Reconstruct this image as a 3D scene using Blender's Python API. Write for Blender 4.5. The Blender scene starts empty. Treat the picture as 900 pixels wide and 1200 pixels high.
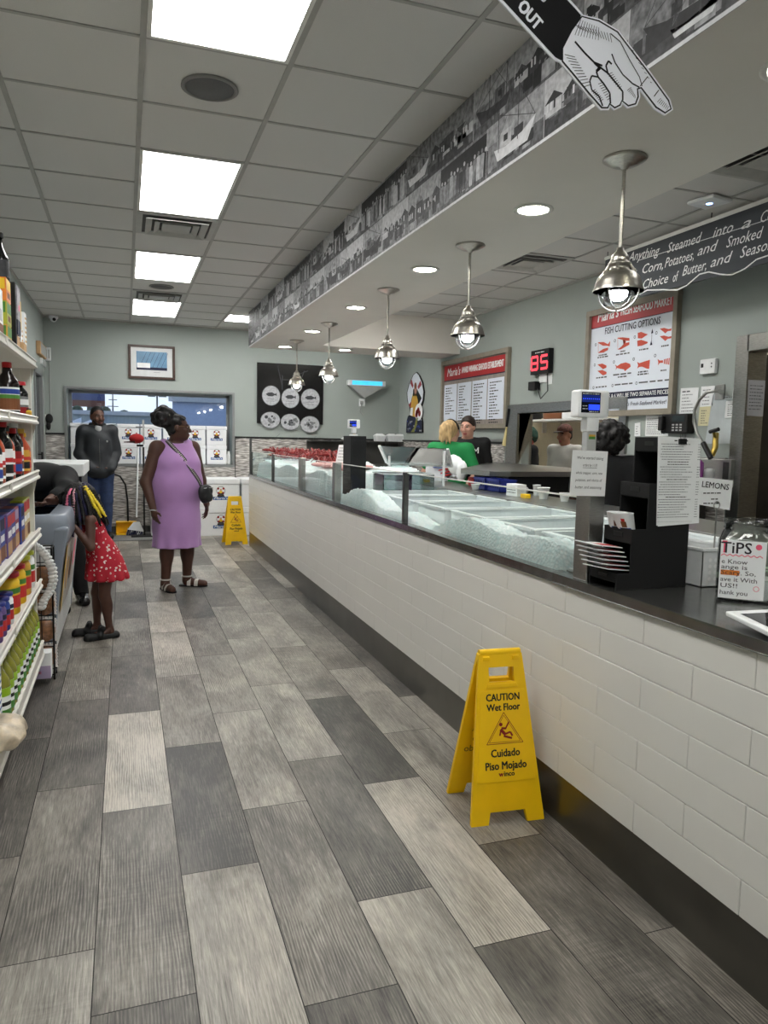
import bpy, bmesh, math, random
import numpy as np
from mathutils import Matrix, Vector
random.seed(7)
SC = bpy.context.scene
COL = SC.collection
PI = math.pi

# ------------------------------------------------------------------ camera model (also used to read positions on known planes)
F_PX, YAW, PITCH, ROLL, HC = 858.29, 0.34049474, 0.09932926, 0.02008508, 1.45
def cam_axes():
    cy, sy = math.cos(YAW), math.sin(YAW)
    f = np.array([sy*math.cos(PITCH), cy*math.cos(PITCH), -math.sin(PITCH)])
    r = np.array([cy, -sy, 0.0]); u = np.cross(r, f)
    return math.cos(ROLL)*r+math.sin(ROLL)*u, -math.sin(ROLL)*r+math.cos(ROLL)*u, f
AX_R, AX_U, AX_F = cam_axes()
def ray(x, y): return AX_R*(x-450)/F_PX + AX_U*(600-y)/F_PX + AX_F
def onz(x, y, z):
    d = ray(x, y); return np.array([0, 0, HC])+d*(z-HC)/d[2]
def onx(x, y, X):
    d = ray(x, y); return np.array([0, 0, HC])+d*X/d[0]
def ony(x, y, Y):
    d = ray(x, y); return np.array([0, 0, HC])+d*Y/d[1]

# ------------------------------------------------------------------ materials
def lin(c):
    r = []
    for v in c:
        v = v/255.0
        r.append(v/12.92 if v <= .04045 else ((v+.055)/1.055)**2.4)
    return tuple(r)
MATS = {}
def mat(name, col, rough=.5, metal=0.0, var=.06, scale=12, bump=0.0, emit=0.0, alpha=None, trans=0.0, ior=1.45, stretch=(1, 1, 1), coat=0.0, spec=None, sheen=0.0):
    if name in MATS: return MATS[name]
    m = bpy.data.materials.new(name); m.use_nodes = True
    nt = m.node_tree; b = nt.nodes['Principled BSDF']
    c = lin(col)
    b.inputs['Roughness'].default_value = rough
    b.inputs['Metallic'].default_value = metal
    b.inputs['IOR'].default_value = ior
    if coat: b.inputs['Coat Weight'].default_value = coat
    if spec is not None: b.inputs['Specular IOR Level'].default_value = spec
    if sheen: b.inputs['Sheen Weight'].default_value = sheen
    if trans: b.inputs['Transmission Weight'].default_value = trans
    tc = nt.nodes.new('ShaderNodeTexCoord'); mp = nt.nodes.new('ShaderNodeMapping')
    mp.inputs['Scale'].default_value = stretch
    nt.links.new(tc.outputs['Object'], mp.inputs['Vector'])
    nz = nt.nodes.new('ShaderNodeTexNoise'); nz.inputs['Scale'].default_value = scale; nz.inputs['Detail'].default_value = 4
    nt.links.new(mp.outputs[0], nz.inputs['Vector'])
    rp = nt.nodes.new('ShaderNodeValToRGB')
    rp.color_ramp.elements[0].position = .3; rp.color_ramp.elements[1].position = .7
    rp.color_ramp.elements[0].color = tuple(max(0, v*(1-var)) for v in c)+(1,)
    rp.color_ramp.elements[1].color = tuple(min(1, v*(1+var)) for v in c)+(1,)
    nt.links.new(nz.outputs['Fac'], rp.inputs[0])
    nt.links.new(rp.outputs[0], b.inputs['Base Color'])
    if bump:
        bp = nt.nodes.new('ShaderNodeBump'); bp.inputs['Strength'].default_value = bump; bp.inputs['Distance'].default_value = .01
        nt.links.new(nz.outputs['Fac'], bp.inputs['Height']); nt.links.new(bp.outputs[0], b.inputs['Normal'])
    if emit:
        nt.links.new(rp.outputs[0], b.inputs['Emission Color']); b.inputs['Emission Strength'].default_value = emit
    if alpha is not None: b.inputs['Alpha'].default_value = alpha
    MATS[name] = m; return m

def glass_mat(name, tint=(225, 240, 236), refl=1.0, dirt=.03):
    # thin clear pane: mostly transparent with a fresnel mirror
    m = bpy.data.materials.new(name); m.use_nodes = True; nt = m.node_tree
    for n in list(nt.nodes): nt.nodes.remove(n)
    o = nt.nodes.new('ShaderNodeOutputMaterial'); mx = nt.nodes.new('ShaderNodeMixShader'); tr = nt.nodes.new('ShaderNodeBsdfTransparent')
    gl = nt.nodes.new('ShaderNodeBsdfGlossy'); gl.inputs['Roughness'].default_value = .01
    fr = nt.nodes.new('ShaderNodeLayerWeight'); fr.inputs['Blend'].default_value = .22
    nz = nt.nodes.new('ShaderNodeTexNoise'); nz.inputs['Scale'].default_value = 3
    ml = nt.nodes.new('ShaderNodeMath'); ml.operation = 'MULTIPLY_ADD'; ml.inputs[1].default_value = refl; ml.inputs[2].default_value = dirt
    tr.inputs[0].default_value = lin(tint)+(1,)
    nt.links.new(fr.outputs['Fresnel'], ml.inputs[0]); nt.links.new(ml.outputs[0], mx.inputs[0])
    nt.links.new(tr.outputs[0], mx.inputs[1]); nt.links.new(gl.outputs[0], mx.inputs[2]); nt.links.new(mx.outputs[0], o.inputs[0])
    MATS[name] = m; return m

# ------------------------------------------------------------------ mesh builder
_txt = {}
def text_geo(body, size=1.0, shear=0.0, offset=0.0, spacing=1.0, align='CENTER', res=2):
    key = (body, shear, offset, spacing, align, res)
    if key not in _txt:
        cu = bpy.data.curves.new('t', 'FONT'); cu.body = body; cu.size = 1; cu.shear = shear; cu.offset = offset
        cu.space_character = spacing; cu.align_x = align; cu.align_y = 'CENTER'; cu.resolution_u = res
        ob = bpy.data.objects.new('t', cu); COL.objects.link(ob)
        dg = bpy.context.evaluated_depsgraph_get(); dg.update()
        me = bpy.data.meshes.new_from_object(ob.evaluated_get(dg))
        vs = [tuple(v.co) for v in me.vertices]; fs = [tuple(p.vertices) for p in me.polygons]
        bpy.data.objects.remove(ob); bpy.data.curves.remove(cu); bpy.data.meshes.remove(me)
        _txt[key] = (vs, fs)
    vs, fs = _txt[key]
    return [(v[0]*size, v[1]*size) for v in vs], fs

class Plane:
    """a drawing plane on a real surface: origin, right, up (normal = right x up)"""
    def __init__(s, o, u, v):
        s.o = Vector(o); s.u = Vector(u).normalized(); v = Vector(v); v = v-s.u*v.dot(s.u); s.v = v.normalized(); s.n = s.u.cross(s.v)
    def p(s, a, b, h=0): return tuple(s.o+s.u*a+s.v*b+s.n*h)

class MB:
    def __init__(s): s.v = []; s.f = []; s.m = []; s.mats = []; s.smooth = []
    def mi(s, m):
        if m not in s.mats: s.mats.append(m)
        return s.mats.index(m)
    def add(s, vs, fs, m, smooth=False):
        o = len(s.v); s.v += [tuple(float(c) for c in v) for v in vs]; k = s.mi(m)
        for f in fs: s.f.append(tuple(i+o for i in f)); s.m.append(k); s.smooth.append(smooth)
        return s
    def box(s, x0, x1, y0, y1, z0, z1, m):
        if x0 > x1: x0, x1 = x1, x0
        if y0 > y1: y0, y1 = y1, y0
        if z0 > z1: z0, z1 = z1, z0
        vs = [(x0, y0, z0), (x1, y0, z0), (x1, y1, z0), (x0, y1, z0), (x0, y0, z1), (x1, y0, z1), (x1, y1, z1), (x0, y1, z1)]
        return s.add(vs, [(0, 3, 2, 1), (4, 5, 6, 7), (0, 1, 5, 4), (1, 2, 6, 5), (2, 3, 7, 6), (3, 0, 4, 7)], m)
    def hexa(s, bot, top, m):
        return s.add(list(bot)+list(top), [(0, 3, 2, 1), (4, 5, 6, 7), (0, 1, 5, 4), (1, 2, 6, 5), (2, 3, 7, 6), (3, 0, 4, 7)], m)
    def cyl(s, p0, p1, r0, m, r1=None, n=16, smooth=True):
        r1 = r0 if r1 is None else r1
        return s.tube([p0, p1], [r0, r1], m, n, smooth)
    def tube(s, pts, r, m, n=10, smooth=True, closed=False):
        pts = [Vector(p) for p in pts]; k = len(pts); rs = [r]*k if not isinstance(r, (list, tuple)) else r
        vs = []; fs = []; ref = None
        for i, p in enumerate(pts):
            a = pts[(i-1) % k] if (i > 0 or closed) else p; b = pts[(i+1) % k] if (i < k-1 or closed) else p
            t = (b-a).normalized()
            if ref is None: ref = Vector((0, 0, 1)) if abs(t.z) < .9 else Vector((1, 0, 0))
            x = (ref-t*ref.dot(t)).normalized(); ref = x; y = t.cross(x)
            for j in range(n):
                an = 2*PI*j/n; vs.append(p+x*(rs[i]*math.cos(an))+y*(rs[i]*math.sin(an)))
        for i in range(k if closed else k-1):
            for j in range(n):
                a = i*n+j; b = i*n+(j+1) % n; c = ((i+1) % k)*n+(j+1) % n; d = ((i+1) % k)*n+j
                fs.append((a, b, c, d))
        s.add(vs, fs, m, smooth)
        if not closed:
            s.add(vs[:n], [tuple(range(n-1, -1, -1))], m); s.add(vs[-n:], [tuple(range(n))], m)
        return s
    def lathe(s, prof, c, m, n=24, smooth=True, axis='z'):
        vs = []; fs = []; k = len(prof)
        for (r, z) in prof:
            for j in range(n):
                a = 2*PI*j/n
                if axis == 'z': vs.append((c[0]+r*math.cos(a), c[1]+r*math.sin(a), c[2]+z))
                elif axis == 'y': vs.append((c[0]+r*math.cos(a), c[1]+z, c[2]-r*math.sin(a)))
                else: vs.append((c[0]+z, c[1]+r*math.cos(a), c[2]+r*math.sin(a)))
        for i in range(k-1):
            for j in range(n):
                fs.append((i*n+j, i*n+(j+1) % n, (i+1)*n+(j+1) % n, (i+1)*n+j))
        s.add(vs, fs, m, smooth)
        if prof[0][0] > 1e-6: s.add(vs[:n], [tuple(range(n-1, -1, -1))], m)
        if prof[-1][0] > 1e-6: s.add(vs[-n:], [tuple(range(n))], m)
        return s
    def ball(s, c, r, m, n=14, k=8):
        r = (r, r, r) if not isinstance(r, (list, tuple)) else r
        vs = [(c[0], c[1], c[2]-r[2])]; fs = []
        for i in range(1, k):
            th = -PI/2+PI*i/k
            for j in range(n):
                a = 2*PI*j/n; vs.append((c[0]+r[0]*math.cos(th)*math.cos(a), c[1]+r[1]*math.cos(th)*math.sin(a), c[2]+r[2]*math.sin(th)))
        vs.append((c[0], c[1], c[2]+r[2])); L = len(vs)-1
        for j in range(n):
            fs.append((0, 1+(j+1) % n, 1+j)); fs.append((L, L-n+j, L-n+(j+1) % n))
        for i in range(k-2):
            for j in range(n):
                a = 1+i*n+j; b = 1+i*n+(j+1) % n; fs.append((a, b, b+n, a+n))
        return s.add(vs, fs, m, True)
    def poly(s, pl, pts, m, h=0.0, t=0.0):
        """flat polygon on plane pl at height h; with thickness t it becomes a prism from h-t to h"""
        n = len(pts); vs = [pl.p(a, b, h) for a, b in pts]
        if t <= 0: return s.add(vs, [tuple(range(n))], m)
        vs += [pl.p(a, b, h-t) for a, b in pts]
        ar = sum(pts[i][0]*pts[(i+1) % n][1]-pts[(i+1) % n][0]*pts[i][1] for i in range(n))
        fs = [tuple(range(n)), tuple(range(2*n-1, n-1, -1))]+[(i, i+n, (i+1) % n+n, (i+1) % n) for i in range(n)]
        if ar < 0: fs = [tuple(reversed(f)) for f in fs]
        return s.add(vs, fs, m)
    def rect(s, pl, a0, a1, b0, b1, m, h=0.0, t=0.0): return s.poly(pl, [(a0, b0), (a1, b0), (a1, b1), (a0, b1)], m, h, t)
    def disc(s, pl, a, b, ra, m, h=0.0, rb=None, n=20, t=0.0):
        rb = ra if rb is None else rb
        return s.poly(pl, [(a+ra*math.cos(2*PI*i/n), b+rb*math.sin(2*PI*i/n)) for i in range(n)], m, h, t)
    def line(s, pl, pts, w, m, h=0.0):
        for (a, b), (c, d) in zip(pts[:-1], pts[1:]):
            L = math.hypot(c-a, d-b)
            if L < 1e-7: continue
            x, y = -(d-b)/L*w/2, (c-a)/L*w/2
            s.add([pl.p(a-x, b-y, h), pl.p(c-x, d-y, h), pl.p(c+x, d+y, h), pl.p(a+x, b+y, h)], [(0, 1, 2, 3)], m)
        return s
    def ring(s, pl, a, b, r0, r1, m, h=0.0, n=28, k=1.0):
        vs = []
        for i in range(n):
            c, d = math.cos(2*PI*i/n), math.sin(2*PI*i/n); vs += [pl.p(a+r0*c, b+r0*d*k, h), pl.p(a+r1*c, b+r1*d*k, h)]
        return s.add(vs, [(2*i, 2*i+1, (2*i+3) % (2*n), (2*i+2) % (2*n)) for i in range(n)], m)
    def text(s, pl, a, b, body, size, m, h=0.0, **kw):
        sx = kw.pop('sx', 1.0); rot = kw.pop('rot', 0.0); bold = kw.pop('offset', 0.0)*size*.9
        vs, fs = text_geo(body, size, **kw); c, d = math.cos(rot), math.sin(rot)
        for i, (p, q) in enumerate(((-1, -.6), (1, -.6), (1, .6), (-1, .6)) if bold else ((0, 0),)):
            s.add([pl.p(a+(sx*x+p*bold)*c-(y+q*bold)*d, b+(sx*x+p*bold)*d+(y+q*bold)*c, h+i*.00004) for x, y in vs], fs, m)
        return s
    def scribble(s, pl, a0, a1, b, hgt, m, h=0.0, rnd=random):
        """a line of unreadable print: short dark word marks"""
        x = a0
        while x < a1-hgt*.5:
            w = min(rnd.uniform(.8, 3.2)*hgt, a1-x); s.rect(pl, x, x+w, b-hgt*.32, b+hgt*.32, m, h); x += w+hgt*.6
        return s
    def xf(s, M):
        s.v = [tuple(M @ Vector(v)) for v in s.v]; return s
    def build(s, name, parent=None, bevel=0.0, world=True, subsurf=0, seg=2):
        me = bpy.data.meshes.new(name)
        vs = s.v
        if parent is not None and world:
            Mi = Matrix.Identity(4); q = parent
            while q is not None:
                Mi = Matrix.Translation(q.location) @ Matrix.Rotation(q.rotation_euler.z, 4, 'Z') @ Mi; q = q.parent
            Mi = Mi.inverted()
            vs = [tuple(Mi @ Vector(v)) for v in vs]
        me.from_pydata(vs, [], s.f)
        for m in s.mats: me.materials.append(m)
        me.polygons.foreach_set('material_index', s.m); me.polygons.foreach_set('use_smooth', s.smooth)
        me.validate(); me.update()
        o = bpy.data.objects.new(name, me); COL.objects.link(o)
        if parent is not None: o.parent = parent
        if bevel:
            bm_ = bmesh.new(); bm_.from_mesh(me); bmesh.ops.remove_doubles(bm_, verts=bm_.verts, dist=1e-6); bm_.to_mesh(me); bm_.free()
            b = o.modifiers.new('bevel', 'BEVEL'); b.width = bevel; b.segments = seg; b.limit_method = 'ANGLE'; b.angle_limit = .6
        if subsurf:
            b = o.modifiers.new('sub', 'SUBSURF'); b.levels = subsurf; b.render_levels = subsurf
        return o

def thing(name, label, cat, loc=(0, 0, 0), rotz=0.0, group=None):
    o = bpy.data.objects.new(name, None); COL.objects.link(o); o.empty_display_size = .05
    o.location = loc; o.rotation_euler = (0, 0, rotz); tag(o, label, cat, group); return o
def tag(o, label=None, cat=None, group=None, kind=None):
    if label: o['label'] = label
    if cat: o['category'] = cat
    if group: o['group'] = group
    if kind: o['kind'] = kind
    return o
def struct(name, mb, bevel=0.0):
    return tag(mb.build(name, None, bevel), kind='structure')
def dup(root, loc, rotz=None, label=None, group=None):
    r = root.copy(); COL.objects.link(r); r.location = loc
    if rotz is not None: r.rotation_euler = (0, 0, rotz)
    if label: r['label'] = label
    if group: r['group'] = group
    for ch in list(root.children):
        c = ch.copy(); COL.objects.link(c); c.parent = r
        for g in list(ch.children):
            d = g.copy(); COL.objects.link(d); d.parent = c
    return r

# common materials
M = {}
M['white'] = mat('white_plastic', (232, 234, 234), .4)
M['paper'] = mat('paper', (238, 240, 240), .8, var=.02)
M['ink'] = mat('black_ink', (22, 22, 24), .7)
M['grayink'] = mat('grey_ink', (90, 92, 96), .7)
M['black'] = mat('black_plastic', (20, 20, 21), .35)
M['matte_black'] = mat('matte_black', (14, 14, 15), .7)
M['steel'] = mat('brushed_steel', (172, 172, 168), .32, 1.0, var=.12, scale=60, stretch=(1, 1, 12))
M['steel_h'] = mat('brushed_steel_lengthwise', (160, 160, 156), .3, 1.0, var=.12, scale=70, stretch=(12, 1, 12))
M['dsteel'] = mat('dark_steel', (98, 98, 96), .35, 1.0, var=.12, scale=40)
M['nickel'] = mat('brushed_nickel', (176, 172, 164), .3, 1.0, var=.16, scale=50, stretch=(1, 1, 8))
M['yellow'] = mat('yellow_plastic', (250, 200, 8), .4, var=.05, scale=9)
M['red'] = mat('red_print', (190, 44, 42), .5)
M['dred'] = mat('dark_red', (140, 20, 24), .6)
M['blue'] = mat('blue_print', (36, 66, 150), .5)
M['navy'] = mat('navy_print', (22, 28, 58), .6)
M['green'] = mat('green_print', (70, 130, 50), .5)
M['orange'] = mat('orange_print', (226, 130, 50), .5)
M['brown'] = mat('brown_print', (120, 72, 40), .6)
M['tan'] = mat('kraft_card', (196, 160, 118), .8)
M['pink'] = mat('pink_print', (230, 110, 140), .6)
M['salmon'] = mat('salmon_print', (204, 84, 66), .6)
M['gold'] = mat('gold_print', (206, 160, 60), .5)
M['white_metal'] = mat('white_painted_metal', (222, 222, 216), .45)
M['glass'] = glass_mat('clear_glass')
M['wallgrey'] = mat('grey_device', (170, 172, 170), .5)
# ------------------------------------------------------------------ camera
cam = bpy.data.cameras.new('camera'); camo = bpy.data.objects.new('camera', cam); COL.objects.link(camo)
cam.sensor_fit = 'VERTICAL'; cam.sensor_height = 36; cam.lens = F_PX/1200*36; cam.clip_start = .02
mw = Matrix.Identity(4)
for i in range(3):
    mw[i][0] = AX_R[i]; mw[i][1] = AX_U[i]; mw[i][2] = -AX_F[i]
mw[2][3] = HC; camo.matrix_world = mw; SC.camera = camo

# ------------------------------------------------------------------ room shell
XL, XR, YB, YF, ZC = -1.05, 4.25, 11.36, -3.0, 3.05
m_wall = mat('sage_grey_paint', (160, 168, 163), .75, var=.025, scale=3)
m_ceil = mat('ceiling_tile', (208, 207, 203), .9, var=.05, scale=260, bump=.06)
m_tbar = mat('ceiling_grid_bar', (168, 167, 162), .6)
m_soff = mat('soffit_paint', (224, 220, 212), .8, var=.02, scale=3)

def node_mat(name):
    m = bpy.data.materials.new(name); m.use_nodes = True; return m, m.node_tree, m.node_tree.nodes['Principled BSDF']
# wood-look floor planks: every plank carries its own tone (r) and its own shift of the grain (g, b)
m_floor, nt, bs = node_mat('wood_plank_tile')
N = nt.nodes.new; L = nt.links.new
at = N('ShaderNodeAttribute'); at.attribute_name = 'plank'
sep = N('ShaderNodeSeparateColor'); L(at.outputs['Color'], sep.inputs[0])
tc = N('ShaderNodeTexCoord'); 
sh = N('ShaderNodeVectorMath'); sh.operation = 'MULTIPLY_ADD'; sh.inputs[1].default_value = (37, 53, 0)
L(at.outputs['Color'], sh.inputs[0]); L(tc.outputs['Object'], sh.inputs[2])
def noise(scale, st, detail=5, dist=0.0, rough=.6):
    mp = N('ShaderNodeMapping'); mp.inputs['Scale'].default_value = st; L(sh.outputs[0], mp.inputs[0])
    n = N('ShaderNodeTexNoise'); n.inputs['Scale'].default_value = scale; n.inputs['Detail'].default_value = detail
    n.inputs['Distortion'].default_value = dist; n.inputs['Roughness'].default_value = rough
    L(mp.outputs[0], n.inputs['Vector']); return n
g1 = noise(7, (9, .5, 1), 7, .9); g2 = noise(26, (9, .45, 1), 6, .3, .7); g3 = noise(2.6, (1.6, .8, 1), 4, .6); g4 = noise(9, (.7, 7, 1), 5, .4, .7); g5 = noise(1.1, (1, 1, 1), 1)
wv = N('ShaderNodeTexWave'); wv.inputs['Scale'].default_value = 30; wv.inputs['Distortion'].default_value = 11; wv.inputs['Detail'].default_value = 4; wv.inputs['Detail Scale'].default_value = .6
mpw = N('ShaderNodeMapping'); mpw.inputs['Scale'].default_value = (1.1, .13, 1); L(sh.outputs[0], mpw.inputs[0]); L(mpw.outputs[0], wv.inputs['Vector'])
def mth(op, a, b):
    n = N('ShaderNodeMath'); n.operation = op
    for i, q in enumerate((a, b)):
        if isinstance(q, (int, float)): n.inputs[i].default_value = q
        else: L(q, n.inputs[i])
    return n.outputs[0]
grain = mth('ADD', mth('MULTIPLY', mth('SUBTRACT', g1.outputs['Fac'], .5), .5), mth('MULTIPLY', mth('SUBTRACT', g2.outputs['Fac'], .5), 1.0))
grain = mth('ADD', grain, mth('MULTIPLY', mth('SUBTRACT', g3.outputs['Fac'], .5), .95))
mk_ = mth('MULTIPLY', mth('SUBTRACT', sep.outputs[1], .45), 1.6); mk_ = mth('MAXIMUM', mk_, 0.0)
mk2 = mth('MAXIMUM', mth('MULTIPLY', mth('SUBTRACT', g5.outputs['Fac'], .46), 6), 0.0); mk2 = mth('MINIMUM', mk2, 1.0)
grain = mth('ADD', grain, mth('MULTIPLY', mth('MULTIPLY', mth('SUBTRACT', g4.outputs['Fac'], .5), .9), mth('MULTIPLY', mk_, mk2)))
grain = mth('ADD', grain, mth('MULTIPLY', mth('SUBTRACT', wv.outputs['Fac'], .5), mth('MULTIPLY', mk2, .3)))
val = mth('ADD', sep.outputs[0], grain)
rp = N('ShaderNodeValToRGB'); e = rp.color_ramp.elements
e[0].position = 0; e[0].color = lin((50, 49, 47))+(1,); e[1].position = 1; e[1].color = lin((196, 192, 184))+(1,)
q = rp.color_ramp.elements.new(.35); q.color = lin((103, 100, 95))+(1,)
q = rp.color_ramp.elements.new(.6); q.color = lin((143, 140, 134))+(1,)
L(val, rp.inputs[0])
wm = N('ShaderNodeMix'); wm.data_type = 'RGBA'; wm.blend_type = 'MULTIPLY'
wmf = noise(1.6, (2, .8, 1), 2); L(mth('MULTIPLY', wmf.outputs['Fac'], .8), wm.inputs['Factor'])
L(rp.outputs[0], wm.inputs['A']); wm.inputs['B'].default_value = (1.0, .93, .83, 1)
L(wm.outputs['Result'], bs.inputs['Base Color'])
rr = mth('ADD', mth('MULTIPLY', g1.outputs['Fac'], .2), .33); L(rr, bs.inputs['Roughness'])
bp = N('ShaderNodeBump'); bp.inputs['Strength'].default_value = .12; bp.inputs['Distance'].default_value = .004; L(val, bp.inputs['Height']); L(bp.outputs[0], bs.inputs['Normal'])
m_grout = mat('dark_grout', (38, 37, 35), .8)
PW, PL = .2565, 1.045
offs = {-4: 1.3, -3: 1.75, -2: 2.657, -1: 2.09, 0: 1.832, 1: 2.376, 2: 1.70, 3: 2.067, 4: 1.763, 5: 2.243, 6: 1.662}
tones = {(0, 0): .42, (0, 1): .78, (0, -1): .2, (0, 2): .22, (0, 3): .32, (-1, 0): .43, (-1, 1): .2, (-1, -1): .55, (-1, 2): .42, (-2, 0): .25, (-2, -1): .42, (-2, 1): .15,
         (1, 0): .12, (1, -1): .64, (1, 1): .4, (1, 2): .62, (2, 0): .42, (2, 1): .52, (2, -1): .22, (2, 2): .55, (3, 0): .25, (3, -1): .6, (3, 1): .55, (4, 0): .74, (4, 1): .14, (4, -1): .3,
         (5, 0): .48, (5, -1): .25, (5, 1): .6, (6, -1): .42, (6, 0): .36}
vs, fs, at_c = [], [], []
rf = random.Random(11)
for n in range(-4, 17):
    x0 = -.1003+PW*n; x1 = x0+PW
    o = offs.get(n, rf.uniform(0, PL))
    for k in range(-6, 11):
        y0 = o+PL*k; y1 = y0+PL
        a, b, c, d = max(x0+.0016, XL), min(x1-.0016, XR+.0), max(y0+.0016, YF), min(y1-.0016, YB)
        if b <= a or d <= c: continue
        i = len(vs); vs += [(a, c, 0), (b, c, 0), (b, d, 0), (a, d, 0)]; fs.append((i, i+1, i+2, i+3))
        t = tones.get((n, k), rf.choice([.2, .28, .36, .45, .52, .6, .7]))
        at_c.append((t, rf.random(), rf.random(), 1))
nq = len(fs); i = len(vs)
vs += [(XL, YF, -.002), (XR, YF, -.002), (XR, YB, -.002), (XL, YB, -.002)]; fs.append((i, i+1, i+2, i+3)); at_c.append((0, 0, 0, 1))
me = bpy.data.meshes.new('floor'); me.from_pydata(vs, [], fs); me.materials.append(m_floor); me.materials.append(m_grout)
ca = me.color_attributes.new('plank', 'FLOAT_COLOR', 'CORNER')
for p in me.polygons:
    p.material_index = 1 if p.index == nq else 0
    for li in p.loop_indices: ca.data[li].color = at_c[p.index]
fo = bpy.data.objects.new('floor', me); COL.objects.link(fo); fo['kind'] = 'structure'

# ceiling: white lay-in tiles on a grid of bars
GX0, GP, GY0 = -.512, .6044, 3.292
mb = MB(); mb.box(XL, XR, YF, YB+.1, ZC, ZC+.05, m_ceil)
for i in range(-1, 9):
    x = GX0+GP*i
    if x > XL: mb.box(x-.012, x+.012, YF, YB, ZC-.005, ZC, m_tbar)
for k in range(-11, 15):
    y = GY0+.61*k
    if YF < y < YB: mb.box(XL, XR, y-.009, y+.009, ZC-.0045, ZC, m_tbar)
mb.box(XL, XL+.02, YF, YB, ZC-.02, ZC, m_tbar); mb.box(XR-.02, XR, YF, 9.08, ZC-.02, ZC, m_tbar); mb.box(XL, XR, YB-.02, YB, ZC-.02, ZC, m_tbar)
struct('ceiling', mb)

# soffit over the counter, returning across the far end of the kitchen
mb = MB(); mb.box(1.54, 2.35, YF, 9.75, 2.6, ZC, m_soff); mb.box(2.35, XR, 9.08, 9.75, 2.6, ZC, m_soff)
struct('trim_soffit', mb)

# walls
WX0, WX1, WZ0, WZ1, WD = -.765, 1.544, 1.006, 2.075, .4
mb = MB()
mb.box(XL-.1, WX0, YB, YB+WD, 0, ZC, m_wall); mb.box(WX1, XR+.1, YB, YB+WD, 0, ZC, m_wall)
mb.box(WX0, WX1, YB, YB+WD, 0, WZ0, m_wall); mb.box(WX0, WX1, YB, YB+WD, WZ1, ZC, m_wall)
struct('wall_back', mb)
DY0, DY1, DZ = 10.05, 10.95, 2.26
mb = MB(); mb.box(XL-.1, XL, YF, DY0, 0, ZC, m_wall); mb.box(XL-.1, XL, DY1, YB, 0, ZC, m_wall); mb.box(XL-.1, XL, DY0, DY1, DZ, ZC, m_wall)
struct('wall_left', mb)
mb = MB(); mb.box(XL-.1, XR+.1, YF-.1, YF, 0, ZC, m_wall); struct('wall_front', mb)
# right wall with the pass-through and the steel-framed opening
PY0, PY1, PZ0, PZ1 = 5.6, 7.43, 1.19, 1.77
OY0, OY1, OZ = 3.0, 4.2, 2.15
mb = MB()
def rw(y0, y1, z0, z1): mb.box(XR, XR+.14, y0, y1, z0, z1, m_wall)
rw(PY1, YB, 0, ZC); rw(PY0, PY1, 0, PZ0); rw(PY0, PY1, PZ1, ZC); rw(OY1, PY0, 0, ZC); rw(OY0, OY1, OZ, ZC); rw(YF, OY0, 0, ZC)
struct('wall_right', mb)
# stacked stone wainscot on the back wall and on the right wall
m_stone, nt, bs = node_mat('stacked_stone_strips')
N = nt.nodes.new; L = nt.links.new
tc = N('ShaderNodeTexCoord'); mp = N('ShaderNodeMapping'); mp.inputs['Scale'].default_value = (9, 9, 85); L(tc.outputs['Object'], mp.inputs[0])
n1 = N('ShaderNodeTexNoise'); n1.inputs['Scale'].default_value = 1; n1.inputs['Detail'].default_value = 3; L(mp.outputs[0], n1.inputs['Vector'])
rp = N('ShaderNodeValToRGB'); e = rp.color_ramp.elements; e[0].position = .34; e[0].color = lin((92, 88, 84))+(1,); e[1].position = .66; e[1].color = lin((222, 219, 214))+(1,)
q = e.new(.5); q.color = lin((165, 160, 155))+(1,)
L(n1.outputs['Fac'], rp.inputs[0]); L(rp.outputs[0], bs.inputs['Base Color']); bs.inputs['Roughness'].default_value = .5
bp = N('ShaderNodeBump'); bp.inputs['Strength'].default_value = .4; bp.inputs['Distance'].default_value = .01; L(n1.outputs['Fac'], bp.inputs['Height']); L(bp.outputs[0], bs.inputs['Normal'])
mb = MB(); y = YB-.012
mb.box(XL, WX0-.04, y, YB, 0, 1.42, m_stone); mb.box(WX0-.04, WX1+.04, y, YB, 0, WZ0-.03, m_stone); mb.box(WX1+.04, XR, y, YB, 0, 1.42, m_stone)
mb.box(XR-.012, XR, 7.75, YB-.012, 0, 1.42, m_stone)
struct('trim_stone', mb)
m_cap = mat('black_cap_trim', (24, 24, 24), .4)
mb = MB(); mb.box(XL, WX0-.04, YB-.02, YB, 1.42, 1.445, m_cap); mb.box(WX1+.04, XR, YB-.02, YB, 1.42, 1.445, m_cap); mb.box(XR-.02, XR, 7.75, YB-.02, 1.42, 1.445, m_cap)
mb.box(WX1+.04, WX1+.05, YB-.018, YB, 0, 1.42, m_cap)
struct('trim_cap', mb)
m_sk = mat('baseboard_vinyl', (60, 60, 58), .5)
mb = MB(); mb.box(XL, XL+.012, YF, DY0-.08, 0, .1, m_sk); struct('baseboard_left', mb)
mb = MB(); mb.box(XL+.02, XR-.02, YB-.022, YB-.012, 0, .1, m_sk); struct('baseboard_back', mb)

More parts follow.
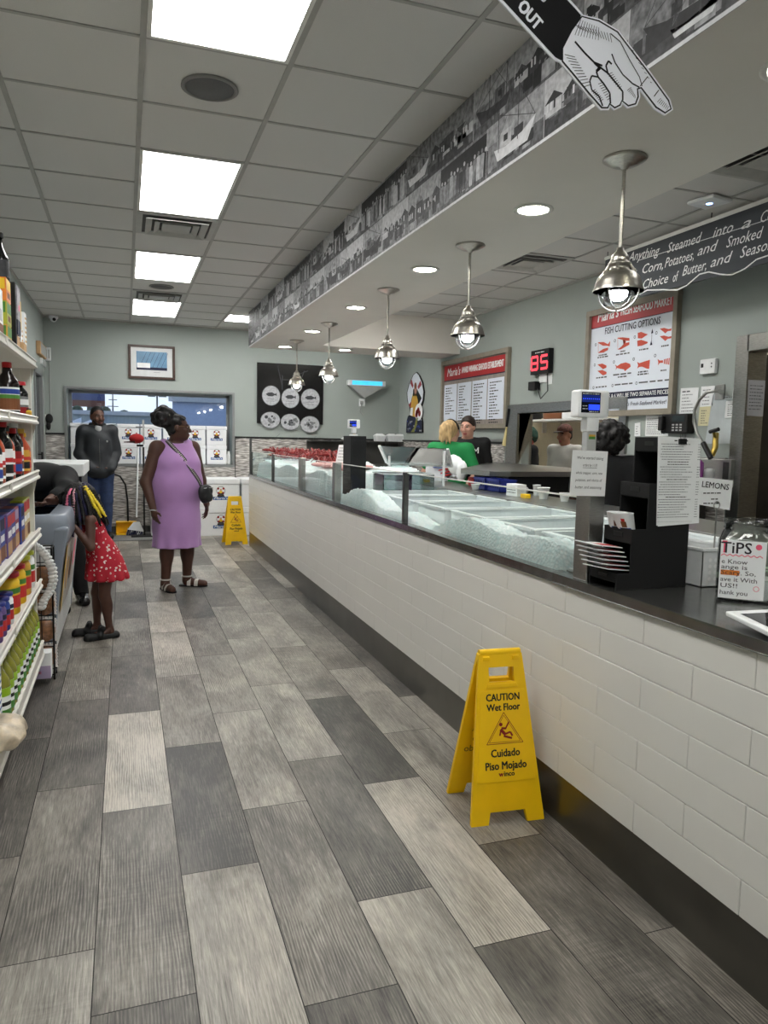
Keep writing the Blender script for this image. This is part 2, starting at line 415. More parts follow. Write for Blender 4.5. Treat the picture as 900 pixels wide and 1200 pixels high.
# window_1: deep recess, aluminium frame, pane
m_alu = mat('grey_aluminium', (142, 144, 144), .4, .6)
mb = MB(); yf = YB+WD-.07
for (a, b, c, d) in ((WX0, WX1, WZ0, WZ0+.04), (WX0, WX1, WZ1-.045, WZ1), (WX0, WX0+.045, WZ0, WZ1), (WX1-.045, WX1, WZ0, WZ1)):
    mb.box(a, b, yf, yf+.06, c, d, m_alu)
for (a, b, c, d) in ((WX0-.035, WX1+.035, WZ0-.03, WZ0), (WX0-.035, WX1+.035, WZ1, WZ1+.03), (WX0-.035, WX0, WZ0, WZ1), (WX1, WX1+.035, WZ0, WZ1)):
    mb.box(a, b, YB-.02, YB+.01, c, d, m_alu)
mb.box(WX0, WX1, YB, yf, WZ0, WZ0+.008, m_alu)
wo = struct('window_1', mb, .003)
g = MB().box(WX0+.04, WX1-.04, yf+.02, yf+.026, WZ0+.03, WZ1-.04, glass_mat('window_glass', (250, 252, 254), 1.1, .05)).build('pane', wo)

# door_1: dark glazed door in the left wall by the corner
m_dframe = mat('dark_bronze_frame', (58, 62, 64), .4, .5)
m_dpane = mat('dark_door_glass', (30, 34, 36), .12)
mb = MB()
for (a, b, c, d) in ((DY0, DY0+.07, 0, DZ), (DY1-.07, DY1, 0, DZ), (DY0, DY1, DZ-.07, DZ)): mb.box(XL-.09, XL+.02, a, b, c, d, m_alu)
do = struct('door_1', mb, .003)
MB().box(XL-.06, XL-.02, DY0+.07, DY1-.07, .01, DZ-.07, m_dpane).build('door_panel', do)
h = MB().cyl((XL+.06, DY0+.16, .9), (XL+.06, DY0+.16, 1.2), .012, M['black']).cyl((XL-.02, DY0+.16, .93), (XL+.06, DY0+.16, .93), .01, M['black']).cyl((XL-.02, DY0+.16, 1.17), (XL+.06, DY0+.16, 1.17), .01, M['black'])
h.build('door_handle', do)

# steel-lined opening in the right wall (door_2), with the cold-room beyond
m_fr = mat('stainless_frame', (150, 150, 147), .3, 1.0, var=.15, scale=30, stretch=(1, 1, 6))
mb = MB()
mb.box(XR-.015, XR+.16, OY1-.02, OY1+.1, 0, OZ+.1, m_fr); mb.box(XR-.015, XR+.16, OY0-.1, OY0+.02, 0, OZ+.1, m_fr); mb.box(XR-.015, XR+.16, OY0, OY1, OZ-.02, OZ+.1, m_fr)
d2 = struct('door_2', mb, .004)
MB().box(XR+.17, XR+.64, OY1+.01, OY1+.06, .01, OZ-.03, mat('dark_steel_door', (74, 72, 70), .35, .9, var=.15, scale=6)).build('door_panel', d2, .003)
# rooms beyond the right wall: back kitchen and cold room share a shell
m_cream = mat('cream_panel_wall', (214, 206, 186), .6, var=.03)
m_dia, nt, bs = node_mat('diamond_plate'); 
bs.inputs['Metallic'].default_value = .9; bs.inputs['Roughness'].default_value = .35
ck = nt.nodes.new('ShaderNodeTexChecker'); ck.inputs['Scale'].default_value = 70; tc = nt.nodes.new('ShaderNodeTexCoord'); mp = nt.nodes.new('ShaderNodeMapping'); mp.inputs['Rotation'].default_value = (.78, 0, 0)
nt.links.new(tc.outputs['Object'], mp.inputs[0]); nt.links.new(mp.outputs[0], ck.inputs[0]); ck.inputs[1].default_value = (.05, .05, .05, 1); ck.inputs[2].default_value = (.3, .3, .29, 1); nt.links.new(ck.outputs[0], bs.inputs['Base Color'])
mb = MB(); KX = 6.6
mb.box(KX, KX+.1, 1.5, 11.3, 0, ZC, m_cream); mb.box(XR+.14, KX, 11.2, 11.3, 0, ZC, m_cream); mb.box(XR+.14, KX, 1.5, 1.6, 0, ZC, m_cream); mb.box(XR+.14, KX, 5.0, 5.1, 0, ZC, m_cream)
for y in (6.2, 7.3, 8.3, 9.3, 10.2, 4.1): mb.box(KX-.006, KX, y, y+.012, 0, ZC, m_fr)
struct('wall_kitchen', mb)
mb = MB(); mb.box(KX-.02, KX, 1.6, 5.0, 0, 1.25, m_dia); mb.box(XR+.14, KX-.02, 4.985, 5.0, 0, 1.25, m_dia); struct('trim_plate', mb)
mb = MB(); mb.box(XR, KX, 1.5, 11.2, -.02, 0, mat('kitchen_floor', (110, 80, 66), .6)); struct('floor_kitchen', mb)
mb = MB(); mb.box(XR+.14, KX, 1.5, 11.2, ZC, ZC+.05, m_ceil); struct('ceiling_kitchen', mb)
# steel frame round the pass-through
mb = MB()
mb.box(XR-.03, XR+.17, PY1, PY1+.25, PZ0-.05, PZ1+.1, m_fr); mb.box(XR-.03, XR+.17, PY0-.1, PY0, PZ0-.05, PZ1+.1, m_fr); mb.box(XR-.03, XR+.17, PY0, PY1, PZ1, PZ1+.1, m_fr); mb.box(XR-.03, XR+.17, PY0, PY1, PZ0-.05, PZ0, m_fr)
struct('trim_pass', mb, .004)
E_PANEL, E_BULB, E_DOWN = 9.0, 34.0, 20.0
def RX(px, py, X):
    p = onx(px, py, X); return (-p[1], p[2])
def BY(px, py, Y):
    p = ony(px, py, Y); return (p[0], p[2])
def PLX(X): return Plane((X, 0, 0), (0, -1, 0), (0, 0, 1))     # faces the shop floor (-X)
def PLY(Y): return Plane((0, Y, 0), (1, 0, 0), (0, 0, 1))      # faces the camera end (-Y)
def text_fit(mb, pl, p0, p1, body, size, m, h=.0006, **kw):
    """print a line so it starts at p0 and ends at p1 on the plane"""
    kw['align'] = 'LEFT'
    vs, fs = text_geo(body, size, **{k_: v_ for k_, v_ in kw.items() if k_ != 'offset'}); w = max(v[0] for v in vs)
    d = math.hypot(p1[0]-p0[0], p1[1]-p0[1]); mb.text(pl, p0[0], p0[1], body, size, m, h, sx=d/w, rot=math.atan2(p1[1]-p0[1], p1[0]-p0[0]), **kw)

# ---- lay-in light panels
m_em = mat('lit_diffuser', (255, 253, 250), .5, var=.01, emit=E_PANEL)
m_em2 = mat('dim_lit_diffuser', (255, 253, 250), .5, var=.01, emit=E_PANEL*.3)
m_em3 = mat('mid_lit_diffuser', (255, 253, 250), .5, var=.01, emit=E_PANEL*.85)
c0, c1 = GX0+GP, GX0+GP*2
def row(k): return GY0+.61*k
def light_panel(em, x0, x1, y0, y1, label, group='lay-in ceiling light panels'):
    cx, cy = (x0+x1)/2, (y0+y1)/2
    t = thing('ceiling_light', label, 'ceiling light', (cx, cy, ZC), 0, group)
    a, b = (x1-x0)/2-.013, (y1-y0)/2-.011
    mb = MB()
    for (p, q, r, s) in ((-a, a, -b, -b+.018), (-a, a, b-.018, b), (-a, -a+.018, -b+.018, b-.018), (a-.018, a, -b+.018, b-.018)): mb.box(p, q, r, s, -.007, -.0005, M['white_metal'])
    mb.build('frame', t, world=False)
    MB().box(-a+.018, a-.018, -b+.018, b-.018, -.004, -.0015, em or m_em).build('diffuser', t, world=False)
    return t
l1 = 'glowing white ceiling panel nearest the camera, cut by the top edge of the photo'
light_panel(0, c0, c1, row(-2), row(0), l1)
light_panel(0, c0, c1, row(2), row(4), 'glowing ceiling panel just in front of the nearer square air vent, behind the nearer speaker')
light_panel(0, c0, c1, row(6), row(8), 'glowing ceiling panel between the nearer air vent and the farther round speaker')
light_panel(0, c0, c1, row(10), row(12), 'glowing ceiling panel next to the back wall, beyond the farther air vent')
light_panel(0, GX0+GP*3, GX0+GP*4, row(11), row(12), 'small glowing ceiling panel half hidden behind the far end of the photo band')
for y in (-2, -6): light_panel(0, c0, c1, row(y-4), row(y-2), 'glowing ceiling panel over the entrance behind the camera', 'ceiling panels behind the camera')
k0, k1 = GX0+GP*5, GX0+GP*6
for y in (-6, -2, 2, 6): light_panel(m_em3 if y > 0 else m_em2, k0, k1, row(y), row(y+2), 'added unseen ceiling panel lighting the work aisle, hidden by the soffit', 'added unseen ceiling panels over the work aisle')  # aisle panels are added out of sight to light the kitchen side
light_panel(0, k0, k1, row(11), row(12), 'glowing ceiling panel behind the far soffit by the back wall')
for (x, y) in ((5.2, 7.0), (5.3, 9.4), (5.3, 3.4)): light_panel(m_em3, x, x+.6, y, y+1.2, 'glowing ceiling panel in the room beyond the right wall', 'ceiling panels in the back rooms')

# ---- square ceiling air vents
m_vent = mat('vent_metal', (176, 176, 170), .5)
m_void = mat('vent_dark_gap', (92, 92, 90), .8)
def vent(x0, x1, y0, y1, label, small=False):
    cx, cy = (x0+x1)/2, (y0+y1)/2; t = thing('ceiling_vent', label, 'air vent', (cx, cy, ZC), 0, 'square ceiling vents')
    a, b = (x1-x0)/2-.014, (y1-y0)/2-.012
    def frame(mb, s0, s1, z0, z1):
        # sloping square collar from half-size s0 (at z0) to s1 (at z1)
        P = lambda s, z: [(-a*s, -b*s, z), (a*s, -b*s, z), (a*s, b*s, z), (-a*s, b*s, z)]
        A, B = P(s0, z0), P(s1, z1); vs = A+B+[(x, y, z+.006) for x, y, z in A]+[(x, y, z+.006) for x, y, z in B]
        fs = []
        for i in range(4):
            j = (i+1) % 4; fs += [(i, j, j+4, i+4), (i+8, i+12, j+12, j+8), (i, i+8, j+8, j), (i+4, j+4, j+12, i+12)]
        mb.add(vs, fs, m_vent)
    MB().box(-a, a, -b, b, -.004, -.001, m_void).build('backing', t, world=False)
    mb = MB(); frame(mb, 1.0, .86, -.011, -.011); mb.build('frame', t, world=False)
    mb = MB(); frame(mb, .78, .62, -.03, -.012); mb.build('louvre', t, world=False)
    mb = MB(); frame(mb, .56, .42, -.032, -.014); mb.build('louvre', t, world=False)
    MB().box(-a*.36, a*.36, -b*.36, b*.36, -.026, -.02, m_vent).build('centre_plate', t, world=False)
    return t
vent(c0, c1, row(4), row(5), 'square ceiling air vent right behind the second glowing panel from the camera')
vent(c0, c1, row(9), row(10), 'square ceiling air vent just before the glowing panel at the back wall')
vent(GX0+GP*6, GX0+GP*7, 5.62, 6.23, 'square ceiling air vent above the kitchen, right of the soffit')
vent(GX0+GP*6, GX0+GP*7, 3.0, 3.61, 'air vent corner at the right edge of the photo above the chalkboard')

# ---- round ceiling speakers
def speaker(x, y, label):
    t = thing('ceiling_speaker', label, 'speaker', (x, y, ZC), 0, 'round ceiling speakers')
    MB().lathe([(.128, -.001), (.13, -.009), (.113, -.012), (.11, -.006)], (0, 0, 0), mat('speaker_rim', (128, 127, 124), .5), 32).build('rim', t, world=False)
    MB().lathe([(.112, -.004), (.108, -.01), (.0, -.013)], (0, 0, 0), mat('speaker_grille', (98, 98, 98), .7, scale=400, var=.3), 32).build('grille', t, world=False)
speaker(.393, 3.634, 'dark round speaker in the ceiling tile next to the nearest glowing panel')
speaker(.398, 8.5, 'small far round ceiling speaker between the third and fourth glowing panels')

# ---- recessed downlights in the soffit
m_dl = mat('lit_downlight', (255, 252, 244), .5, var=.01, emit=E_DOWN)
for (x, y), lab in zip([(1.928, 3.314), (1.93, 4.72), (1.935, 6.314), (1.938, 7.914), (1.945, 9.4), (2.73, 9.372)],
        ['recessed downlight in the soffit between the nearest and second pendant lamps', 'recessed downlight in the soffit between the second and third pendant lamps', 'recessed downlight in the soffit between the third and fourth pendant lamps',
         'recessed downlight in the soffit between the fourth and farthest pendant lamps', 'recessed downlight at the far left end of the soffit beyond the last pendant', 'recessed downlight in the cross soffit near the light blue insect trap']):
    t = thing('downlight', lab, 'downlight', (x, y, 2.6), 0, 'recessed downlights in the soffit')
    MB().lathe([(.098, -.0005), (.1, -.006), (.078, -.009), (.074, -.002)], (0, 0, 0), M['white_metal'], 32).build('trim_ring', t, world=False)
    MB().lathe([(.077, -.002), (.0, -.002)], (0, 0, 0), m_dl, 32).build('lamp', t, world=False)
for y in (.3, 1.8): # out of frame overhead, same row
    t = thing('downlight', 'recessed downlight overhead near the camera', 'downlight', (1.93, y, 2.6), 0, 'recessed downlights overhead')
    MB().lathe([(.098, -.0005), (.1, -.006), (.078, -.009), (.074, -.002)], (0, 0, 0), M['white_metal'], 32).build('trim_ring', t, world=False)
    MB().lathe([(.077, -.002), (.0, -.002)], (0, 0, 0), m_dl, 32).build('lamp', t, world=False)

# ---- pendant lamps
m_bulb = mat('lit_bulb', (240, 246, 255), .4, var=.0, emit=E_BULB)
m_shade_in = mat('white_enamel', (235, 238, 240), .4)
m_globe = glass_mat('globe_glass', (252, 253, 254), .6, .03)
def pendant(x, y, label):
    t = thing('pendant_lamp', label, 'pendant lamp', (x, y, 2.6), 0, 'nickel pendant lamps over the counter')
    MB().lathe([(.086, -.0005), (.088, -.006), (.08, -.012), (.074, -.013), (.068, -.019), (.058, -.021), (.05, -.028), (.02, -.033), (.012, -.045), (0, -.046)], (0, 0, 0), M['nickel'], 32).build('canopy', t, world=False)
    MB().cyl((0, 0, -.04), (0, 0, -.37), .0075, M['nickel']).build('rod', t, world=False)
    mb = MB(); mb.lathe([(.0, -.352), (.014, -.352), (.016, -.365), (.024, -.372), (.034, -.385), (.038, -.4), (.036, -.41), (.046, -.414), (.046, -.422), (.038, -.426), (.04, -.44), (.058, -.452)], (0, 0, 0), M['nickel'], 28)
    for i in range(4):
        a = PI/4+i*PI/2; mb.cyl((.034*math.cos(a), .034*math.sin(a), -.41), (.056*math.cos(a), .056*math.sin(a), -.442), .006, M['nickel'], n=8); mb.ball((.058*math.cos(a), .058*math.sin(a), -.446), .009, M['nickel'], 10, 6)
    mb.build('socket_cap', t, world=False)
    out = [(.05, -.447), (.066, -.452), (.082, -.468), (.092, -.492), (.097, -.512), (.102, -.522), (.102, -.527)]
    s = MB().lathe(out, (0, 0, 0), M['nickel'], 36).build('shade', t, world=False)
    MB().lathe([(.1015, -.527), (.092, -.516), (.086, -.49), (.074, -.47), (.04, -.456), (0, -.455)], (0, 0, 0), m_shade_in, 36).build('shade_lining', s, world=False)
    MB().lathe([(.0, -.47), (.02, -.478), (.032, -.5), (.039, -.525), (.035, -.548), (.02, -.562), (0, -.566)], (0, 0, 0), m_bulb, 20).build('bulb', t, world=False)
    MB().lathe([(.06, -.49), (.066, -.52), (.064, -.55), (.05, -.575), (.028, -.59), (0, -.595)], (0, 0, 0), m_globe, 24).build('globe', t, world=False)
    mb = MB()
    for i in range(2):
        a0 = .5+i*PI/2; pts = []
        for k in range(15):
            th = PI*k/14; r = .09*math.cos(th); pts.append((r*math.cos(a0), r*math.sin(a0), -.522-.084*math.sin(th)))
        mb.tube(pts, .0032, M['nickel'], 8)
    mb.build('guard', t, world=False)
for x, y, lab in [(1.925, 2.6, 'nickel pendant lamp nearest the camera, hanging in front of the chalkboard'), (1.94, 4.044, 'second nickel pendant lamp from the camera, hanging in front of the menu board'), (1.935, 5.462, 'middle of the five nickel pendant lamps, hanging right of the light blue insect trap'),
                  (1.964, 7.31, 'fourth nickel pendant lamp from the camera, at the right edge of the black plate picture'), (1.956, 8.756, 'farthest and smallest nickel pendant lamp, in front of the black plate picture')]:
    pendant(x, y, lab)

# ---- photo band on the soffit face: old black and white harbour pictures
def photo_mat(name, g, v=.25):
    return mat(name, (g, g, g+2), .55, var=min(.75, v*2.0), scale=38)
m_ph = [photo_mat('photo_grey_%s' % w, g, v) for w, g, v in (('black', 26, .3), ('dark', 52, .4), ('shadow', 84, .35), ('middle', 118, .3), ('light', 150, .2), ('pale', 182, .12), ('bright', 208, .06))]
rp_ = random.Random(5)
mu = thing('photo_band', 'long band of old black and white harbour photographs along the soffit face', 'photo mural', (1.54, 3.4, 2.6), 0)
pl = PLX(1.5375); mb = MB()
A0, A1 = -9.74, 3.0
mb.rect(pl, A0, A1, 2.6, 3.045, m_ph[4], 0, .002)
mb.rect(pl, A0, A1, 2.6, 2.612, m_ph[6], .0012, .001)
def fig(a, b, h, dark):
    "standing person"
    c = m_ph[rp_.choice([0, 1])] if dark else m_ph[rp_.choice([3, 4, 5])]; w = h*.16
    mb.poly(pl, [(a-w, b+h*.45), (a-w*.8, b), (a-w*.1, b), (a, b+h*.4), (a+w*.1, b), (a+w*.8, b), (a+w, b+h*.45), (a+w*1.2, b+h*.78), (a+w*.5, b+h*.83), (a-w*.5, b+h*.83), (a-w*1.2, b+h*.78)], c, .0012+rp_.random()*.0002)
    mb.disc(pl, a, b+h*.92, h*.085, m_ph[rp_.choice([3, 5])], .0016, n=8)
def boat(a, b, w, fl):
    h = w*.2; s = -1 if fl else 1
    mb.poly(pl, [(a+s*x*w, b+y*w) for x, y in ((-.5, .16), (-.4, 0), (.34, 0), (.52, .24), (.2, .15), (-.2, .12))], m_ph[rp_.choice([0, 1, 6])], .0012)
    mb.poly(pl, [(a+s*x*w, b+y*w) for x, y in ((-.34, .13), (-.34, .32), (-.06, .32), (-.06, .13))], m_ph[rp_.choice([5, 2])], .0011)
    mb.rect(pl, a-.2*w*s-.05*w, a-.2*w*s+.05*w, b+.19*w, b+.27*w, m_ph[0], .0014)
    for x, q in ((.1, .75), (-.38, .55)):
        mb.line(pl, [(a+s*x*w, b+.1*w), (a+s*x*w*1.05, b+q*w)], .006, m_ph[1], .0013); mb.line(pl, [(a+s*x*w, b+q*w), (a+s*.5*w, b+.24*w)], .003, m_ph[1], .0013); mb.line(pl, [(a+s*x*w, b+q*w), (a-s*.46*w, b+.2*w)], .003, m_ph[2], .0013)
for (r0, r1) in ((2.825, 3.045), (2.614, 2.825)):
    a = A0
    while a < A1:
        w = rp_.uniform(.26, .52); a1 = min(a+w, A1); H = r1-r0; k = rp_.random()
        sky = rp_.choice([3, 4, 5, 5]); mb.rect(pl, a, a1, r0, r1, m_ph[sky], .0006)
        hz = r0+H*rp_.uniform(.3, .55)
        mb.rect(pl, a, a1, r0, hz, m_ph[rp_.choice([1, 2, 3])], .0008)
        for _ in range(16):
            x0 = rp_.uniform(a, a1-.05); mb.rect(pl, x0, min(x0+rp_.uniform(.01, .12), a1), r0+H*rp_.uniform(.02, .3), r0+H*rp_.uniform(.32, .62), m_ph[rp_.choice([0, 1, 2, 3, 4])], .0009+rp_.random()*.0002)
        if k < .24:
            n = int((a1-a)/.036); hh = H*rp_.uniform(.5, .66)
            mb.rect(pl, a, a1, r0+H*.45, r1-H*.06, m_ph[rp_.choice([0, 1, 1])], .00105)
            for i in range(n): fig(a+.02+i*(a1-a-.03)/max(1, n-1), r0+H*rp_.uniform(.06, .14), hh*rp_.uniform(.9, 1.1), rp_.random() < .3)
        elif k < .62:
            boat((a+a1)/2, r0+H*.18, min(.34, (a1-a)*.86), rp_.random() < .5)
            if rp_.random() < .6: boat((a+a1)/2+.05, r0+H*.1, min(.2, (a1-a)*.5), rp_.random() < .5)
        else:
            for i in range(4):
                x0 = a+(a1-a)*(i+.05)/4; hh = H*rp_.uniform(.3, .62); x1 = x0+(a1-a)*.22
                mb.rect(pl, x0, x1, hz-H*.1, r0+hh, m_ph[rp_.choice([0, 1, 2, 5])], .0011); mb.poly(pl, [(x0-.008, r0+hh), (x1+.008, r0+hh), ((x0+x1)/2, r0+hh+H*.17)], m_ph[rp_.choice([0, 1, 3])], .0012)
                for q in range(3): mb.rect(pl, x0+.008+q*.024, x0+.02+q*.024, hz, hz+.03, m_ph[rp_.choice([0, 6])], .0013)
            for i in range(3): fig(rp_.uniform(a+.03, a1-.03), r0+H*.04, H*.4, True)
        mb.line(pl, [(a, r0), (a, r1)], .003, m_ph[rp_.choice([1, 6])], .0018)
        a = a1
mb.build('prints', mu)

# ---- cut-out pointing hand sign hanging from the ceiling
HY = 1.7
def hp(x, y): return BY(560+x/2.647, y/2.647, HY)
hs = thing('hand_sign', 'black and white pointing hand cut-out sign with OUT on its sleeve', 'hanging sign', (1.1, HY, 2.35), 0)
pl = PLY(HY); m_hw = mat('sign_white', (244, 246, 252), .5, var=.01); m_hb = mat('sign_black', (16, 16, 18), .45)
hand = [(322, 52), (375, 66), (432, 100), (462, 140), (520, 215), (590, 312), (598, 338), (580, 350), (552, 332), (506, 272), (494, 276), (496, 300), (488, 322), (466, 328), (446, 312), (440, 326), (424, 334), (408, 322), (402, 334), (384, 334), (345, 290), (300, 235), (262, 190), (262, 150), (290, 95)]
sleeve = [(-330, -480), (-130, -650), (265, -12), (300, 25), (320, 48), (258, 188), (240, 178), (75, -2)]
def grow(pts, d):
    cx = sum(p[0] for p in pts)/len(pts); cy = sum(p[1] for p in pts)/len(pts); out = []; n = len(pts)
    for i in range(n):
        a, b, c = pts[i-1], pts[i], pts[(i+1) % n]
        def nrm(p, q):
            l = math.hypot(q[0]-p[0], q[1]-p[1]) or 1; return ((q[1]-p[1])/l, -(q[0]-p[0])/l)
        n1, n2 = nrm(a, b), nrm(b, c); x, y = n1[0]+n2[0], n1[1]+n2[1]; l = math.hypot(x, y) or 1; out.append((b[0]+x/l*d, b[1]+y/l*d))
    return out
mb = MB()
mb.poly(pl, [hp(*p) for p in grow(hand, 8)], m_hw, 0, .004); mb.poly(pl, [hp(*p) for p in grow(sleeve, 8)], m_hw, -.0002, .004)
bd = mb.build('board', hs)
mb = MB(); mb.poly(pl, [hp(*p) for p in sleeve], m_hb, .0006)
mb.poly(pl, [hp(*p) for p in grow(hand, 3)], m_hb, .0008); mb.poly(pl, [hp(*p) for p in grow(hand, -2)], m_hw, .0012)
def st(pts, w): mb.line(pl, [hp(*p) for p in pts], w*1.75, m_hb, .0018)
st([(414, 168), (424, 195), (448, 232), (478, 260), (500, 272)], .0022); st([(410, 105), (440, 130), (470, 188), (500, 240), (508, 268)], .0016)
st([(414, 200), (404, 190), (396, 205), (402, 228), (430, 262), (448, 285), (448, 312)], .0028); st([(402, 228), (376, 208), (366, 222), (372, 240), (390, 262), (408, 290), (410, 322)], .0028); st([(372, 240), (352, 236), (346, 252), (352, 280), (375, 300), (386, 330)], .0024)
st([(300, 130), (330, 165), (360, 195), (385, 205)], .003); st([(360, 195), (378, 212), (366, 222)], .004); st([(502, 268), (526, 238)], .0014); st([(545, 300), (560, 280)], .0014)
rr_ = random.Random(2)
for i in range(13): st([(300+i*9, 76+i*2.4), (318+i*8, 92+i*3.4)], .0009)
for i in range(11): st([(268+i*6, 170+i*10), (300+i*5, 178+i*8.5)], .0009)
for i in range(9): st([(318+i*7, 62+i*3), (300+i*9, 110+i*2)], .0008)
for i in range(8): st([(400+i*5, 232+i*6.4), (416+i*4, 226+i*6)], .0008); st([(372+i*4, 262+i*7), (388+i*3, 256+i*7)], .0008); st([(470+i*9, 150+i*15), (482+i*8, 160+i*14)], .0008)
for i in range(7): st([(352+i*4, 286+i*5), (364+i*4, 278+i*5)], .0008); st([(462+i*4, 282+i*4), (474+i*2, 272+i*4)], .0008); st([(555+i*5, 318+i*4), (566+i*4, 306+i*4)], .0008)
mb.build('printed_hand', hs)
mb = MB(); a, b = hp(160, 48); mb.text(pl, a, b, 'OUT', .046, m_hw, .0015, rot=-.66, offset=.04, sx=.72)
a, b = hp(207, -10); mb.text(pl, a, b, 'S', .046, m_hw, .0015, rot=-.66, offset=.04, sx=.72); mb.build('lettering', hs)
mb = MB()
for q in ((-260, -500), (-140, -600)):
    a, b = hp(*q); mb.cyl((a, HY+.002, b), (a, HY+.002, ZC), .0012, M['steel'], n=6)
mb.build('hanging_wire', hs)

# ---- chalkboard hung under the kitchen ceiling
CX = 3.84
cb = thing('chalkboard', 'long black chalkboard with white handwriting hung under the kitchen ceiling', 'chalkboard', (CX, 4, 2.62), 0)
m_chalkb, nt, bs = node_mat('chalkboard_slate'); bs.inputs['Roughness'].default_value = .75
nz = nt.nodes.new('ShaderNodeTexNoise'); nz.inputs['Scale'].default_value = 5; nz.inputs['Detail'].default_value = 6; rp = nt.nodes.new('ShaderNodeValToRGB'); rp.color_ramp.elements[0].color = lin((38, 42, 46))+(1,); rp.color_ramp.elements[1].color = lin((72, 76, 80))+(1,)
nt.links.new(nz.outputs['Fac'], rp.inputs[0]); nt.links.new(rp.outputs[0], bs.inputs['Base Color'])
m_chalk = mat('white_chalk', (226, 228, 226), .9, var=.15, scale=200)
MB().box(CX, CX+.012, 1.6, 5.38, 2.605, 2.985, m_chalkb).build('board', cb)
MB().box(CX-.004, CX+.016, 1.6, 5.39, 2.985, 3.012, M['white_metal']).build('top_rail', cb)
mb = MB()
for y in (5.36, 4.2, 3.0, 1.8): mb.cyl((CX+.006, y, 3.01), (CX+.006, y, ZC), .004, M['dsteel'], n=8)
mb.build('hanger', cb)
pl = PLX(CX-.0006)
def cp(x, y): return RX(660+x/3.75, 180+y/3.75, CX)
mb = MB()
for p0, p1, body in [((190, 480), (280, 452), 'Pu'), ((288, 458), (425, 425), 'Anything'), ((455, 420), (610, 368), 'Steamed'), ((655, 352), (748, 322), 'into'), ((778, 314), (826, 300), 'a'), ((862, 285), (1010, 240), 'Combo'),
                     ((300, 535), (325, 512), '~'), ((343, 512), (440, 488), 'Corn,'), ((445, 484), (575, 446), 'Potatoes,'), ((588, 432), (682, 402), 'and'), ((715, 395), (880, 345), 'Smoked'),
                     ((345, 580), (462, 548), 'Choice'), ((480, 548), (508, 538), 'of'), ((522, 520), (630, 490), 'Butter,'), ((645, 482), (745, 452), 'and'), ((775, 440), (925, 395), 'Season')]:
    text_fit(mb, pl, cp(*p0), cp(*p1), body, .1, m_chalk, .0006, shear=.35)
wave = [(300, 636), (370, 600), (440, 598), (500, 600), (545, 578), (600, 530), (640, 520), (690, 530), (740, 534), (800, 505), (850, 465), (900, 448), (1000, 440)]
mb.line(pl, [cp(*p) for p in wave], .009, m_chalk, .0006)
mb.line(pl, [cp(330, 470), cp(900, 290)], .004, m_chalk, .0006)
mb.build('chalk_writing', cb)

# ---- wireless access point and security camera on the ceiling
ap = thing('access_point', 'flat white wireless box on the ceiling above the chalkboard', 'ceiling device', (3.62, 3.98, ZC), .2)
MB().box(-.1, .1, -.1, .1, -.03, -.0055, M['white']).build('body', ap, .01, world=False)
MB().lathe([(.02, -.0315), (.0, -.0315)], (0, 0, 0), mat('status_led', (190, 215, 255), .4, emit=1.2), 12).build('status_light', ap, world=False)
p = onz(62, 373, 3.03); sc = thing('security_camera', 'white dome security camera high in the far left ceiling corner', 'camera', (p[0]+.02, 11.22, ZC-.006), 0)
MB().lathe([(.0, -.0), (.06, 0), (.06, -.03), (.052, -.04)], (0, 0, 0), M['white'], 20).build('housing', sc, world=False)
MB().ball((0, -.012, -.042), .045, M['white'], 16, 10).build('eyeball', sc, world=False)
MB().lathe([(.0, -.0), (.022, 0), (.022, .015), (0, .016)], (.012, -.062, -.055), M['black'], 14, axis='y').build('lens', sc, world=False)
# ------------------------------------------------------------------ service counter
CT = .957
sc_ = thing('service_counter', 'long white-tiled seafood counter with a steel top edge and steel kick plate', 'counter', (1.54, 4.0, 0))
m_tile = mat('white_glazed_tile', (224, 222, 216), .28, var=.02, scale=2)
m_tgrout = mat('tile_grout', (176, 172, 162), .8)
m_kick = mat('kick_plate_steel', (112, 110, 104), .28, .9, var=.1, scale=4)
m_top = mat('steel_counter_top', (134, 134, 132), .2, .9, var=.2, scale=14, stretch=(6, 1, 1))
Y0, Y1 = -1.2, 9.72
mb = MB()
mb.box(1.552, 1.66, Y0, Y1, .19, .92, m_tgrout); mb.box(1.552, 2.6, Y1-.1, Y1, .0, .92, m_tgrout); mb.box(2.5, 2.6, Y0, Y1-.1, 0, .92, m_tgrout); mb.box(1.66, 2.5, Y0, Y1-.1, .88, .92, m_tgrout)
mb.build('base', sc_)
mb = MB(); tl, th = .439, .1045
for r in range(7):
    z0 = .19+r*th; y = (1.645 if r % 2 else 1.864-.0)-tl*8
    y = (1.645 if (6-r) % 2 else 1.864)-tl*8
    while y < Y1:
        a, b = max(y, Y0), min(y+tl, Y1)
        if b-a > .02: mb.box(1.54, 1.554, a+.0011, b-.0011, z0+.0011, z0+th-.0011, m_tile)
        y += tl
mb.build('tile_facing', sc_, .0015, seg=1)
MB().box(1.546, 1.556, Y0, Y1, .0, .19, m_kick).build('kick_plate', sc_)
mb = MB(); mb.box(1.53, 2.6, Y0, 2.38, .92, CT, m_top); mb.box(1.53, 1.6, 2.38, Y1, .92, CT, m_top); mb.box(2.5, 2.6, 2.38, Y1, .92, CT, m_top); mb.box(1.6, 2.5, Y1-.12, Y1, .92, CT, m_top)
mb.build('steel_top', sc_, .003)
# the cold well
mb = MB(); mb.box(1.6, 2.5, 2.38, 9.6, .921, .935, M['steel_h']); mb.box(2.52, 2.6, 2.3, 9.6, CT, 1.05, M['steel_h']); mb.box(2.6, 3.02, 2.3, 9.4, 1.01, 1.045, M['steel_h']); mb.box(2.61, 2.98, 2.35, 9.4, 0, 1.01, M['dsteel'])
mb.build('cold_well', sc_, .003)
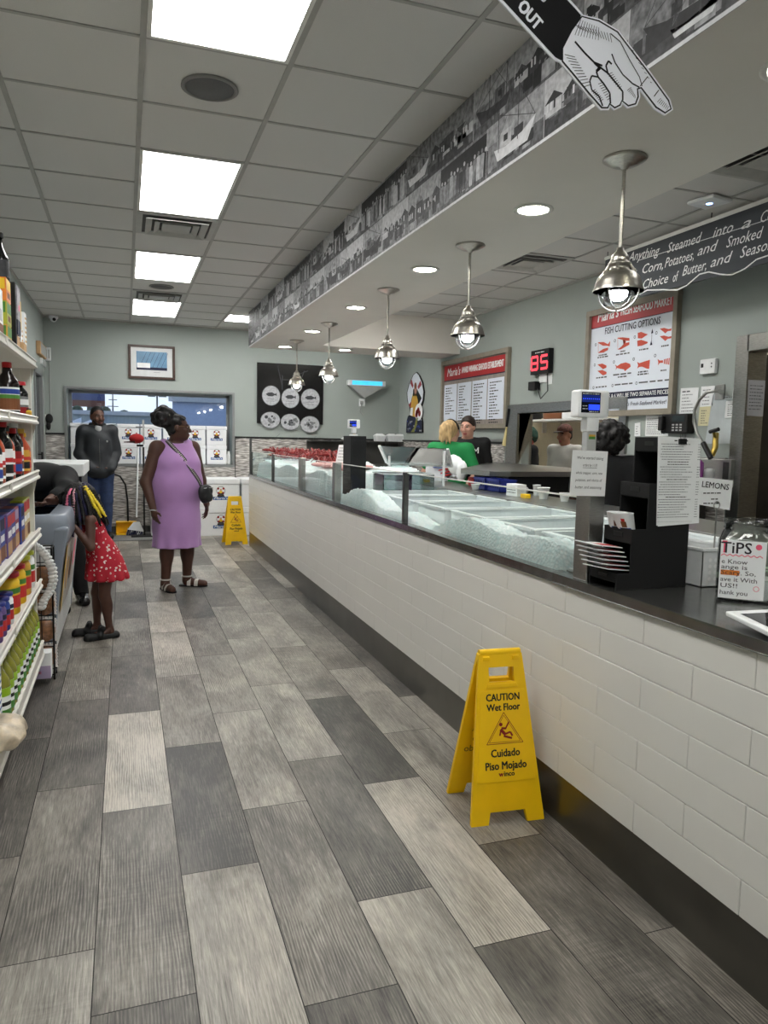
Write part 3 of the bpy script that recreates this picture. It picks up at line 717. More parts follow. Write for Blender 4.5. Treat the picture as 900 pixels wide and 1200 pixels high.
# glass guard: posts and panes
gl = thing('glass_guard', 'low glass sneeze guard with steel posts along the counter edge', 'glass guard', (1.55, 5.9, CT))
m_pane = glass_mat('guard_glass', (243, 250, 248), .75, .03)
posts = [2.24, 4.03, 5.57, 6.78, 8.15, 9.62]
for i, y in enumerate(posts):
    mb = MB()
    if i == 0: mb.box(1.547, 1.61, 2.19, 2.275, CT, 1.3, M['steel'])
    elif i in (2, 3): mb.box(1.545, 1.60, y-.035, y+.035, CT, 1.26, M['steel'])
    else: mb.box(1.545, 1.575, y-.016, y+.016, CT, 1.258, M['dsteel'])
    mb.build('post', gl, .003)
for a, b in zip(posts[:-1], posts[1:]):
    mb = MB(); mb.add([(1.559, b-.04, CT+.002), (1.559, a+.04, CT+.002), (1.559, a+.04, 1.252), (1.559, b-.04, 1.252)], [(0, 1, 2, 3)], m_pane); mb.build('pane', gl)
    MB().box(1.5545, 1.5635, a+.04, b-.04, 1.2515, 1.2565, M['white_metal']).build('edge_strip', gl)
mb = MB(); mb.box(1.56, 2.45, 9.6, 9.606, CT, 1.25, m_pane); mb.build('pane', gl)
MB().box(1.545, 1.575, 9.69, 9.72, CT, 1.43, M['dsteel']).build('post', gl)

# ice beds (crushed ice: nobody could count it)
m_ice, nt, bs = node_mat('crushed_ice')
bs.inputs['Roughness'].default_value = .35; bs.inputs['Base Color'].default_value = lin((226, 240, 242))+(1,); bs.inputs['Subsurface Weight'].default_value = .25; bs.inputs['Subsurface Radius'].default_value = (.02, .03, .03)
vo = nt.nodes.new('ShaderNodeTexVoronoi'); vo.inputs['Scale'].default_value = 70; tc = nt.nodes.new('ShaderNodeTexCoord'); nt.links.new(tc.outputs['Object'], vo.inputs['Vector'])
bp = nt.nodes.new('ShaderNodeBump'); bp.inputs['Strength'].default_value = .35; bp.inputs['Distance'].default_value = .012; nt.links.new(vo.outputs['Distance'], bp.inputs['Height']); nt.links.new(bp.outputs[0], bs.inputs['Normal'])
rp = nt.nodes.new('ShaderNodeValToRGB'); rp.color_ramp.elements[0].color = lin((250, 253, 253))+(1,); rp.color_ramp.elements[1].color = lin((218, 236, 238))+(1,); nt.links.new(vo.outputs['Distance'], rp.inputs[0]); nt.links.new(rp.outputs[0], bs.inputs['Base Color'])
def heap(name, label, x0, x1, y0, y1, zb, zf, dx=.035, seed=1, m=None, amp=.02):
    "zf(u, v) gives the height of the heap over its base rectangle"
    r = random.Random(seed); nx = max(4, int((x1-x0)/dx)); ny = max(4, int((y1-y0)/dx)); vs = []; fs = []
    for j in range(ny+1):
        for i in range(nx+1):
            u, v = i/nx, j/ny; e = min(1, 6*min(u, 1-u)+.0)*min(1, 8*min(v, 1-v)+.15) if False else 1
            z = zb+max(.004, zf(u, v)+r.uniform(-amp, amp)) if 0 < i < nx and 0 < j < ny else zb
            vs.append((x0+(x1-x0)*u, y0+(y1-y0)*v, z))
    for j in range(ny):
        for i in range(nx): a = j*(nx+1)+i; fs.append((a, a+1, a+nx+2, a+nx+1))
    mb = MB().add(vs, fs, m or m_ice, True); o = mb.build(name); return tag(o, label, 'ice', kind='stuff')
heap('crushed_ice', 'crushed ice packed against the glass in front of the white trays', 1.57, 1.78, 2.42, 5.5, .935, lambda u, v: .085+.045*math.sin(v*9)+.025*math.sin(v*23+1)-.02*u, dx=.022, seed=2, amp=.009)
heap('crushed_ice', 'high bank of crushed ice under the fish at the far end of the counter', 1.6, 2.49, 6.0, 9.52, .935, lambda u, v: .19+.05*u+.03*math.sin(v*17), dx=.03, seed=4, amp=.014)

# white fish trays set in the well
m_tray = mat('white_tray', (232, 236, 236), .3, var=.03); m_fr_ = mat('frosted_fish', (186, 198, 200), .35, var=.2, scale=14, bump=.5)
def fish_tray(y, label):
    t = thing('fish_tray', label, 'tray', (1.79, y, .936), 0, 'white fish trays in a row in the ice')
    w, d, h = .68, .42, .1
    mb = MB(); 
    for (a, b, c, e) in ((0, w, 0, .016), (0, w, d-.016, d), (0, .016, .016, d-.016), (w-.016, w, .016, d-.016)): mb.box(a, b, c, e, 0, h, m_tray)
    mb.box(.0, w, 0, d, 0, .012, m_tray); mb.build('body', t, .004, world=False)
    mb = MB()
    for (a, b, c, e) in ((-.012, w+.012, -.014, .02), (-.012, w+.012, d-.02, d+.014), (-.012, .02, .02, d-.02), (w-.02, w+.012, .02, d-.02)): mb.box(a, b, c, e, h, h+.012, m_tray)
    mb.build('rim', t, .004, world=False)
    r = random.Random(int(y*100)); vs = []; fs = []; nx, ny = 16, 10
    for j in range(ny+1):
        for i in range(nx+1): vs.append((.018+(w-.036)*i/nx, .018+(d-.036)*j/ny, .045+r.uniform(-.008, .01)))
    for j in range(ny):
        for i in range(nx): a = j*(nx+1)+i; fs.append((a, a+1, a+nx+2, a+nx+1))
    o = MB().add(vs, fs, m_fr_, True).build('fish_filling', t, world=False); o['kind'] = 'stuff'
for i, y in enumerate((2.44, 2.95, 3.46, 3.97, 4.48, 4.99)):
    fish_tray(y, ['white fish tray nearest the tall steel post', 'second white fish tray from the tall steel post', 'third white fish tray from the tall steel post', 'fourth white fish tray from the tall steel post', 'fifth white fish tray from the tall steel post', 'farthest white fish tray, next to the black cabinet'][i])

# cooked crab clusters heaped on the ice at the far end
m_crab = mat('cooked_crab', (128, 30, 28), .4, var=.4, scale=30)
def crab(mbseed):
    r = random.Random(mbseed); mb = MB(); mb.ball((0, 0, .03), (.07, .05, .028), m_crab, 12, 6)
    for s in (-1, 1):
        for k in range(4):
            a = -.9+k*.55; x, y = math.sin(a), s*math.cos(a)
            mb.tube([(x*.05, y*.04, .03), (x*.1+.01, y*.11, .075+r.uniform(-.01, .015)), (x*.15, y*.17, .02)], [.012, .01, .003], m_crab, 6)
        mb.tube([(.06, s*.03, .03), (.12, s*.08, .05), (.15, s*.05, .045)], [.013, .016, .02], m_crab, 7); mb.ball((.17, s*.035, .045), (.03, .016, .014), m_crab, 8, 5)
    return mb
c0_ = None
for i in range(16):
    x, y, z = 1.92+.13*(i % 3)+random.uniform(-.03, .03), 7.25+.16*i+random.uniform(-.04, .04), 1.18+(.05 if i % 2 else 0)
    if c0_ is None:
        c0_ = thing('cooked_crab', 'dark red cooked crab on the ice at the far end of the counter', 'crab', (x, y, z), 0, 'red crabs heaped on the far ice'); crab(3).build('shell', c0_, world=False)
    else: dup(c0_, (x, y, z), random.uniform(0, 6))
# pale fish fillets in front of the crabs
m_fil = mat('pink_fillet', (226, 164, 158), .4, var=.18, scale=10)
for i in range(6):
    y = 6.1+i*.19; x = 1.78+.2*(i % 2); t = tag(MB().ball((0, 0, .02), (.1, .17, .022), m_fil, 14, 7).build('fish_fillet'), 'pale pink fish fillet on the ice beside the white price card', 'fish', 'pink fillets on the far ice'); t.location = (x, y, 1.175); t.rotation_euler = (random.uniform(-.1, .1), 0, random.uniform(-.4, .4))
# leaning white price card
t = thing('price_card', 'white price card leaning over the pink fillets at the far counter', 'card', (1.95, 6.95, 1.2), 0)
mb = MB(); pl = Plane((1.93, 6.9, 1.19), (.5, -.9, .0), (.22, .1, 1)); mb.rect(pl, 0, .13, 0, .2, M['paper'], 0, .004)
for k in range(5): mb.scribble(pl, .02, .11, .17-.03*k, .008, M['grayink'], .0006)
mb.build('card', t)

# black stepped cabinet with scale at the middle of the counter
bc = thing('black_cabinet', 'square black cabinet on the counter behind the glass, a white scale above it', 'cabinet', (1.8, 5.75, CT))
mb = MB(); mb.box(1.7, 1.83, 5.62, 5.84, CT-.02, 1.47, M['matte_black']); mb.build('body', bc, .004)
MB().box(1.71, 1.82, 5.618, 5.622, 1.02, 1.2, M['black']).box(1.71, 1.82, 5.618, 5.622, 1.22, 1.44, M['black']).build('front_panel', bc)
def scale_unit(label, x, y, zb, zh, k, base_z=None):
    t = thing('weighing_scale', label, 'scale', (x, y, zb), 0)
    m_sc = mat('screen_blue', (24, 40, 110), .2, emit=.25); m_sk_ = mat('screen_dark', (18, 22, 34), .15); m_hi = mat('screen_highlight', (40, 70, 235), .3, emit=.6)
    MB().box(x-.03*k, x+.03*k, y-.025*k, y+.025*k, zb, zh-.03*k, M['wallgrey']).build('pole', t, .004)
    MB().box(x-.06*k, x+.06*k, y-.04*k, y+.05*k, zb, zb+.012, M['white']).build('foot', t, .003)
    mb = MB(); mb.box(x-.036*k, x+.036*k, y-.035*k, y+.035*k, zh-.075*k, zh, M['white']); mb.build('neck', t, .006)
    hd = MB().box(x-.095*k, x+.095*k, y-.035*k, y+.05*k, zh, zh+.145*k, M['white']).build('display_head', t, .012*k)
    pl = PLY(y-.0355*k); mb = MB(); a0, a1, b0, b1 = x-.083*k, x+.035*k, zh+.025*k, zh+.132*k
    mb.rect(pl, a0, a1, b0, b1, m_sk_, .0006); mb.rect(pl, a0+.004*k, a1-.004*k, b0+.055*k, b1-.014*k, m_sc, .001)
    mb.rect(pl, a0+.045*k, a1-.004*k, b0+.014*k, b0+.044*k, m_hi, .001); mb.scribble(pl, a0+.006*k, a1-.01*k, b1-.008*k, .006*k, M['white'], .0012); mb.scribble(pl, a0+.008*k, a0+.04*k, b0+.035*k, .006*k, M['white'], .0012); mb.scribble(pl, a0+.008*k, a0+.04*k, b0+.02*k, .006*k, M['white'], .0012)
    for q in range(9): mb.rect(pl, a0+.008*k+q*.0122*k, a0+.015*k+q*.0122*k, b0+.07*k, b0+.076*k, m_hi, .0014)
    mb.scribble(pl, a0+.05*k, a1-.008*k, b0+.006*k, .006*k, M['white'], .0012)
    mb.build('screen', hd)
    pl = PLY(y-.0265*k); MB().rect(pl, x-.02*k, x+.02*k, zh-.1*k, zh-.09*k, M['gold'], .0006).rect(pl, x-.02*k, x+.02*k, zh-.115*k, zh-.1*k, M['green'], .0006).build('sticker', t)
scale_unit('white scale with a lit blue display on its pole beside the handwritten sign', 1.65, 2.36, CT, 1.545, .7)
scale_unit('small white scale display standing on the black cabinet at mid counter', 1.755, 5.73, 1.47, 1.53, .5)
tag(MB().box(1.62, 1.9, 2.385, 2.52, .936, CT-.001, M['steel_h']).build('scale_shelf', bevel=.002), 'small steel plate under the white scale pole', 'plate')

# hand-written sign on the tall post
hw = thing('paper_sign', 'white handwritten paper sign taped in front of the tall steel post', 'sign', (1.52, 2.18, 1.27), 0)
pl = Plane((1.451, 2.172, 1.268), (.145, .004, -.004), (-.004, 0, .15)); mb = MB(); mb.rect(pl, 0, .147, 0, .158, M['paper'], 0, .002); mb.build('sheet', hw)
mb = MB()
for i, (s, b) in enumerate((("We've started taking", .132), ('orders by 11:30', .107), ('whole snapper, corn, new', .08), ('potatoes, and choice of', .055), ('butter, and seasoning', .03))):
    vs, fs = text_geo(s, .014, shear=.2, align='LEFT'); w = max(v[0] for v in vs); mb.text(pl, .018 if i != 1 else .045, b, s, .014, M['ink'], .0006, sx=(.112 if i != 1 else .06)/w, shear=.2, align='LEFT')
mb.line(pl, [(.045, .098), (.105, .098)], .0012, M['ink'], .0006); mb.build('lettering', hw)
# stepped black organizer
og = thing('leaflet_organizer', 'tall stepped black leaflet organizer at the near end of the counter', 'organizer', (1.7, 2.1, CT))
yn, yf_ = 2.03, 2.178
def ox(px): return onz(718, 691, CT)[0]+(px-718)*.291/86
xs = [ox(718), ox(734), ox(752), ox(767), ox(804)]; zs = [ony(718, 673, yn)[2], ony(734, 621, yn)[2], ony(752, 567, yn)[2], ony(767, 512, yn)[2]]
prof = [(xs[0], CT), (xs[4], CT), (xs[4], zs[3]), (xs[3], zs[3]), (xs[3], zs[2]), (xs[2], zs[2]), (xs[2], zs[1]), (xs[1], zs[1]), (xs[1], zs[0]), (xs[0], zs[0])]
for y in (yn, yf_): MB().poly(PLY(y), prof, M['matte_black'], 0, .006).build('side_panel', og, .001)
MB().box(xs[4]-.006, xs[4], yn+.006, yf_, CT, zs[3], M['matte_black']).build('back_panel', og)
zb_ = CT
for i in range(4):
    ft = .03 if i == 0 else .048
    zt = zs[i]; MB().box(xs[i], xs[i]+.006, yn+.006, yf_, zt-ft, zt, M['matte_black']).build('pocket_front', og, .001)
    MB().box(xs[i]-.002, xs[i], yn+.05, yf_-.05, zt-ft*.62, zt-ft*.3, M['black']).build('label_holder', og)
    MB().box(xs[i]+.006, xs[4]-.006, yn+.006, yf_, zt-ft-.004, zt-ft, M['matte_black']).build('shelf', og)
# leaflets in its lowest pocket, cups / napkin cones in the second
m_leaf = mat('leaflet_print', (190, 40, 50), .5, var=.15)
rl = random.Random(4)
lf = None
for i in range(6):
    t = thing('leaflet', 'red and white folded leaflet fanned out of the lowest organizer pocket', 'leaflet', (xs[0]+.02, yn+.075, zs[0]+.005+.0065*i), 0, 'leaflets in the lowest organizer pocket')
    mb = MB(); a = .32-.06*i+rl.uniform(-.03, .03)
    pl = Plane((-.055-.008*i, .066, .012+.01*i), (0, -1, 0), (1, 0, -.12)); mb.rect(pl, .0, .12, 0, .11, M['paper'], 0, .003); mb.rect(pl, .05, .115, .03, .1, m_leaf, .0008); mb.rect(pl, .006, .04, .01, .05, M['grayink'], .0008); mb.build('sheet', t, world=False)
    t.rotation_euler = (0, 0, a*.6)
for i, (dy, dx, tl_) in enumerate(((.02, .0, .16), (.075, -.012, -.22))):
    t = thing('printed_cup', ['white paper cup with round emblem leaning in the second organizer pocket', 'white folded paper cup with blue print at the left of the second organizer pocket'][i], 'cup', (xs[1]+.035, yn+.045+dy, zs[1]-.028), 0)
    mb = MB(); mb.lathe([(.026, 0), (.037, .075), (.039, .078), (.035, .075), (.024, .004), (0, .004)], (0, 0, 0), M['paper'], 24)
    mb.v = [(x+z*(-.25), y+z*tl_, z) for x, y, z in mb.v]; mb.build('body', t, world=False)
    mb = MB()
    def cpt(an, z, r=.0008): rr = .026+.011*z/.075+r; return (rr*math.cos(an)-z*.25, rr*math.sin(an)+z*tl_, z)
    for (a0, a1, z0, z1, mm) in ((3.3, 4.6, .012, .028, M['blue']), (3.65, 4.2, .03, .05, M['brown']), (3.75, 4.1, .05, .06, M['red'])):
        n = 8; vs = [cpt(a0+(a1-a0)*k/n, z) for z in (z0, z1) for k in range(n+1)]; mb.add(vs, [(k, k+1, k+n+2, k+n+1) for k in range(n)], mm)
    mb.build('emblem', t, world=False)
# crumpled white tissue on the third step
t = tag(MB().ball((0, 0, 0), (.05, .04, .01), M['paper'], 14, 7).ball((.02, -.02, .006), (.03, .02, .012), M['paper'], 10, 6).build('tissue'), 'crumpled white tissue lying on the third step of the black organizer', 'tissue'); t.location = (xs[2]+.05, yn+.07, zs[2]-.036)
# order sheet clipped on the near side of the organizer
os_ = thing('order_sheet', 'long printed order sheet hung by a binder clip on the organizer side', 'paper', (1.74, yn-.006, 1.2), 0)
yy = yn-.0062; pl = PLY(yy); q = [BY(770, 616, yy), BY(818, 612, yy), BY(820, 514, yy), BY(772, 511, yy)]
mb = MB(); mb.poly(pl, q, M['paper'], -.002, .002); mb.poly(pl, [(a+.004, b-.003) for a, b in q], M['paper'], 0, .0012); mb.build('sheet', os_)
mb = MB(); a0, a1 = q[3][0]+.012, q[1][0]-.008; zt_, zb2 = q[3][1]-.014, q[0][1]+.02; rr = random.Random(9)
mb.scribble(pl, (a0+a1)/2-.03, (a0+a1)/2+.03, zt_, .006, M['ink'], .0008, rr); n = 30
for k in range(n):
    z = zt_-.012-(zt_-zb2-.012)*k/n
    if k in (7, 8, 14, 21): mb.scribble(pl, a0+.03, a1-.05, z, .004, M['ink'], .0008, rr); continue
    mb.scribble(pl, a0+rr.choice([0, 0, .005]), a1-rr.uniform(.03, .08), z, .003, M['grayink'], .0008, rr); mb.scribble(pl, a1-.012, a1, z, .003, M['grayink'], .0008, rr)
for k in range(3): mb.rect(pl, a0+k*.05, a0+.0485+k*.05, zb2-.008, zb2-.0075, M['grayink'], .0008)
mb.build('printed_text', os_)
mb = MB(); pc = BY(800, 519, yy-.004); mb.box(pc[0]-.014, pc[0]+.014, yy-.008, yy+.01, pc[1]-.004, pc[1]+.014, M['black'])
for s in (-1, 1): mb.tube([(pc[0]+s*.01, yy-.003, pc[1]+.014), (pc[0]+s*.012, yy-.004, pc[1]+.03), (pc[0]+s*.004, yy-.004, pc[1]+.03), (pc[0]+s*.004, yy-.003, pc[1]+.014)], .001, M['black'], 6)
mb.build('binder_clip', os_)

# perforated white basket, sign holder, tip jar, little box, tablet
bk = thing('plastic_basket', 'white perforated plastic basket between the organizer and the tip jar', 'basket', (1.93, 2.08, CT))
x0, x1, y0, y1 = 1.885, 2.04, 2.0, 2.24; mb = MB(); zt = 1.095
def wall_h(p, q, th):
    P, Q = Vector(p), Vector(q); n = (Q-P).cross(Vector((0, 0, 1))).normalized()*th; mb.hexa([P, Q, Q+n, P+n], [P+Vector((0, 0, zt-CT)), Q+Vector((0, 0, zt-CT)), Q+n+Vector((0, 0, zt-CT)), P+n+Vector((0, 0, zt-CT))], M['white'])
wall_h((x0, y0, CT), (x0, y1, CT), -.003 if False else .003); wall_h((x1, y1, CT), (x1, y0, CT), .003); wall_h((x1, y0, CT), (x0, y0, CT), .003); wall_h((x0, y1, CT), (x1, y1, CT), .003)
mb.box(x0, x1, y0, y1, CT, CT+.004, M['white']); mb.build('body', bk)
mb = MB()
for (a, b, c, d) in ((x0-.006, x1+.006, y0-.006, y0+.006), (x0-.006, x1+.006, y1-.006, y1+.006), (x0-.006, x0+.006, y0, y1), (x1-.006, x1+.006, y0, y1)): mb.box(a, b, c, d, zt-.012, zt, M['white'])
mb.build('rim', bk, .003)
mb = MB(); m_hole = mat('basket_hole_glow', (252, 252, 252), .8); pl = PLY(y0-.0035)
for i in range(5):
    for j in range(4): mb.disc(pl, x0+.03+i*.024, CT+.03+j*.022, .007, m_hole, .0006, n=12)
mb.build('holes', bk)
sh_ = thing('sign_holder', 'LEMONS card on a steel wire stand rising out of the white basket', 'sign', (2.0, 2.06, CT+.006))
yy = 2.06; a = BY(836, 655, yy); b = BY(836, 592, yy)
mb = MB(); mb.cyl((a[0], yy, CT+.006), (a[0]+.0, yy, b[1]-.012), .003, M['steel']); mb.tube([(a[0]+.013*math.cos(2*PI*k/16), yy, b[1]+.013*math.sin(2*PI*k/16)) for k in range(16)], .002, M['steel'], 8, closed=True); mb.cyl((a[0], yy, CT+.006), (a[0], yy, CT+.012), .03, M['steel'], n=20); mb.build('stand', sh_)
pl = PLY(yy+.004); q = [BY(818, 591, yy), BY(856, 598, yy), BY(860, 563, yy), BY(818, 559, yy)]; mb = MB(); mb.poly(pl, q, M['paper'], 0, .002)
text_fit(mb, pl, BY(823, 567.5, yy), BY(855, 571.5, yy), 'LEMONS', .03, M['ink'], .0008, offset=.01)
for (u, v) in (((825, 578), (846, 580)), ((834, 585), (842, 586)), ((825, 590), (844, 593))):
    p0, p1 = BY(*u, yy), BY(*v, yy); mb.scribble(pl, p0[0], p1[0], p0[1], .006, M['ink'], .0008)
mb.build('card', sh_)
tj = thing('tip_jar', 'big clear glass tip jar with a handwritten TIPS note on its front', 'jar', (1.9, 1.825, CT), -.74)
m_jar = glass_mat('jar_glass', (250, 252, 251), .9, .05)
def rsq(r, z, n=40):   # rounded square section
    o = []
    for k in range(n):
        a = 2*PI*k/n; c, s = math.cos(a), math.sin(a); q = (abs(c)**5+abs(s)**5)**(-1/5)*(r); o.append((c*q, s*q, z))
    return o
def loft(mb, rings, m, cap0=False, cap1=False, smooth=True):
    n = len(rings[0]); vs = [p for r in rings for p in r]; fs = []
    for i in range(len(rings)-1):
        for j in range(n): fs.append((i*n+j, i*n+(j+1) % n, (i+1)*n+(j+1) % n, (i+1)*n+j))
    mb.add(vs, fs, m, smooth)
    if cap0: mb.add(rings[0], [tuple(range(n-1, -1, -1))], m)
    if cap1: mb.add(rings[-1], [tuple(range(n))], m)
    return mb
def rci(r, z, n=40): return [(r*math.cos(2*PI*k/n), r*math.sin(2*PI*k/n), z) for k in range(n)]
mb = MB(); loft(mb, [rsq(0.0782, .0), rsq(0.0856, .008), rsq(0.0874, .03), rsq(0.0874, .18), rsq(0.0810, .2), rci(0.0754, .218), rci(0.0718, .225), rci(0.0745, .23), rci(0.0718, .238), rci(0.0745, .245), rci(0.0727, .258), rci(0.0662, .258), rci(0.0662, .222), rsq(0.0754, .195), rsq(0.0828, .17), rsq(0.0828, .03), rsq(0.0754, .006)], m_jar, True, True); mb.build('glass_body', tj, world=False)
mb = MB(); r2 = random.Random(3)
for k in range(9): 
    pl = Plane((r2.uniform(-.04, .04), r2.uniform(-.03, .03), .012+.012*k), (1, r2.uniform(-.5, .5), r2.uniform(-.3, .3)), (0, 1, r2.uniform(-.4, .4))); mb.rect(pl, -.05, .05, -.02, .02, mat('banknote', (150, 172, 146), .7), 0, .001)
mb.build('banknotes', tj, world=False)
pl = Plane((-.082, -.09, .012), (1, 0, 0), (0, 0, 1)); mb = MB(); mb.rect(pl, 0, .13, 0, .185, M['paper'], 0, .001)
m_mk = mat('marker_ink', (40, 34, 40), .6); m_mp = mat('pink_marker', (235, 90, 120), .6)
mb.text(pl, .045, .16, 'TiPS', .05, m_mk, .001, offset=.012); mb.rect(pl, .004, .018, .176, .183, m_mp, .0008); mb.rect(pl, .008, .014, .145, .18, m_mp, .0007); mb.disc(pl, .108, .168, .009, m_mp, .0008)
mb.line(pl, [(.002+i*.0085, .135+(.006 if i % 2 else 0)) for i in range(15)], .0025, m_mp, .0008)
mb.rect(pl, .004, .058, .074, .09, M['orange'], .0006)
for s, b, w in (('e Know', .117, .075), ('ange is', .1, .075), ('Scary. So,', .082, .1), ('ave it With', .06, .105), ('US!!', .04, .05), ('hank you', .018, .08)):
    vs, fs = text_geo(s, .02, align='LEFT'); mb.text(pl, .004, b, s, .02, m_mk, .001, sx=w/max(v[0] for v in vs), align='LEFT', offset=.004)
mb.ring(pl, .108, .036, .007, .0085, m_mp, .001, 16); mb.build('note', tj, world=False)
t = tag(MB().box(0, .1, 0, .05, 0, .07, M['white']).build('card_box', bevel=.004), 'small plain white box standing right of the tip jar note', 'box'); p = onz(884, 706, CT); t.location = (p[0], p[1], CT+.001)
tb = thing('tablet', 'white-framed tablet on a slanted stand at the right edge of the counter', 'tablet', (1.75, 1.42, CT))
A = onz(850, 716, .985); B = onz(900, 740, .985); D = onz(900, 692, 1.0)
u = Vector(B-A).normalized(); v = Vector(D-A); v = (v-u*v.dot(u)).normalized(); 
pl = Plane(Vector(A), u, v); W_, H_ = .25, .3
mb = MB(); mb.rect(pl, 0, W_, 0, H_, M['white'], 0, .014); mb.build('body', tb, .004)
mb = MB(); mb.rect(pl, .04, W_-.03, .022, H_-.022, mat('tablet_screen', (14, 14, 16), .08), .0008); mb.text(pl, .02, .015, '/', .01, M['grayink'], .0008); mb.build('screen', tb)
pm = Vector(pl.p(W_*.5, H_*.5, -.014)); mb = MB(); mb.box(pm.x-.06, pm.x+.06, pm.y-.07, pm.y+.07, CT, CT+.012, M['wallgrey']); mb.cyl((pm.x, pm.y, CT+.01), tuple(pm), .018, M['wallgrey']); mb.build('stand', tb)
# ------------------------------------------------------------------ things on the back wall
YW = YB-.001
pf = thing('framed_picture', 'dark-framed picture of boat masts hung above the window', 'picture', (.39, YW, 2.49))
x0, x1, z0, z1 = .063, .71, 2.25, 2.735; m_wood = mat('dark_wood_frame', (62, 42, 32), .4, var=.2, scale=20)
mb = MB()
for (a, b, c, d) in ((x0, x1, z0, z0+.035), (x0, x1, z1-.035, z1), (x0, x0+.035, z0+.035, z1-.035), (x1-.035, x1, z0+.035, z1-.035)): mb.box(a, b, YW-.03, YW, c, d, m_wood)
mb.build('frame', pf, .004)
pl = PLY(YW-.014); mb = MB(); mb.rect(pl, x0+.03, x1-.03, z0+.03, z1-.03, mat('picture_mat', (206, 208, 208), .3), 0, .008)
m_skyb = mat('picture_sky', (96, 138, 170), .3, var=.3, scale=5); mb.rect(pl, x0+.11, x1-.11, z0+.13, z1-.09, m_skyb, .001); mb.rect(pl, x0+.11, x1-.11, z0+.13, z0+.17, M['navy'], .002)
for i in range(6): a = x0+.15+i*.06; mb.line(pl, [(a, z0+.16), (a+.1, z1-.1)], .004, M['navy'], .0024)
mb.rect(pl, x0+.12, x0+.3, z0+.16, z0+.23, M['white'], .0026); mb.scribble(pl, x0+.35, x0+.44, z0+.1, .008, M['grayink'], .002); mb.build('print', pf)

pp = thing('plate_picture', 'black picture panel of six silver fish plates on the back wall', 'picture', (2.44, YW, 2.1))
x0, x1, z0, z1 = 1.917, 2.961, 1.655, 2.575; MB().box(x0, x1, YW-.03, YW, z0, z1, mat('gloss_black_panel', (13, 13, 14), .25)).build('panel', pp, .003)
pl = PLY(YW-.0305); k = (x1-x0)/763
m_pw = mat('plate_silver', (176, 178, 182), .5, var=.25, scale=30); m_pg = mat('plate_grey', (112, 114, 116), .5, var=.35, scale=40); m_pd = mat('plate_dark', (52, 54, 58), .5, var=.3, scale=30)
def pq(u, v): return x0+(u-62)*k, z1-(v-50)*k*1.33
mb = MB(); rq = random.Random(8)
for i, (u, v, rx, ry) in enumerate(((220, 322, 104, 84), (440, 338, 104, 84), (672, 338, 112, 88), (213, 528, 112, 70), (440, 540, 112, 70), (670, 556, 114, 72))):
    a, b = pq(u, v); mb.disc(pl, a, b, rx*k, m_pg, .0008, ry*k*1.33, 32); mb.disc(pl, a, b, rx*k*.95, m_pw, .0012, ry*k*1.33*.95, 32)
    if i < 3:
        w = rx*k*.6; mb.poly(pl, [(a-w, b+.02), (a-w*.5, b+.045), (a+w*.2, b+.05), (a+w*.7, b+.025), (a+w, b+.045), (a+w, b-.005), (a+w*.7, b+.01), (a+w*.2, b-.012), (a-w*.5, b-.01)], m_pd, .0016)
        for q in (-.05, -.085): mb.scribble(pl, a-w*.8, a+w*.6, b+q, .008, m_pd, .0016, rq)
    else:
        for q in range(16):
            an, rr = rq.uniform(0, 6.28), rq.uniform(0, .7); mb.disc(pl, a+rx*k*rr*math.cos(an), b+ry*k*1.2*rr*math.sin(an), rq.uniform(.012, .03), rq.choice([m_pd, m_pg, m_pg]), .0014+.00003*q, n=7)
for (u0, v0, u1, v1) in ((290, 70, 345, 240), (340, 185, 520, 185), (345, 150, 345, 270), (600, 100, 560, 180), (540, 130, 640, 100)): mb.line(pl, [pq(u0, v0), pq(u1, v1)], .012, m_pd, .001)
for (u, v) in ((300, 660), (730, 670), (520, 690)): mb.line(pl, [pq(u-22, v+12), pq(u+20, v-18)], .005, m_pg, .001)
mb.build('printed_plates', pp)

it = thing('insect_trap', 'white wedge-shaped insect trap lamp glowing light blue on the back wall', 'insect lamp', (3.68, YW, 2.25))
def bw(u, v, y=YW): return BY(360+u/4.5, 370+v/4.5, y)
pl = PLY(YW-.1); a, b = bw(207, 340), bw(402, 376); t3 = bw(295, 436)
mb = MB(); mb.poly(pl, [(a[0], b[1]), (b[0], b[1]), (b[0], a[1]), (a[0], a[1])], M['white'], 0, .1); mb.poly(pl, [(a[0]+.01, b[1]), (t3[0], t3[1]), (b[0]-.01, b[1])], M['wallgrey'], 0, .1); mb.build('body', it, .004)
p, q = bw(228, 343), bw(386, 372); MB().rect(pl, p[0], q[0], q[1], p[1], mat('blue_tube_light', (70, 190, 240), .4, emit=.55), .001).build('tube_window', it)
ou = thing('wall_outlet', 'small white outlet with a plug below the light blue insect trap', 'outlet', (bw(288, 458)[0], YW, bw(288, 458)[1])); a = bw(288, 458)
MB().box(a[0]-.05, a[0]+.05, YW-.01, YW, a[1]-.06, a[1]+.06, M['white']).build('plate', ou, .003)
MB().box(a[0]-.03, a[0]+.01, YW-.05, YW-.01, a[1]-.03, a[1]+.02, M['wallgrey']).tube([(a[0]-.01, YW-.03, a[1]-.03), (a[0]-.03, YW-.02, a[1]-.14), (a[0]+.02, YW-.012, a[1]-.2)], .008, M['wallgrey'], 6).build('plug', ou)
a = BY(56, 415, YW); t = thing('switch_box', 'white double switch box high on the back wall next to the left corner', 'switch', (a[0], YW, a[1]))
MB().box(a[0]-.04, a[0]+.04, YW-.03, YW, a[1]-.09, a[1]+.09, M['white']).build('plate', t, .004); MB().box(a[0]-.024, a[0]-.008, YW-.036, YW-.03, a[1]-.06, a[1]+.06, M['wallgrey']).box(a[0]+.008, a[0]+.024, YW-.036, YW-.03, a[1]-.06, a[1]+.06, M['wallgrey']).build('rocker', t)
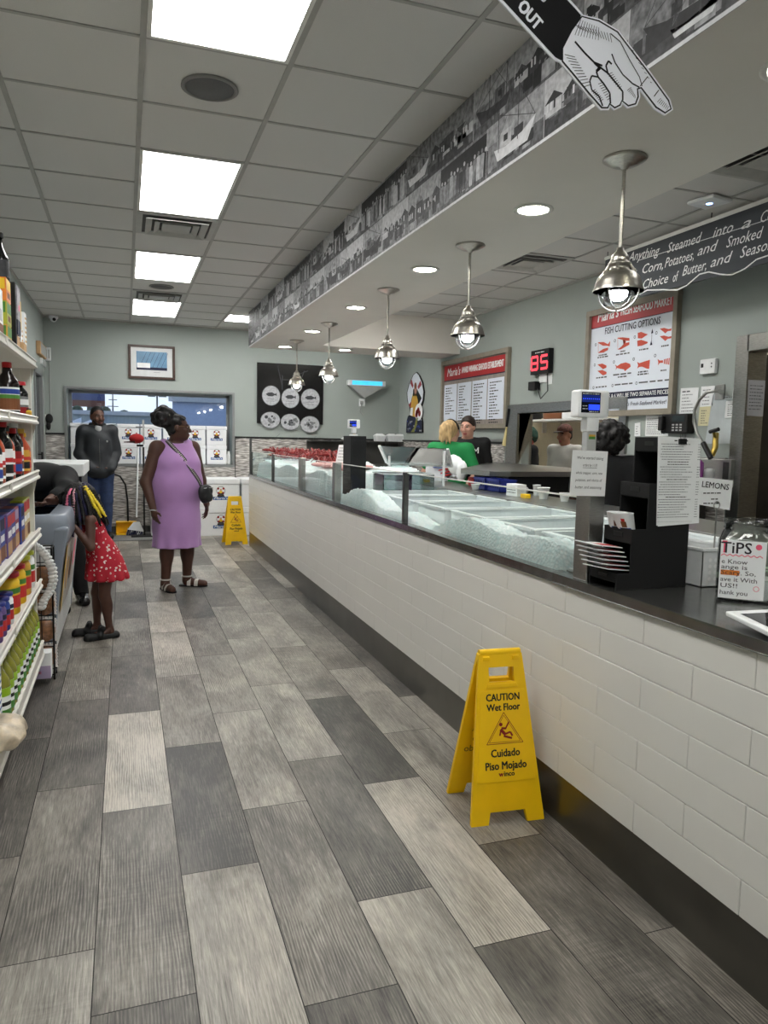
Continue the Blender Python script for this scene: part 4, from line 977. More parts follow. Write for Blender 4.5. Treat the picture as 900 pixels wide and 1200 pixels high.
MB().cyl((a[0]+.02, YW-.006, a[1]-.09), (a[0]+.02, YW-.006, 1.5), .006, M['wallgrey'], n=8).build('cable', t)
a = BY(57, 494, YW-.03); t = thing('wall_phone', 'black handset on a small white wall bracket by the left corner', 'handset', (a[0], YW, a[1]))
MB().box(a[0]-.07, a[0]-.035, YW-.04, YW, a[1]-.05, a[1]+.1, M['white']).build('bracket', t, .004); MB().ball((a[0]+.01, YW-.05, a[1]+.04), (.05, .045, .07), M['matte_black'], 14, 8).ball((a[0], YW-.05, a[1]-.06), (.03, .035, .06), M['matte_black'], 12, 7).build('handset', t)

# small boxes on the left wall near the far corner
for (u0, v0, u1, v1, d, m_, nm, lab) in ((42, 399, 50, 421, .05, M['tan'], 'wall_box', 'beige wall box on the left wall just past the end of the top shelf'), (46.5, 419, 52.5, 431, .03, M['white'], 'wall_panel', 'white square panel on the left wall under the beige wall box')):
    a, b = onx(u0, v0, XL), onx(u1, v1, XL); t = thing(nm, lab, 'wall box', (XL, (a[1]+b[1])/2, b[2])); MB().box(XL, XL+d, a[1], b[1], b[2], a[2], m_).build('body', t, .004); MB().box(XL+d, XL+d+.004, a[1]+.08*(b[1]-a[1]), a[1]+.92*(b[1]-a[1]), b[2]+.1*(a[2]-b[2]), b[2]+.9*(a[2]-b[2]), M['wallgrey']).build('cover', t)
# steel back ledge with white cartons, corner of the back wall
bl = thing('steel_back_counter', 'dark steel back counter with an upper ledge in the far right corner', 'counter', (3.6, 11.1, 0))
mb = MB(); mb.box(2.7, XR-.02, 11.05, YB-.022, 1.385, 1.41, M['dsteel']); mb.build('ledge', bl, .003)
mb = MB(); mb.box(2.7, XR-.02, YB-.035, YB-.0225, .9, 1.385, mat('dull_steel_splash', (96, 95, 92), .45, .8, var=.3, scale=3)); mb.build('splash', bl)
mb = MB(); mb.box(2.7, XR-.02, 10.7, YB-.04, 1.0, 1.04, M['dsteel']); mb.build('worktop', bl, .003)
mb = MB()
for x in (2.75, 3.45, 4.15): mb.box(x, x+.05, 10.75, 10.8, 0, 1.0, M['dsteel']); mb.box(x, x+.05, 11.25, 11.3, 0, 1.0, M['dsteel'])
for x in (3.35, 4.0): mb.box(x, x+.03, 11.28, YB-.04, 1.04, 1.385, M['dsteel'])
mb.build('frame', bl)
c1_ = None
for i, px in enumerate((446, 460, 470, 484)):
    a = BY(px-2, 512, 11.2)
    lab = ['white carton on the steel back ledge, leftmost of the row', 'white carton on the steel back ledge, second from the left', 'white carton on the steel back ledge, third from the left', 'white carton on the steel back ledge, nearest the blonde worker'][i]
    if c1_ is None:
        c1_ = thing('white_carton', lab, 'carton', (a[0], 11.18, 1.41), 0, 'white cartons on the back ledge')
        MB().hexa([(-.07, -.06, 0), (.07, -.06, 0), (.07, .06, 0), (-.07, .06, 0)], [(-.085, -.07, .09), (.085, -.07, .09), (.085, .07, .09), (-.085, .07, .09)], M['white']).build('body', c1_, .004, world=False)
        MB().hexa([(-.085, -.07, .092), (.085, -.07, .092), (.085, .07, .092), (-.085, .07, .092)], [(-.04, -.03, .125), (.04, -.03, .125), (.04, .03, .125), (-.04, .03, .125)], M['paper']).build('flap_lid', c1_, world=False)
    else: dup(c1_, (a[0], 11.18, 1.41), 0, lab)
t = tag(MB().ball((0, 0, .03), (.16, .07, .035), M['paper'], 14, 7).ball((.1, 0, .04), (.07, .06, .03), M['paper'], 10, 6).build('paper_wad'), 'crumpled white paper on the steel back ledge behind the black cabinet', 'paper'); t.location = (3.38, 11.2, 1.412)

# ------------------------------------------------------------------ right wall
XW = XR-.001
ps = PLX(XW-.004)
# carved fisher figure sign (plain generic stand-in for the shop emblem)
def sg(u, v): return RX(470+u/12, 420+v/12, XW-.02)
em = thing('emblem_sign', 'cut-out sign of a yellow-clad fisher in an oval life ring on the right wall', 'sign', (XW, 10.6, 1.9))
plE = PLX(XW-.02)
def ell(cx, cy, rx, ry, n=36, a0=0, a1=2*PI): return [sg(cx+rx*math.cos(a0+(a1-a0)*i/n), cy+ry*math.sin(a0+(a1-a0)*i/n)) for i in range(n+1)]
mb = MB(); mb.poly(plE, [sg(u, v) for u, v in ((215, 190), (255, 235), (300, 340), (322, 470), (310, 590), (280, 680), (298, 750), (285, 830), (300, 900), (300, 1045), (68, 1045), (78, 880), (95, 815), (125, 790), (115, 680), (85, 590), (80, 480), (110, 360), (170, 230))][::-1], m_pw if False else M['ink'], 0, .018); mb.build('board', em)
mb = MB()
mb.poly(plE, [sg(u, v) for u, v in ((215, 200), (250, 240), (294, 345), (314, 470), (302, 590), (270, 670), (240, 660), (290, 560), (230, 440), (205, 380), (180, 440), (120, 690), (95, 590), (88, 480), (118, 365), (175, 235))][::-1], mat('ring_white', (222, 228, 236), .5), .001)
for q in (((150, 290), (175, 380), (165, 420), (130, 350)), ((272, 310), (292, 370), (245, 435), (235, 400)), ((150, 600), (155, 680), (118, 690), (108, 650)), ((232, 600), (270, 672), (250, 690), (222, 640))): mb.poly(plE, [sg(*p) for p in q][::-1], mat('ring_red', (150, 40, 50), .5), .002)
mb.poly(plE, [sg(u, v) for u, v in ((165, 510), (215, 490), (240, 600), (235, 700), (215, 830), (150, 810), (135, 700), (150, 600))][::-1], M['gold'], .003)
mb.poly(plE, [sg(u, v) for u, v in ((135, 700), (170, 690), (165, 810), (128, 800))][::-1], M['paper'], .0035)
mb.disc(plE, *sg(205, 440), .055, mat('fig_skin', (190, 140, 120), .6), .003, .11); mb.disc(plE, *sg(205, 385), .05, M['brown'], .0035, .05); mb.disc(plE, *sg(180, 480), .03, M['ink'], .0035, .06)
mb.disc(plE, *sg(250, 755), .16, M['paper'], .004, .13); 
for (u, v) in ((225, 760), (245, 730), (220, 790), (262, 775)): mb.disc(plE, *sg(u, v), .05, M['dred'], .0045, .045)
mb.poly(plE, [sg(u, v) for u, v in ((98, 820), (280, 840), (292, 900), (292, 1036), (76, 1036), (86, 890))][::-1], M['navy'], .002)
mb.poly(plE, [sg(u, v) for u, v in ((215, 835), (245, 835), (225, 930), (190, 1036), (140, 1036), (190, 960))][::-1], mat('olive_print', (130, 134, 60), .6), .004)
for i in range(26): mb.disc(plE, *sg(rq.uniform(88, 285), rq.uniform(850, 1030)), .022, rq.choice([m_pw, M['blue'], m_pg]), .003, .014, 6)
mb.build('painted_figure', em)

# menu board
m_taupe = mat('taupe_frame_wood', (146, 138, 124), .6, var=.1, scale=14); m_grayw = mat('weathered_wood_panel', (150, 140, 134), .7, var=.3, scale=9, stretch=(1, 14, 1)); m_menu_red = mat('menu_red', (176, 40, 44), .5)
def framed_board(name, label, ya, yb, z0, z1, panel_m, fw=.055):
    t = thing(name, label, 'menu board', (XW, (ya+yb)/2, z0))
    mb = MB()
    for (a, b, c, d) in ((ya, yb, z0, z0+fw), (ya, yb, z1-fw, z1), (ya, ya+fw, z0+fw, z1-fw), (yb-fw, yb, z0+fw, z1-fw)): mb.box(XW-.05, XW, a, b, c, d, m_taupe)
    mb.build('frame', t, .004); MB().box(XW-.018, XW, ya+fw, yb-fw, z0+fw, z1-fw, panel_m).build('panel', t); return t
ya = -RX(598, 455, XW)[0]; yb = -RX(520, 455, XW)[0]; zt = RX(598, 407, XW)[1]; zb = RX(598, 502, XW)[1]
mn = framed_board('menu_board', 'wide menu board of four white price columns under a red header', ya, yb, zb, zt, m_grayw)
pl = PLX(XW-.0185)
def mc(u, v): return RX(500+u/6.43, 400+v/6.43, XW-.0185)
mb = MB(); h0, h1 = zt-.07, zt-.27; mb.rect(pl, -yb+.06, -ya-.06, h1, h0, m_menu_red, .003, .003); mb.rect(pl, -yb+.06, -ya-.06, h1-.012, h1, M['navy'], .003, .003)
mb.text(pl, -yb+.36, (h0+h1)/2, "Maria's", .15, M['paper'], .0036, shear=.25, offset=.02); vs, fs = text_geo('AWARD WINNING SEAFOOD ESTABLISHMENT', .11, align='LEFT', offset=.03); mb.text(pl, -yb+.62, (h0+h1)/2, 'AWARD WINNING SEAFOOD ESTABLISHMENT', .11, M['paper'], .0036, align='LEFT', offset=.03, sx=(yb-ya-.76)/max(v[0] for v in vs)); mb.build('header', mn)
rm = random.Random(12); W_ = (yb-ya-.16)/4
for i in range(4):
    a = -yb+.075+W_*i; ct_ = h1-.06; mb = MB(); mb.rect(pl, a, a+W_-.03, zb+.115, ct_, mat('menu_white', (226, 232, 244), .5, var=.01), .004, .004); mb.build('price_column', mn)
    mb = MB(); n = (11, 16, 15, 17)[i]
    for r in range(n): mb.scribble(pl, a+.05, a+.05+rm.uniform(.1, .3), ct_-.05-.0345*r*1.0, .02, M['ink'], .0046, rm)
    mb.build('price_lines', mn)
# fish cutting poster
def fc(u, v): return RX(680+u/6.92, 330+v/6.92, XW-.0185)
ya = -RX(796, 420, XW)[0]; yb = -RX(689.5, 430, XW)[0]; zb = RX(740, 487.5, XW)[1]; zt = RX(800, 338, XW)[1]
fp_ = framed_board('cutting_poster', 'fish cutting options poster with red fish shapes in a taupe frame', ya, yb, zb, zt, mat('poster_white', (228, 234, 244), .5, var=.01), .05)
mb = MB(); a0, a1 = -yb+.05, -ya-.05; zz = fc(450, 303)[1]; mb.rect(pl, a0, a1, zz, zt-.05, mat('poster_red', (186, 66, 70), .5), .001, .001); mb.rect(pl, a0, a1, zz-.006, zz, M['navy'], .001, .001)
text_fit(mb, pl, fc(140, 295), fc(315, 245), "Maria's", .14, M['paper'], .0018, shear=.25, offset=.02); text_fit(mb, pl, fc(330, 248), fc(748, 152), 'FRESH SEAFOOD MARKET', .1, M['paper'], .0018, offset=.02)
text_fit(mb, pl, fc(200, 405), fc(652, 315), 'FISH CUTTING OPTIONS', .085, M['navy'], .0018, offset=.012)
mb.build('header', fp_)
mb = MB(); S = M['salmon']
def fpoly(pts, m=S, h=.0012): mb.poly(pl, [fc(*p) for p in pts][::-1], m, h)
fpoly([(145, 492), (190, 490), (225, 508), (243, 482), (240, 525), (215, 520), (185, 520), (150, 500)]); fpoly([(145, 580), (165, 560), (190, 545), (228, 535), (225, 555), (190, 575)]); mb.line(pl, [fc(147, 495), fc(147, 580)], .004, S, .0012)
mb.build('fish_drawing', fp_); mb = MB()
fpoly([(303, 455), (345, 452), (400, 458), (400, 480), (370, 480), (340, 472), (305, 462)]); fpoly([(303, 552), (330, 530), (360, 500), (400, 490), (398, 512), (365, 530), (330, 550)]); mb.line(pl, [fc(305, 455), fc(305, 550)], .004, S, .0012); fpoly([(345, 470), (370, 478), (352, 510), (375, 490)])
mb.build('fish_drawing', fp_); mb = MB()
fpoly([(467, 416), (495, 408), (530, 422), (550, 428), (530, 440), (500, 462), (468, 460)]); fpoly([(463, 480), (495, 472), (548, 490), (545, 500), (500, 520), (465, 525)])
mb.build('fish_drawing', fp_); mb = MB()
for dy in (0, 62): fpoly([(645, 382+dy), (680, 375+dy), (715, 385+dy), (742, 380+dy), (738, 398+dy), (710, 402+dy), (690, 420+dy), (670, 402+dy)])
mb.build('fish_drawing', fp_); mb = MB()
for dy in (0, 52): fpoly([(140, 672+dy), (180, 665+dy), (214, 682+dy), (212, 698+dy), (185, 710+dy), (160, 688+dy)])
mb.build('fish_drawing', fp_); mb = MB()
fpoly([(283, 672), (300, 685), (330, 665), (370, 655), (405, 668), (410, 690), (380, 712), (362, 728), (355, 712), (320, 706), (298, 700), (288, 720), (292, 695)])
mb.build('fish_drawing', fp_); mb = MB()
fpoly([(462, 650), (480, 662), (520, 648), (566, 634), (560, 708), (540, 706), (505, 690), (480, 692), (462, 706), (470, 680)])
mb.build('fish_drawing', fp_); mb = MB()
fpoly([(628, 628), (645, 640), (672, 638), (672, 658), (645, 660), (630, 680), (634, 655)])
for i in range(5): fpoly([(680+i*13, 630-i*3), (688+i*13, 628-i*3), (686+i*12, 668+i*2), (678+i*12, 666+i*2)])
fpoly([(738, 610), (742, 610), (736, 685), (730, 680)])
mb.build('fish_drawing', fp_); mb = MB()
mb = MB(); rp2 = random.Random(31)
for (u, v) in ((126, 512), (282, 480), (443, 450), (618, 416), (118, 676), (274, 652), (434, 628), (608, 600), (108, 860), (262, 843), (456, 824)): a, b = fc(u, v); mb.ring(pl, a, b, .009, .014, M['navy'], .0012, 14)
for (u, v, w) in ((150, 600, 70), (140, 618, 90), (325, 568, 40), (290, 595, 110), (478, 555, 75), (658, 525, 60), (130, 782, 85), (268, 758, 150), (305, 775, 75), (470, 735, 80), (465, 755, 90), (652, 722, 50), (126, 858, 88), (280, 838, 145), (475, 820, 255)):
    p0, p1 = fc(u, v), fc(u+w, v-w*.16); 
    x = 0
    while x < .95:
        l = min(rp2.uniform(.12, .35), 1-x); q0 = (p0[0]+(p1[0]-p0[0])*x, p0[1]); q1 = (p0[0]+(p1[0]-p0[0])*(x+l), p0[1]); mb.line(pl, [q0, q1], .012, M['grayink'], .0012); x += l+.06
mb.line(pl, [fc(583, 400), fc(577, 510)], .004, M['navy'], .0012); a, b = fc(585, 400); mb.poly(pl, [(a-.014, b-.02), (a+.014, b-.02), (a, b+.02)], M['navy'], .0012); a, b = fc(576, 496); mb.poly(pl, [(a-.016, b-.02), (a+.016, b-.02), (a, b+.02)], M['navy'], .0012)
zb0, zb1 = fc(450, 935)[1], fc(450, 893)[1]; mb.rect(pl, a0, a1, zb0-.012, zb1+.012, M['navy'], .0012)
text_fit(mb, pl, (a0+.03, (zb0+zb1)/2), (a1-.03, (zb0+zb1)/2), 'FISH SLITTED 5 & 6 WILL BE TWO SEPARATE PIECES', .05, M['paper'], .002, offset=.015)
zt2 = fc(450, 990)[1]; text_fit(mb, pl, (a0+.05, zt2), (a1-.05, zt2), "Thanks for shopping Maria's Fresh Seafood Market!", .05, M['navy'], .002, shear=.2); mb.build('small_print', fp_)

# red number display reading 85, with its power supply below
def wb(name, label, cat, u0, v0, u1, v1, d, m, bev=.004, part_='body'):
    "box on the right wall covering the given corner pixels"
    a, b = RX(u0, v0, XW), RX(u1, v1, XW); t = thing(name, label, cat, (XW, -(a[0]+b[0])/2, b[1])); MB().box(XW-d, XW, -b[0], -a[0], b[1], a[1], m).build(part_, t, bev); return t, a, b
t, a, b = wb('number_display', 'black wall display showing 85 in red glowing digits', 'display', 628, 412, 648, 437, .06, M['matte_black'])
pl6 = PLX(XW-.0605); mb = MB(); m_led = mat('red_led', (255, 66, 80), .4, emit=.7)
cx, cz = (a[0]+b[0])/2, (a[1]+b[1])/2-.01; sw, sh2 = (b[0]-a[0])*.28, (a[1]-b[1])*.26
def seg7(cx, on):
    S7 = {'a': [(-1, 1), (1, 1)], 'b': [(1, 1), (1, 0)], 'c': [(1, 0), (1, -1)], 'd': [(-1, -1), (1, -1)], 'e': [(-1, 0), (-1, -1)], 'f': [(-1, 1), (-1, 0)], 'g': [(-1, 0), (1, 0)]}
    for s in on: p, q = S7[s]; mb.line(pl6, [(cx+p[0]*sw*.62, cz+p[1]*sh2), (cx+q[0]*sw*.62, cz+q[1]*sh2)], .026, m_led, .001)
seg7(cx-sw*.95, 'abcdefg'); seg7(cx+sw*.95, 'acdfg'); mb.build('digits', t)
mb = MB(); mb.scribble(pl6, a[0]+.09, b[0]-.09, a[1]-.03, .016, M['white'], .001); mb.build('lettering', t)
t, a, b = wb('power_supply', 'black plug-in power supply with a dangling wire under the red display', 'power supply', 625.5, 448, 633, 457, .07, M['matte_black']); MB().tube([(XW-.03, -b[0]+.02, b[1]+.03), (XW-.05, -b[0]-.1, b[1]-.1), (XW-.03, -b[0]-.2, b[1]-.02), (XW-.02, -b[0]-.16, b[1]+.25)], .006, M['black'], 6).build('wire', t)
wb('wall_outlet', 'white double outlet plate directly below the red number display', 'outlet', 633, 437, 641, 448, .012, M['white']); wb('paper_slip', 'narrow white slip right of the outlet under the red display', 'paper', 642, 437, 647, 450, .006, M['paper'], 0, 'sheet')
t, a, b = wb('thermostat', 'white square thermostat on the right wall between poster and steel doorway', 'thermostat', 824, 422, 841, 437.5, .03, M['white'], .006)
plT = PLX(XW-.0305); mb = MB(); mb.rect(plT, a[0]+.014, a[0]+.04, (a[1]+b[1])/2-.005, (a[1]+b[1])/2+.025, M['ink'], .0008)
for q in (.02, -.005): mb.disc(plT, b[0]-.035, (a[1]+b[1])/2+q, .007, M['grayink'], .0008, n=8)
mb.build('buttons', t)
rz = random.Random(21)
def sheet(label, q, lines, m=None, group=None, x=XW-.002, title=0):
    P_ = [RX(u, v, x) for u, v in q]; t = thing('posted_paper', label, 'paper', (x, -P_[0][0], P_[2][1]), 0, group); pl = PLX(x-.001); mb = MB(); mb.poly(pl, P_, m or M['paper'], 0, .0015); mb.build('sheet', t)
    mb = MB(); a0, a1 = P_[0][0]+.02, P_[1][0]-.02; z1_, z0_ = P_[0][1]-.03, P_[3][1]+.02
    for k in range(lines): mb.scribble(pl, a0, a0+(a1-a0)*rz.uniform(.5, 1), z1_-(z1_-z0_)*k/max(1, lines-1), .008 if k or not title else .016, M['grayink'], .0008, rz)
    mb.build('printed_text', t); return t
sheet('posted white price list right of the fish poster, beside the yellow note', [(798, 455), (819, 454), (816, 484), (796, 485)], 7, title=1)
sheet('posted pale paper with blue lines above the yellow note', [(822, 453), (838, 452), (835, 476), (820, 477)], 5)
sheet('posted yellow note half covered by the curved steel hose', [(820, 477), (833, 476), (830, 499), (818, 499)], 6, mat('yellow_paper', (214, 208, 168), .8))
sheet('large blank whitish panel behind the curved hose near the steel doorway', [(836, 462), (867, 466), (863, 520), (826, 520)], 1, mat('pale_panel', (190, 198, 200), .5))
sheet('small handwritten paper on the pale panel beside the steel doorway', [(851, 470), (866, 469), (864, 489), (849, 490)], 6, x=XW-.008)
sheet('narrow printed strip taped next to the steel door frame', [(863, 429), (868, 428), (866, 466), (858, 467)], 8, x=XW-.008)
sheet('posted diagram sheet below the fish poster, left of the phone', [(757, 487), (784, 487), (783, 511), (756, 511)], 9, x=XW-.004)
sheet('small white sticker below the left half of the fish poster', [(744, 496), (750.5, 495), (750.5, 511), (743.5, 511)], 4, x=XW-.004)
yd = OY1-.0215; qd = [BY(877, 445, yd), BY(897, 446, yd), BY(894, 488, yd), BY(875, 487, yd)]
t = thing('posted_paper', 'printed notice taped inside the dark steel doorway at the right edge', 'paper', (qd[0][0], yd, qd[2][1])); pl = PLY(yd); mb = MB(); mb.poly(pl, qd[::-1], mat('grey_paper', (186, 188, 194), .8), 0, .001); mb.build('sheet', t)
mb = MB()
for k in range(8): z = qd[0][1]-.04-.024*k; mb.scribble(pl, qd[0][0]+.02, qd[1][0]-(.03 if k % 2 else .015), z, .009, M['grayink'], .0008, rz)
mb.build('printed_text', t)
# wall stone strip + steel ledge behind the register corner
mb = MB(); mb.box(XR-.012, XR, 4.32, 5.5, 0, 1.33, m_stone); struct('trim_stone', mb)
mb = MB(); mb.box(XR-.03, XR, 4.32, 5.5, 1.33, 1.36, M['steel_h']); mb.box(XR-.02, XR, 7.75, 9.6, 1.445, 1.475, M['steel_h']); struct('trim_ledge', mb)
# phone
t, a, b = wb('desk_phone', 'black office phone on the right wall under the poster corner', 'phone', 784, 486, 814, 508, .08, M['matte_black'], .01)
pl8 = PLX(XW-.081); mb = MB(); w = b[0]-a[0]; h = a[1]-b[1]; mb.rect(pl8, a[0]+w*.45, b[0]-w*.1, b[1]+h*.6, a[1]-h*.1, mat('phone_screen', (50, 58, 60), .2), .001)
for i in range(3):
    for j in range(3): mb.rect(pl8, a[0]+w*(.45+.14*i), a[0]+w*(.54+.14*i), b[1]+h*(.12+.14*j), b[1]+h*(.2+.14*j), M['wallgrey'], .001)
mb.build('keypad', t); MB().box(XW-.12, XW-.08, -a[0]-.06, -a[0]-.01, b[1]+.02, a[1]-.01, M['black']).build('handset', t, .01)
# spray hose: wall plate, curved steel hose, brass valve
hz = thing('spray_hose', 'curved steel spray hose with brass valve on a square wall plate', 'hose', (XW, 4.4, 1.2)); a, b = RX(840, 451, XW), RX(849, 468, XW)
MB().box(XW-.012, XW, -b[0], -a[0], b[1], a[1], M['steel']).build('wall_plate', hz, .002)
def h3(u, v, d): p = onx(u, v, XW-d); return tuple(p)
mb = MB(); mb.cyl(h3(845, 459, 0), h3(845, 459, .1), .02, M['steel']); mb.tube([h3(845, 459, .09), h3(838, 458, .12), (h3(828, 460, .13)), h3(820, 468, .14), h3(814, 480, .14), h3(813, 494, .14), h3(817, 508, .14), h3(824, 520, .14), h3(831, 531, .14)], .012, M['steel'], 10); mb.build('hose', hz)
mb = MB(); mb.tube([h3(824, 519, .14), h3(833, 537, .14)], .02, M['black'], 10); mb.build('grip', hz)
m_brass = mat('brass', (186, 160, 84), .3, 1.0); mb = MB(); mb.tube([h3(839, 508, .05), h3(838, 524, .08), h3(834, 534, .1)], .022, m_brass, 10); mb.cyl(h3(832, 506, .1), h3(842, 503, .1), .015, M['black']); mb.cyl(h3(836, 504, .1), h3(838, 512, .08), .012, m_brass); mb.build('valve', hz)
# towel dispenser and hand sink below
t, a, b = wb('steel_dispenser', 'steel dispenser box behind the LEMONS card', 'dispenser', 822, 537, 861, 571, .05, M['steel'], .004); MB().box(XW-.055, XW-.05, -b[0]+.02, -b[0]+.07, b[1]+.02, a[1]-.02, M['dsteel']).build('slot', t)
for i, u in enumerate((840, 854)):
    p = onx(u, 556, XW-.13); t = tag(MB().lathe([(.0, 0), (.03, 0), (.042, .1), (.036, .12), (.02, .13), (0, .13)], (0, 0, 0), M['white'], 16).build('paper_roll'), ['white roll in front of the steel dispenser, left one', 'white roll in front of the steel dispenser, right one'][i], 'roll'); t.location = (XW-.13, max(p[1], 4.36+.0*i), 1.151)
hs2 = thing('hand_sink', 'steel hand sink against the right wall behind the register counter', 'sink', (4.0, 4.8, 0)); mb = MB(); mb.box(3.75, XW-.03, 4.31, 5.4, 1.1, 1.15, M['steel_h']); mb.build('rim', hs2, .004)
mb = MB(); mb.box(3.78, 4.15, 4.4, 5.35, .85, 1.1, M['dsteel']); mb.build('basin', hs2, .01); mb = MB()
for x in (3.79, 4.12):
    for y in (4.42, 5.32): mb.cyl((x, y, 0), (x, y, .86), .02, M['steel'])
mb.build('leg', hs2)
t = tag(MB().lathe([(.0, 0), (.05, 0), (.052, .02), (.052, .17), (.02, .2), (.018, .24), (0, .24)], (0, 0, 0), mat('purple_soap', (150, 70, 150), .3), 20).build('soap_bottle'), 'purple soap bottle behind the hanging order sheet', 'bottle'); p = onx(824, 538, 4.05); t.location = (4.05, max(p[1], 4.42), 1.151)

# pass shelf: steel top over a dark prep cabinet
pv = [onz(540, 549, 1.2), onz(563, 540, 1.2), None, None]
shp = thing('pass_shelf', 'broad steel pass shelf with dark equipment underneath below the kitchen window', 'shelf', (3.7, 6.0, 0))
pts = [(pv[0][0], pv[0][1]), (4.21, 8.0), (4.21, 5.46), (3.06, 5.46), (2.88, 5.5)]
mb = MB(); n = len(pts); vs = [(x, y, 1.2) for x, y in pts]+[(x, y, 1.155) for x, y in pts]; mb.add(vs, [tuple(reversed(range(n))), tuple(range(n, 2*n))]+[(i, (i+1) % n, (i+1) % n+n, i+n) for i in range(n)], M['steel_h']); mb.build('steel_top', shp, .003)
mb = MB(); mb.hexa([(3.3, 5.5, 0), (4.2, 5.5, 0), (4.2, 7.0, 0), (3.3, 6.3, 0)], [(3.06, 5.5, 1.15), (4.2, 5.5, 1.15), (4.2, 7.2, 1.15), (3.06, 6.15, 1.15)], mat('dark_equipment', (20, 20, 20), .5)); mb.build('dark_cabinet', shp)
mb = MB()
for i in range(9): y = 5.52+i*.07; mb.cyl((3.03, y, 1.1), (3.14, y, .7), .006, M['dsteel'], n=6)
mb.cyl((3.03, 5.5, 1.1), (3.03, 6.1, 1.1), .01, M['steel'], n=8); mb.build('wire_rack', shp)
# odds and ends on the work shelf behind the trays
def at(u, v, X): p = onx(u, v, X); return p
m_bkt = mat('blue_basket', (30, 44, 130), .4)
for i, (u, X) in enumerate(((571, 2.86), (588, 2.86))):
    p = at(u, 568, X); t = thing('blue_basket', ['blue plastic basket on the work shelf, left of two', 'blue plastic basket on the work shelf, right of two'][i], 'basket', (X, p[1], 1.046))
    mb = MB(); w, d, h = .075, .1, .1
    for (a, b, c, e) in ((-w, w, -d, -d+.006), (-w, w, d-.006, d), (-w, -w+.006, -d, d), (w-.006, w, -d, d)): mb.box(a, b, c, e, 0, h, m_bkt)
    mb.box(-w, w, -d, d, 0, .006, m_bkt); mb.build('body', t, world=False); mb = MB()
    for k in range(6): mb.box(-w-.002, -w, -d+.02+k*.032, -d+.032+k*.032, .03, .08, M['navy'])
    mb.build('slots', t, world=False)
    mb = MB(); mb.box(-w-.006, w+.006, -d-.006, -d+.004, h-.012, h, m_bkt); mb.box(-w-.006, w+.006, d-.004, d+.006, h-.012, h, m_bkt); mb.box(-w-.006, -w+.004, -d, d, h-.012, h, m_bkt); mb.box(w-.004, w+.006, -d, d, h-.012, h, m_bkt); mb.build('rim', t, world=False)
for i, (u, v, X, w, h, m, lab, cat, nm) in enumerate(((605, 574, 2.75, .1, .09, 'paper', 'white price tag block in front of the blue baskets', 'price tag', 'price_tag'), (637, 577, 2.8, .07, .085, 'white', 'small white plastic tub on the work shelf near the paper sign', 'tub', 'plastic_tub'),
        (629, 570, 2.95, .05, .08, 'white', 'white cup at the back of the work shelf behind the tub', 'cup', 'white_cup'), (616, 578, 2.72, .05, .03, 'yellow', 'small yellow tool lying on the work shelf', 'tool', 'yellow_tool'), (612, 569, 2.95, .08, .07, 'wallgrey', 'crumpled grey towel on the work shelf behind the price tag', 'towel', 'grey_towel'),
        (554, 567, 2.95, .06, .08, 'red', 'small red box on the work shelf left of the blue baskets', 'box', 'red_box'), (557, 573, 2.72, .06, .05, 'white', 'little white bowl on the work shelf in front of the red box', 'bowl', 'white_bowl'), (662, 573, 2.85, .06, .06, 'white', 'white cup on the work shelf beside the handwritten sign', 'cup', 'white_cup'))):
    p = at(u, v, X); t = thing(nm, lab, cat, (X, p[1], 1.046))
    if cat in ('cup', 'tub', 'bowl'): MB().lathe([(w*.4, 0), (w*.62, h), (w*.66, h), (w*.6, h-.004), (w*.36, .005), (0, .005)], (0, 0, 0), M[m], 20).build('body', t, world=False)
    elif cat == 'towel': MB().ball((0, 0, h*.4), (w*.6, w*.9, h*.45), M[m], 12, 7).ball((.02, .05, h*.4), (w*.4, w*.5, h*.6), M[m], 10, 6).build('cloth', t, world=False)
    else:
        MB().box(-w*.4, w*.4, -w*.8, w*.8, 0, h, M[m]).build('body', t, .004, world=False)
        if cat == 'price tag': mb = MB(); pl = Plane((-w*.4-.0005, w*.8, .0), (0, -1, 0), (0, 0, 1)); [mb.scribble(pl, .015, w*1.4, h*.75-.02*k, .009, M['grayink'], .0006) for k in range(3)]; mb.build('printed_text', t, world=False)
# clear tubs and the slanted glass lid near the black cabinet
m_clear = glass_mat('clear_tub_plastic', (226, 236, 236), 1.2, .14)
for i, (x, y) in enumerate(((2.05, 5.66), (2.3, 5.68))):
    t = thing('clear_tub', ['clear plastic tub right of the black cabinet, left of two', 'clear plastic tub right of the black cabinet, right of two'][i], 'tub', (x, y, .936))
    mb = MB(); w, d, h = .1, .13, .24
    for (a, b, c, e) in ((-w, w, -d, -d+.005), (-w, w, d-.005, d), (-w, -w+.005, -d, d), (w-.005, w, -d, d)): mb.box(a, b, c, e, 0, h, m_clear)
    mb.box(-w, w, -d, d, 0, .006, m_clear); mb.build('body', t, world=False); mb = MB()
    for (a, b, c, e) in ((-w-.008, w+.008, -d-.008, -d), (-w-.008, w+.008, d, d+.008), (-w-.008, -w, -d, d), (w, w+.008, -d, d)): mb.box(a, b, c, e, h-.01, h, M['white'])
    mb.build('rim', t, world=False)
ld = thing('display_cover', 'slanted glass cover with a white edge behind the clear tubs', 'cover', (2.4, 6.2, 1.046)); pl = Plane((2.3, 6.45, 1.26), (.75, -.5, -.02), (.35, .5, -.32)); mb = MB(); mb.rect(pl, 0, .6, -.28, .06, m_clear, 0, .006); mb.build('pane', ld)
mb = MB(); mb.rect(pl, -.012, .612, .06, .085, M['white'], .004, .014); mb.rect(pl, .6, .622, -.28, .06, M['white'], .004, .014); mb.rect(pl, -.022, 0, -.28, .06, M['white'], .004, .014); mb.build('edge', ld)
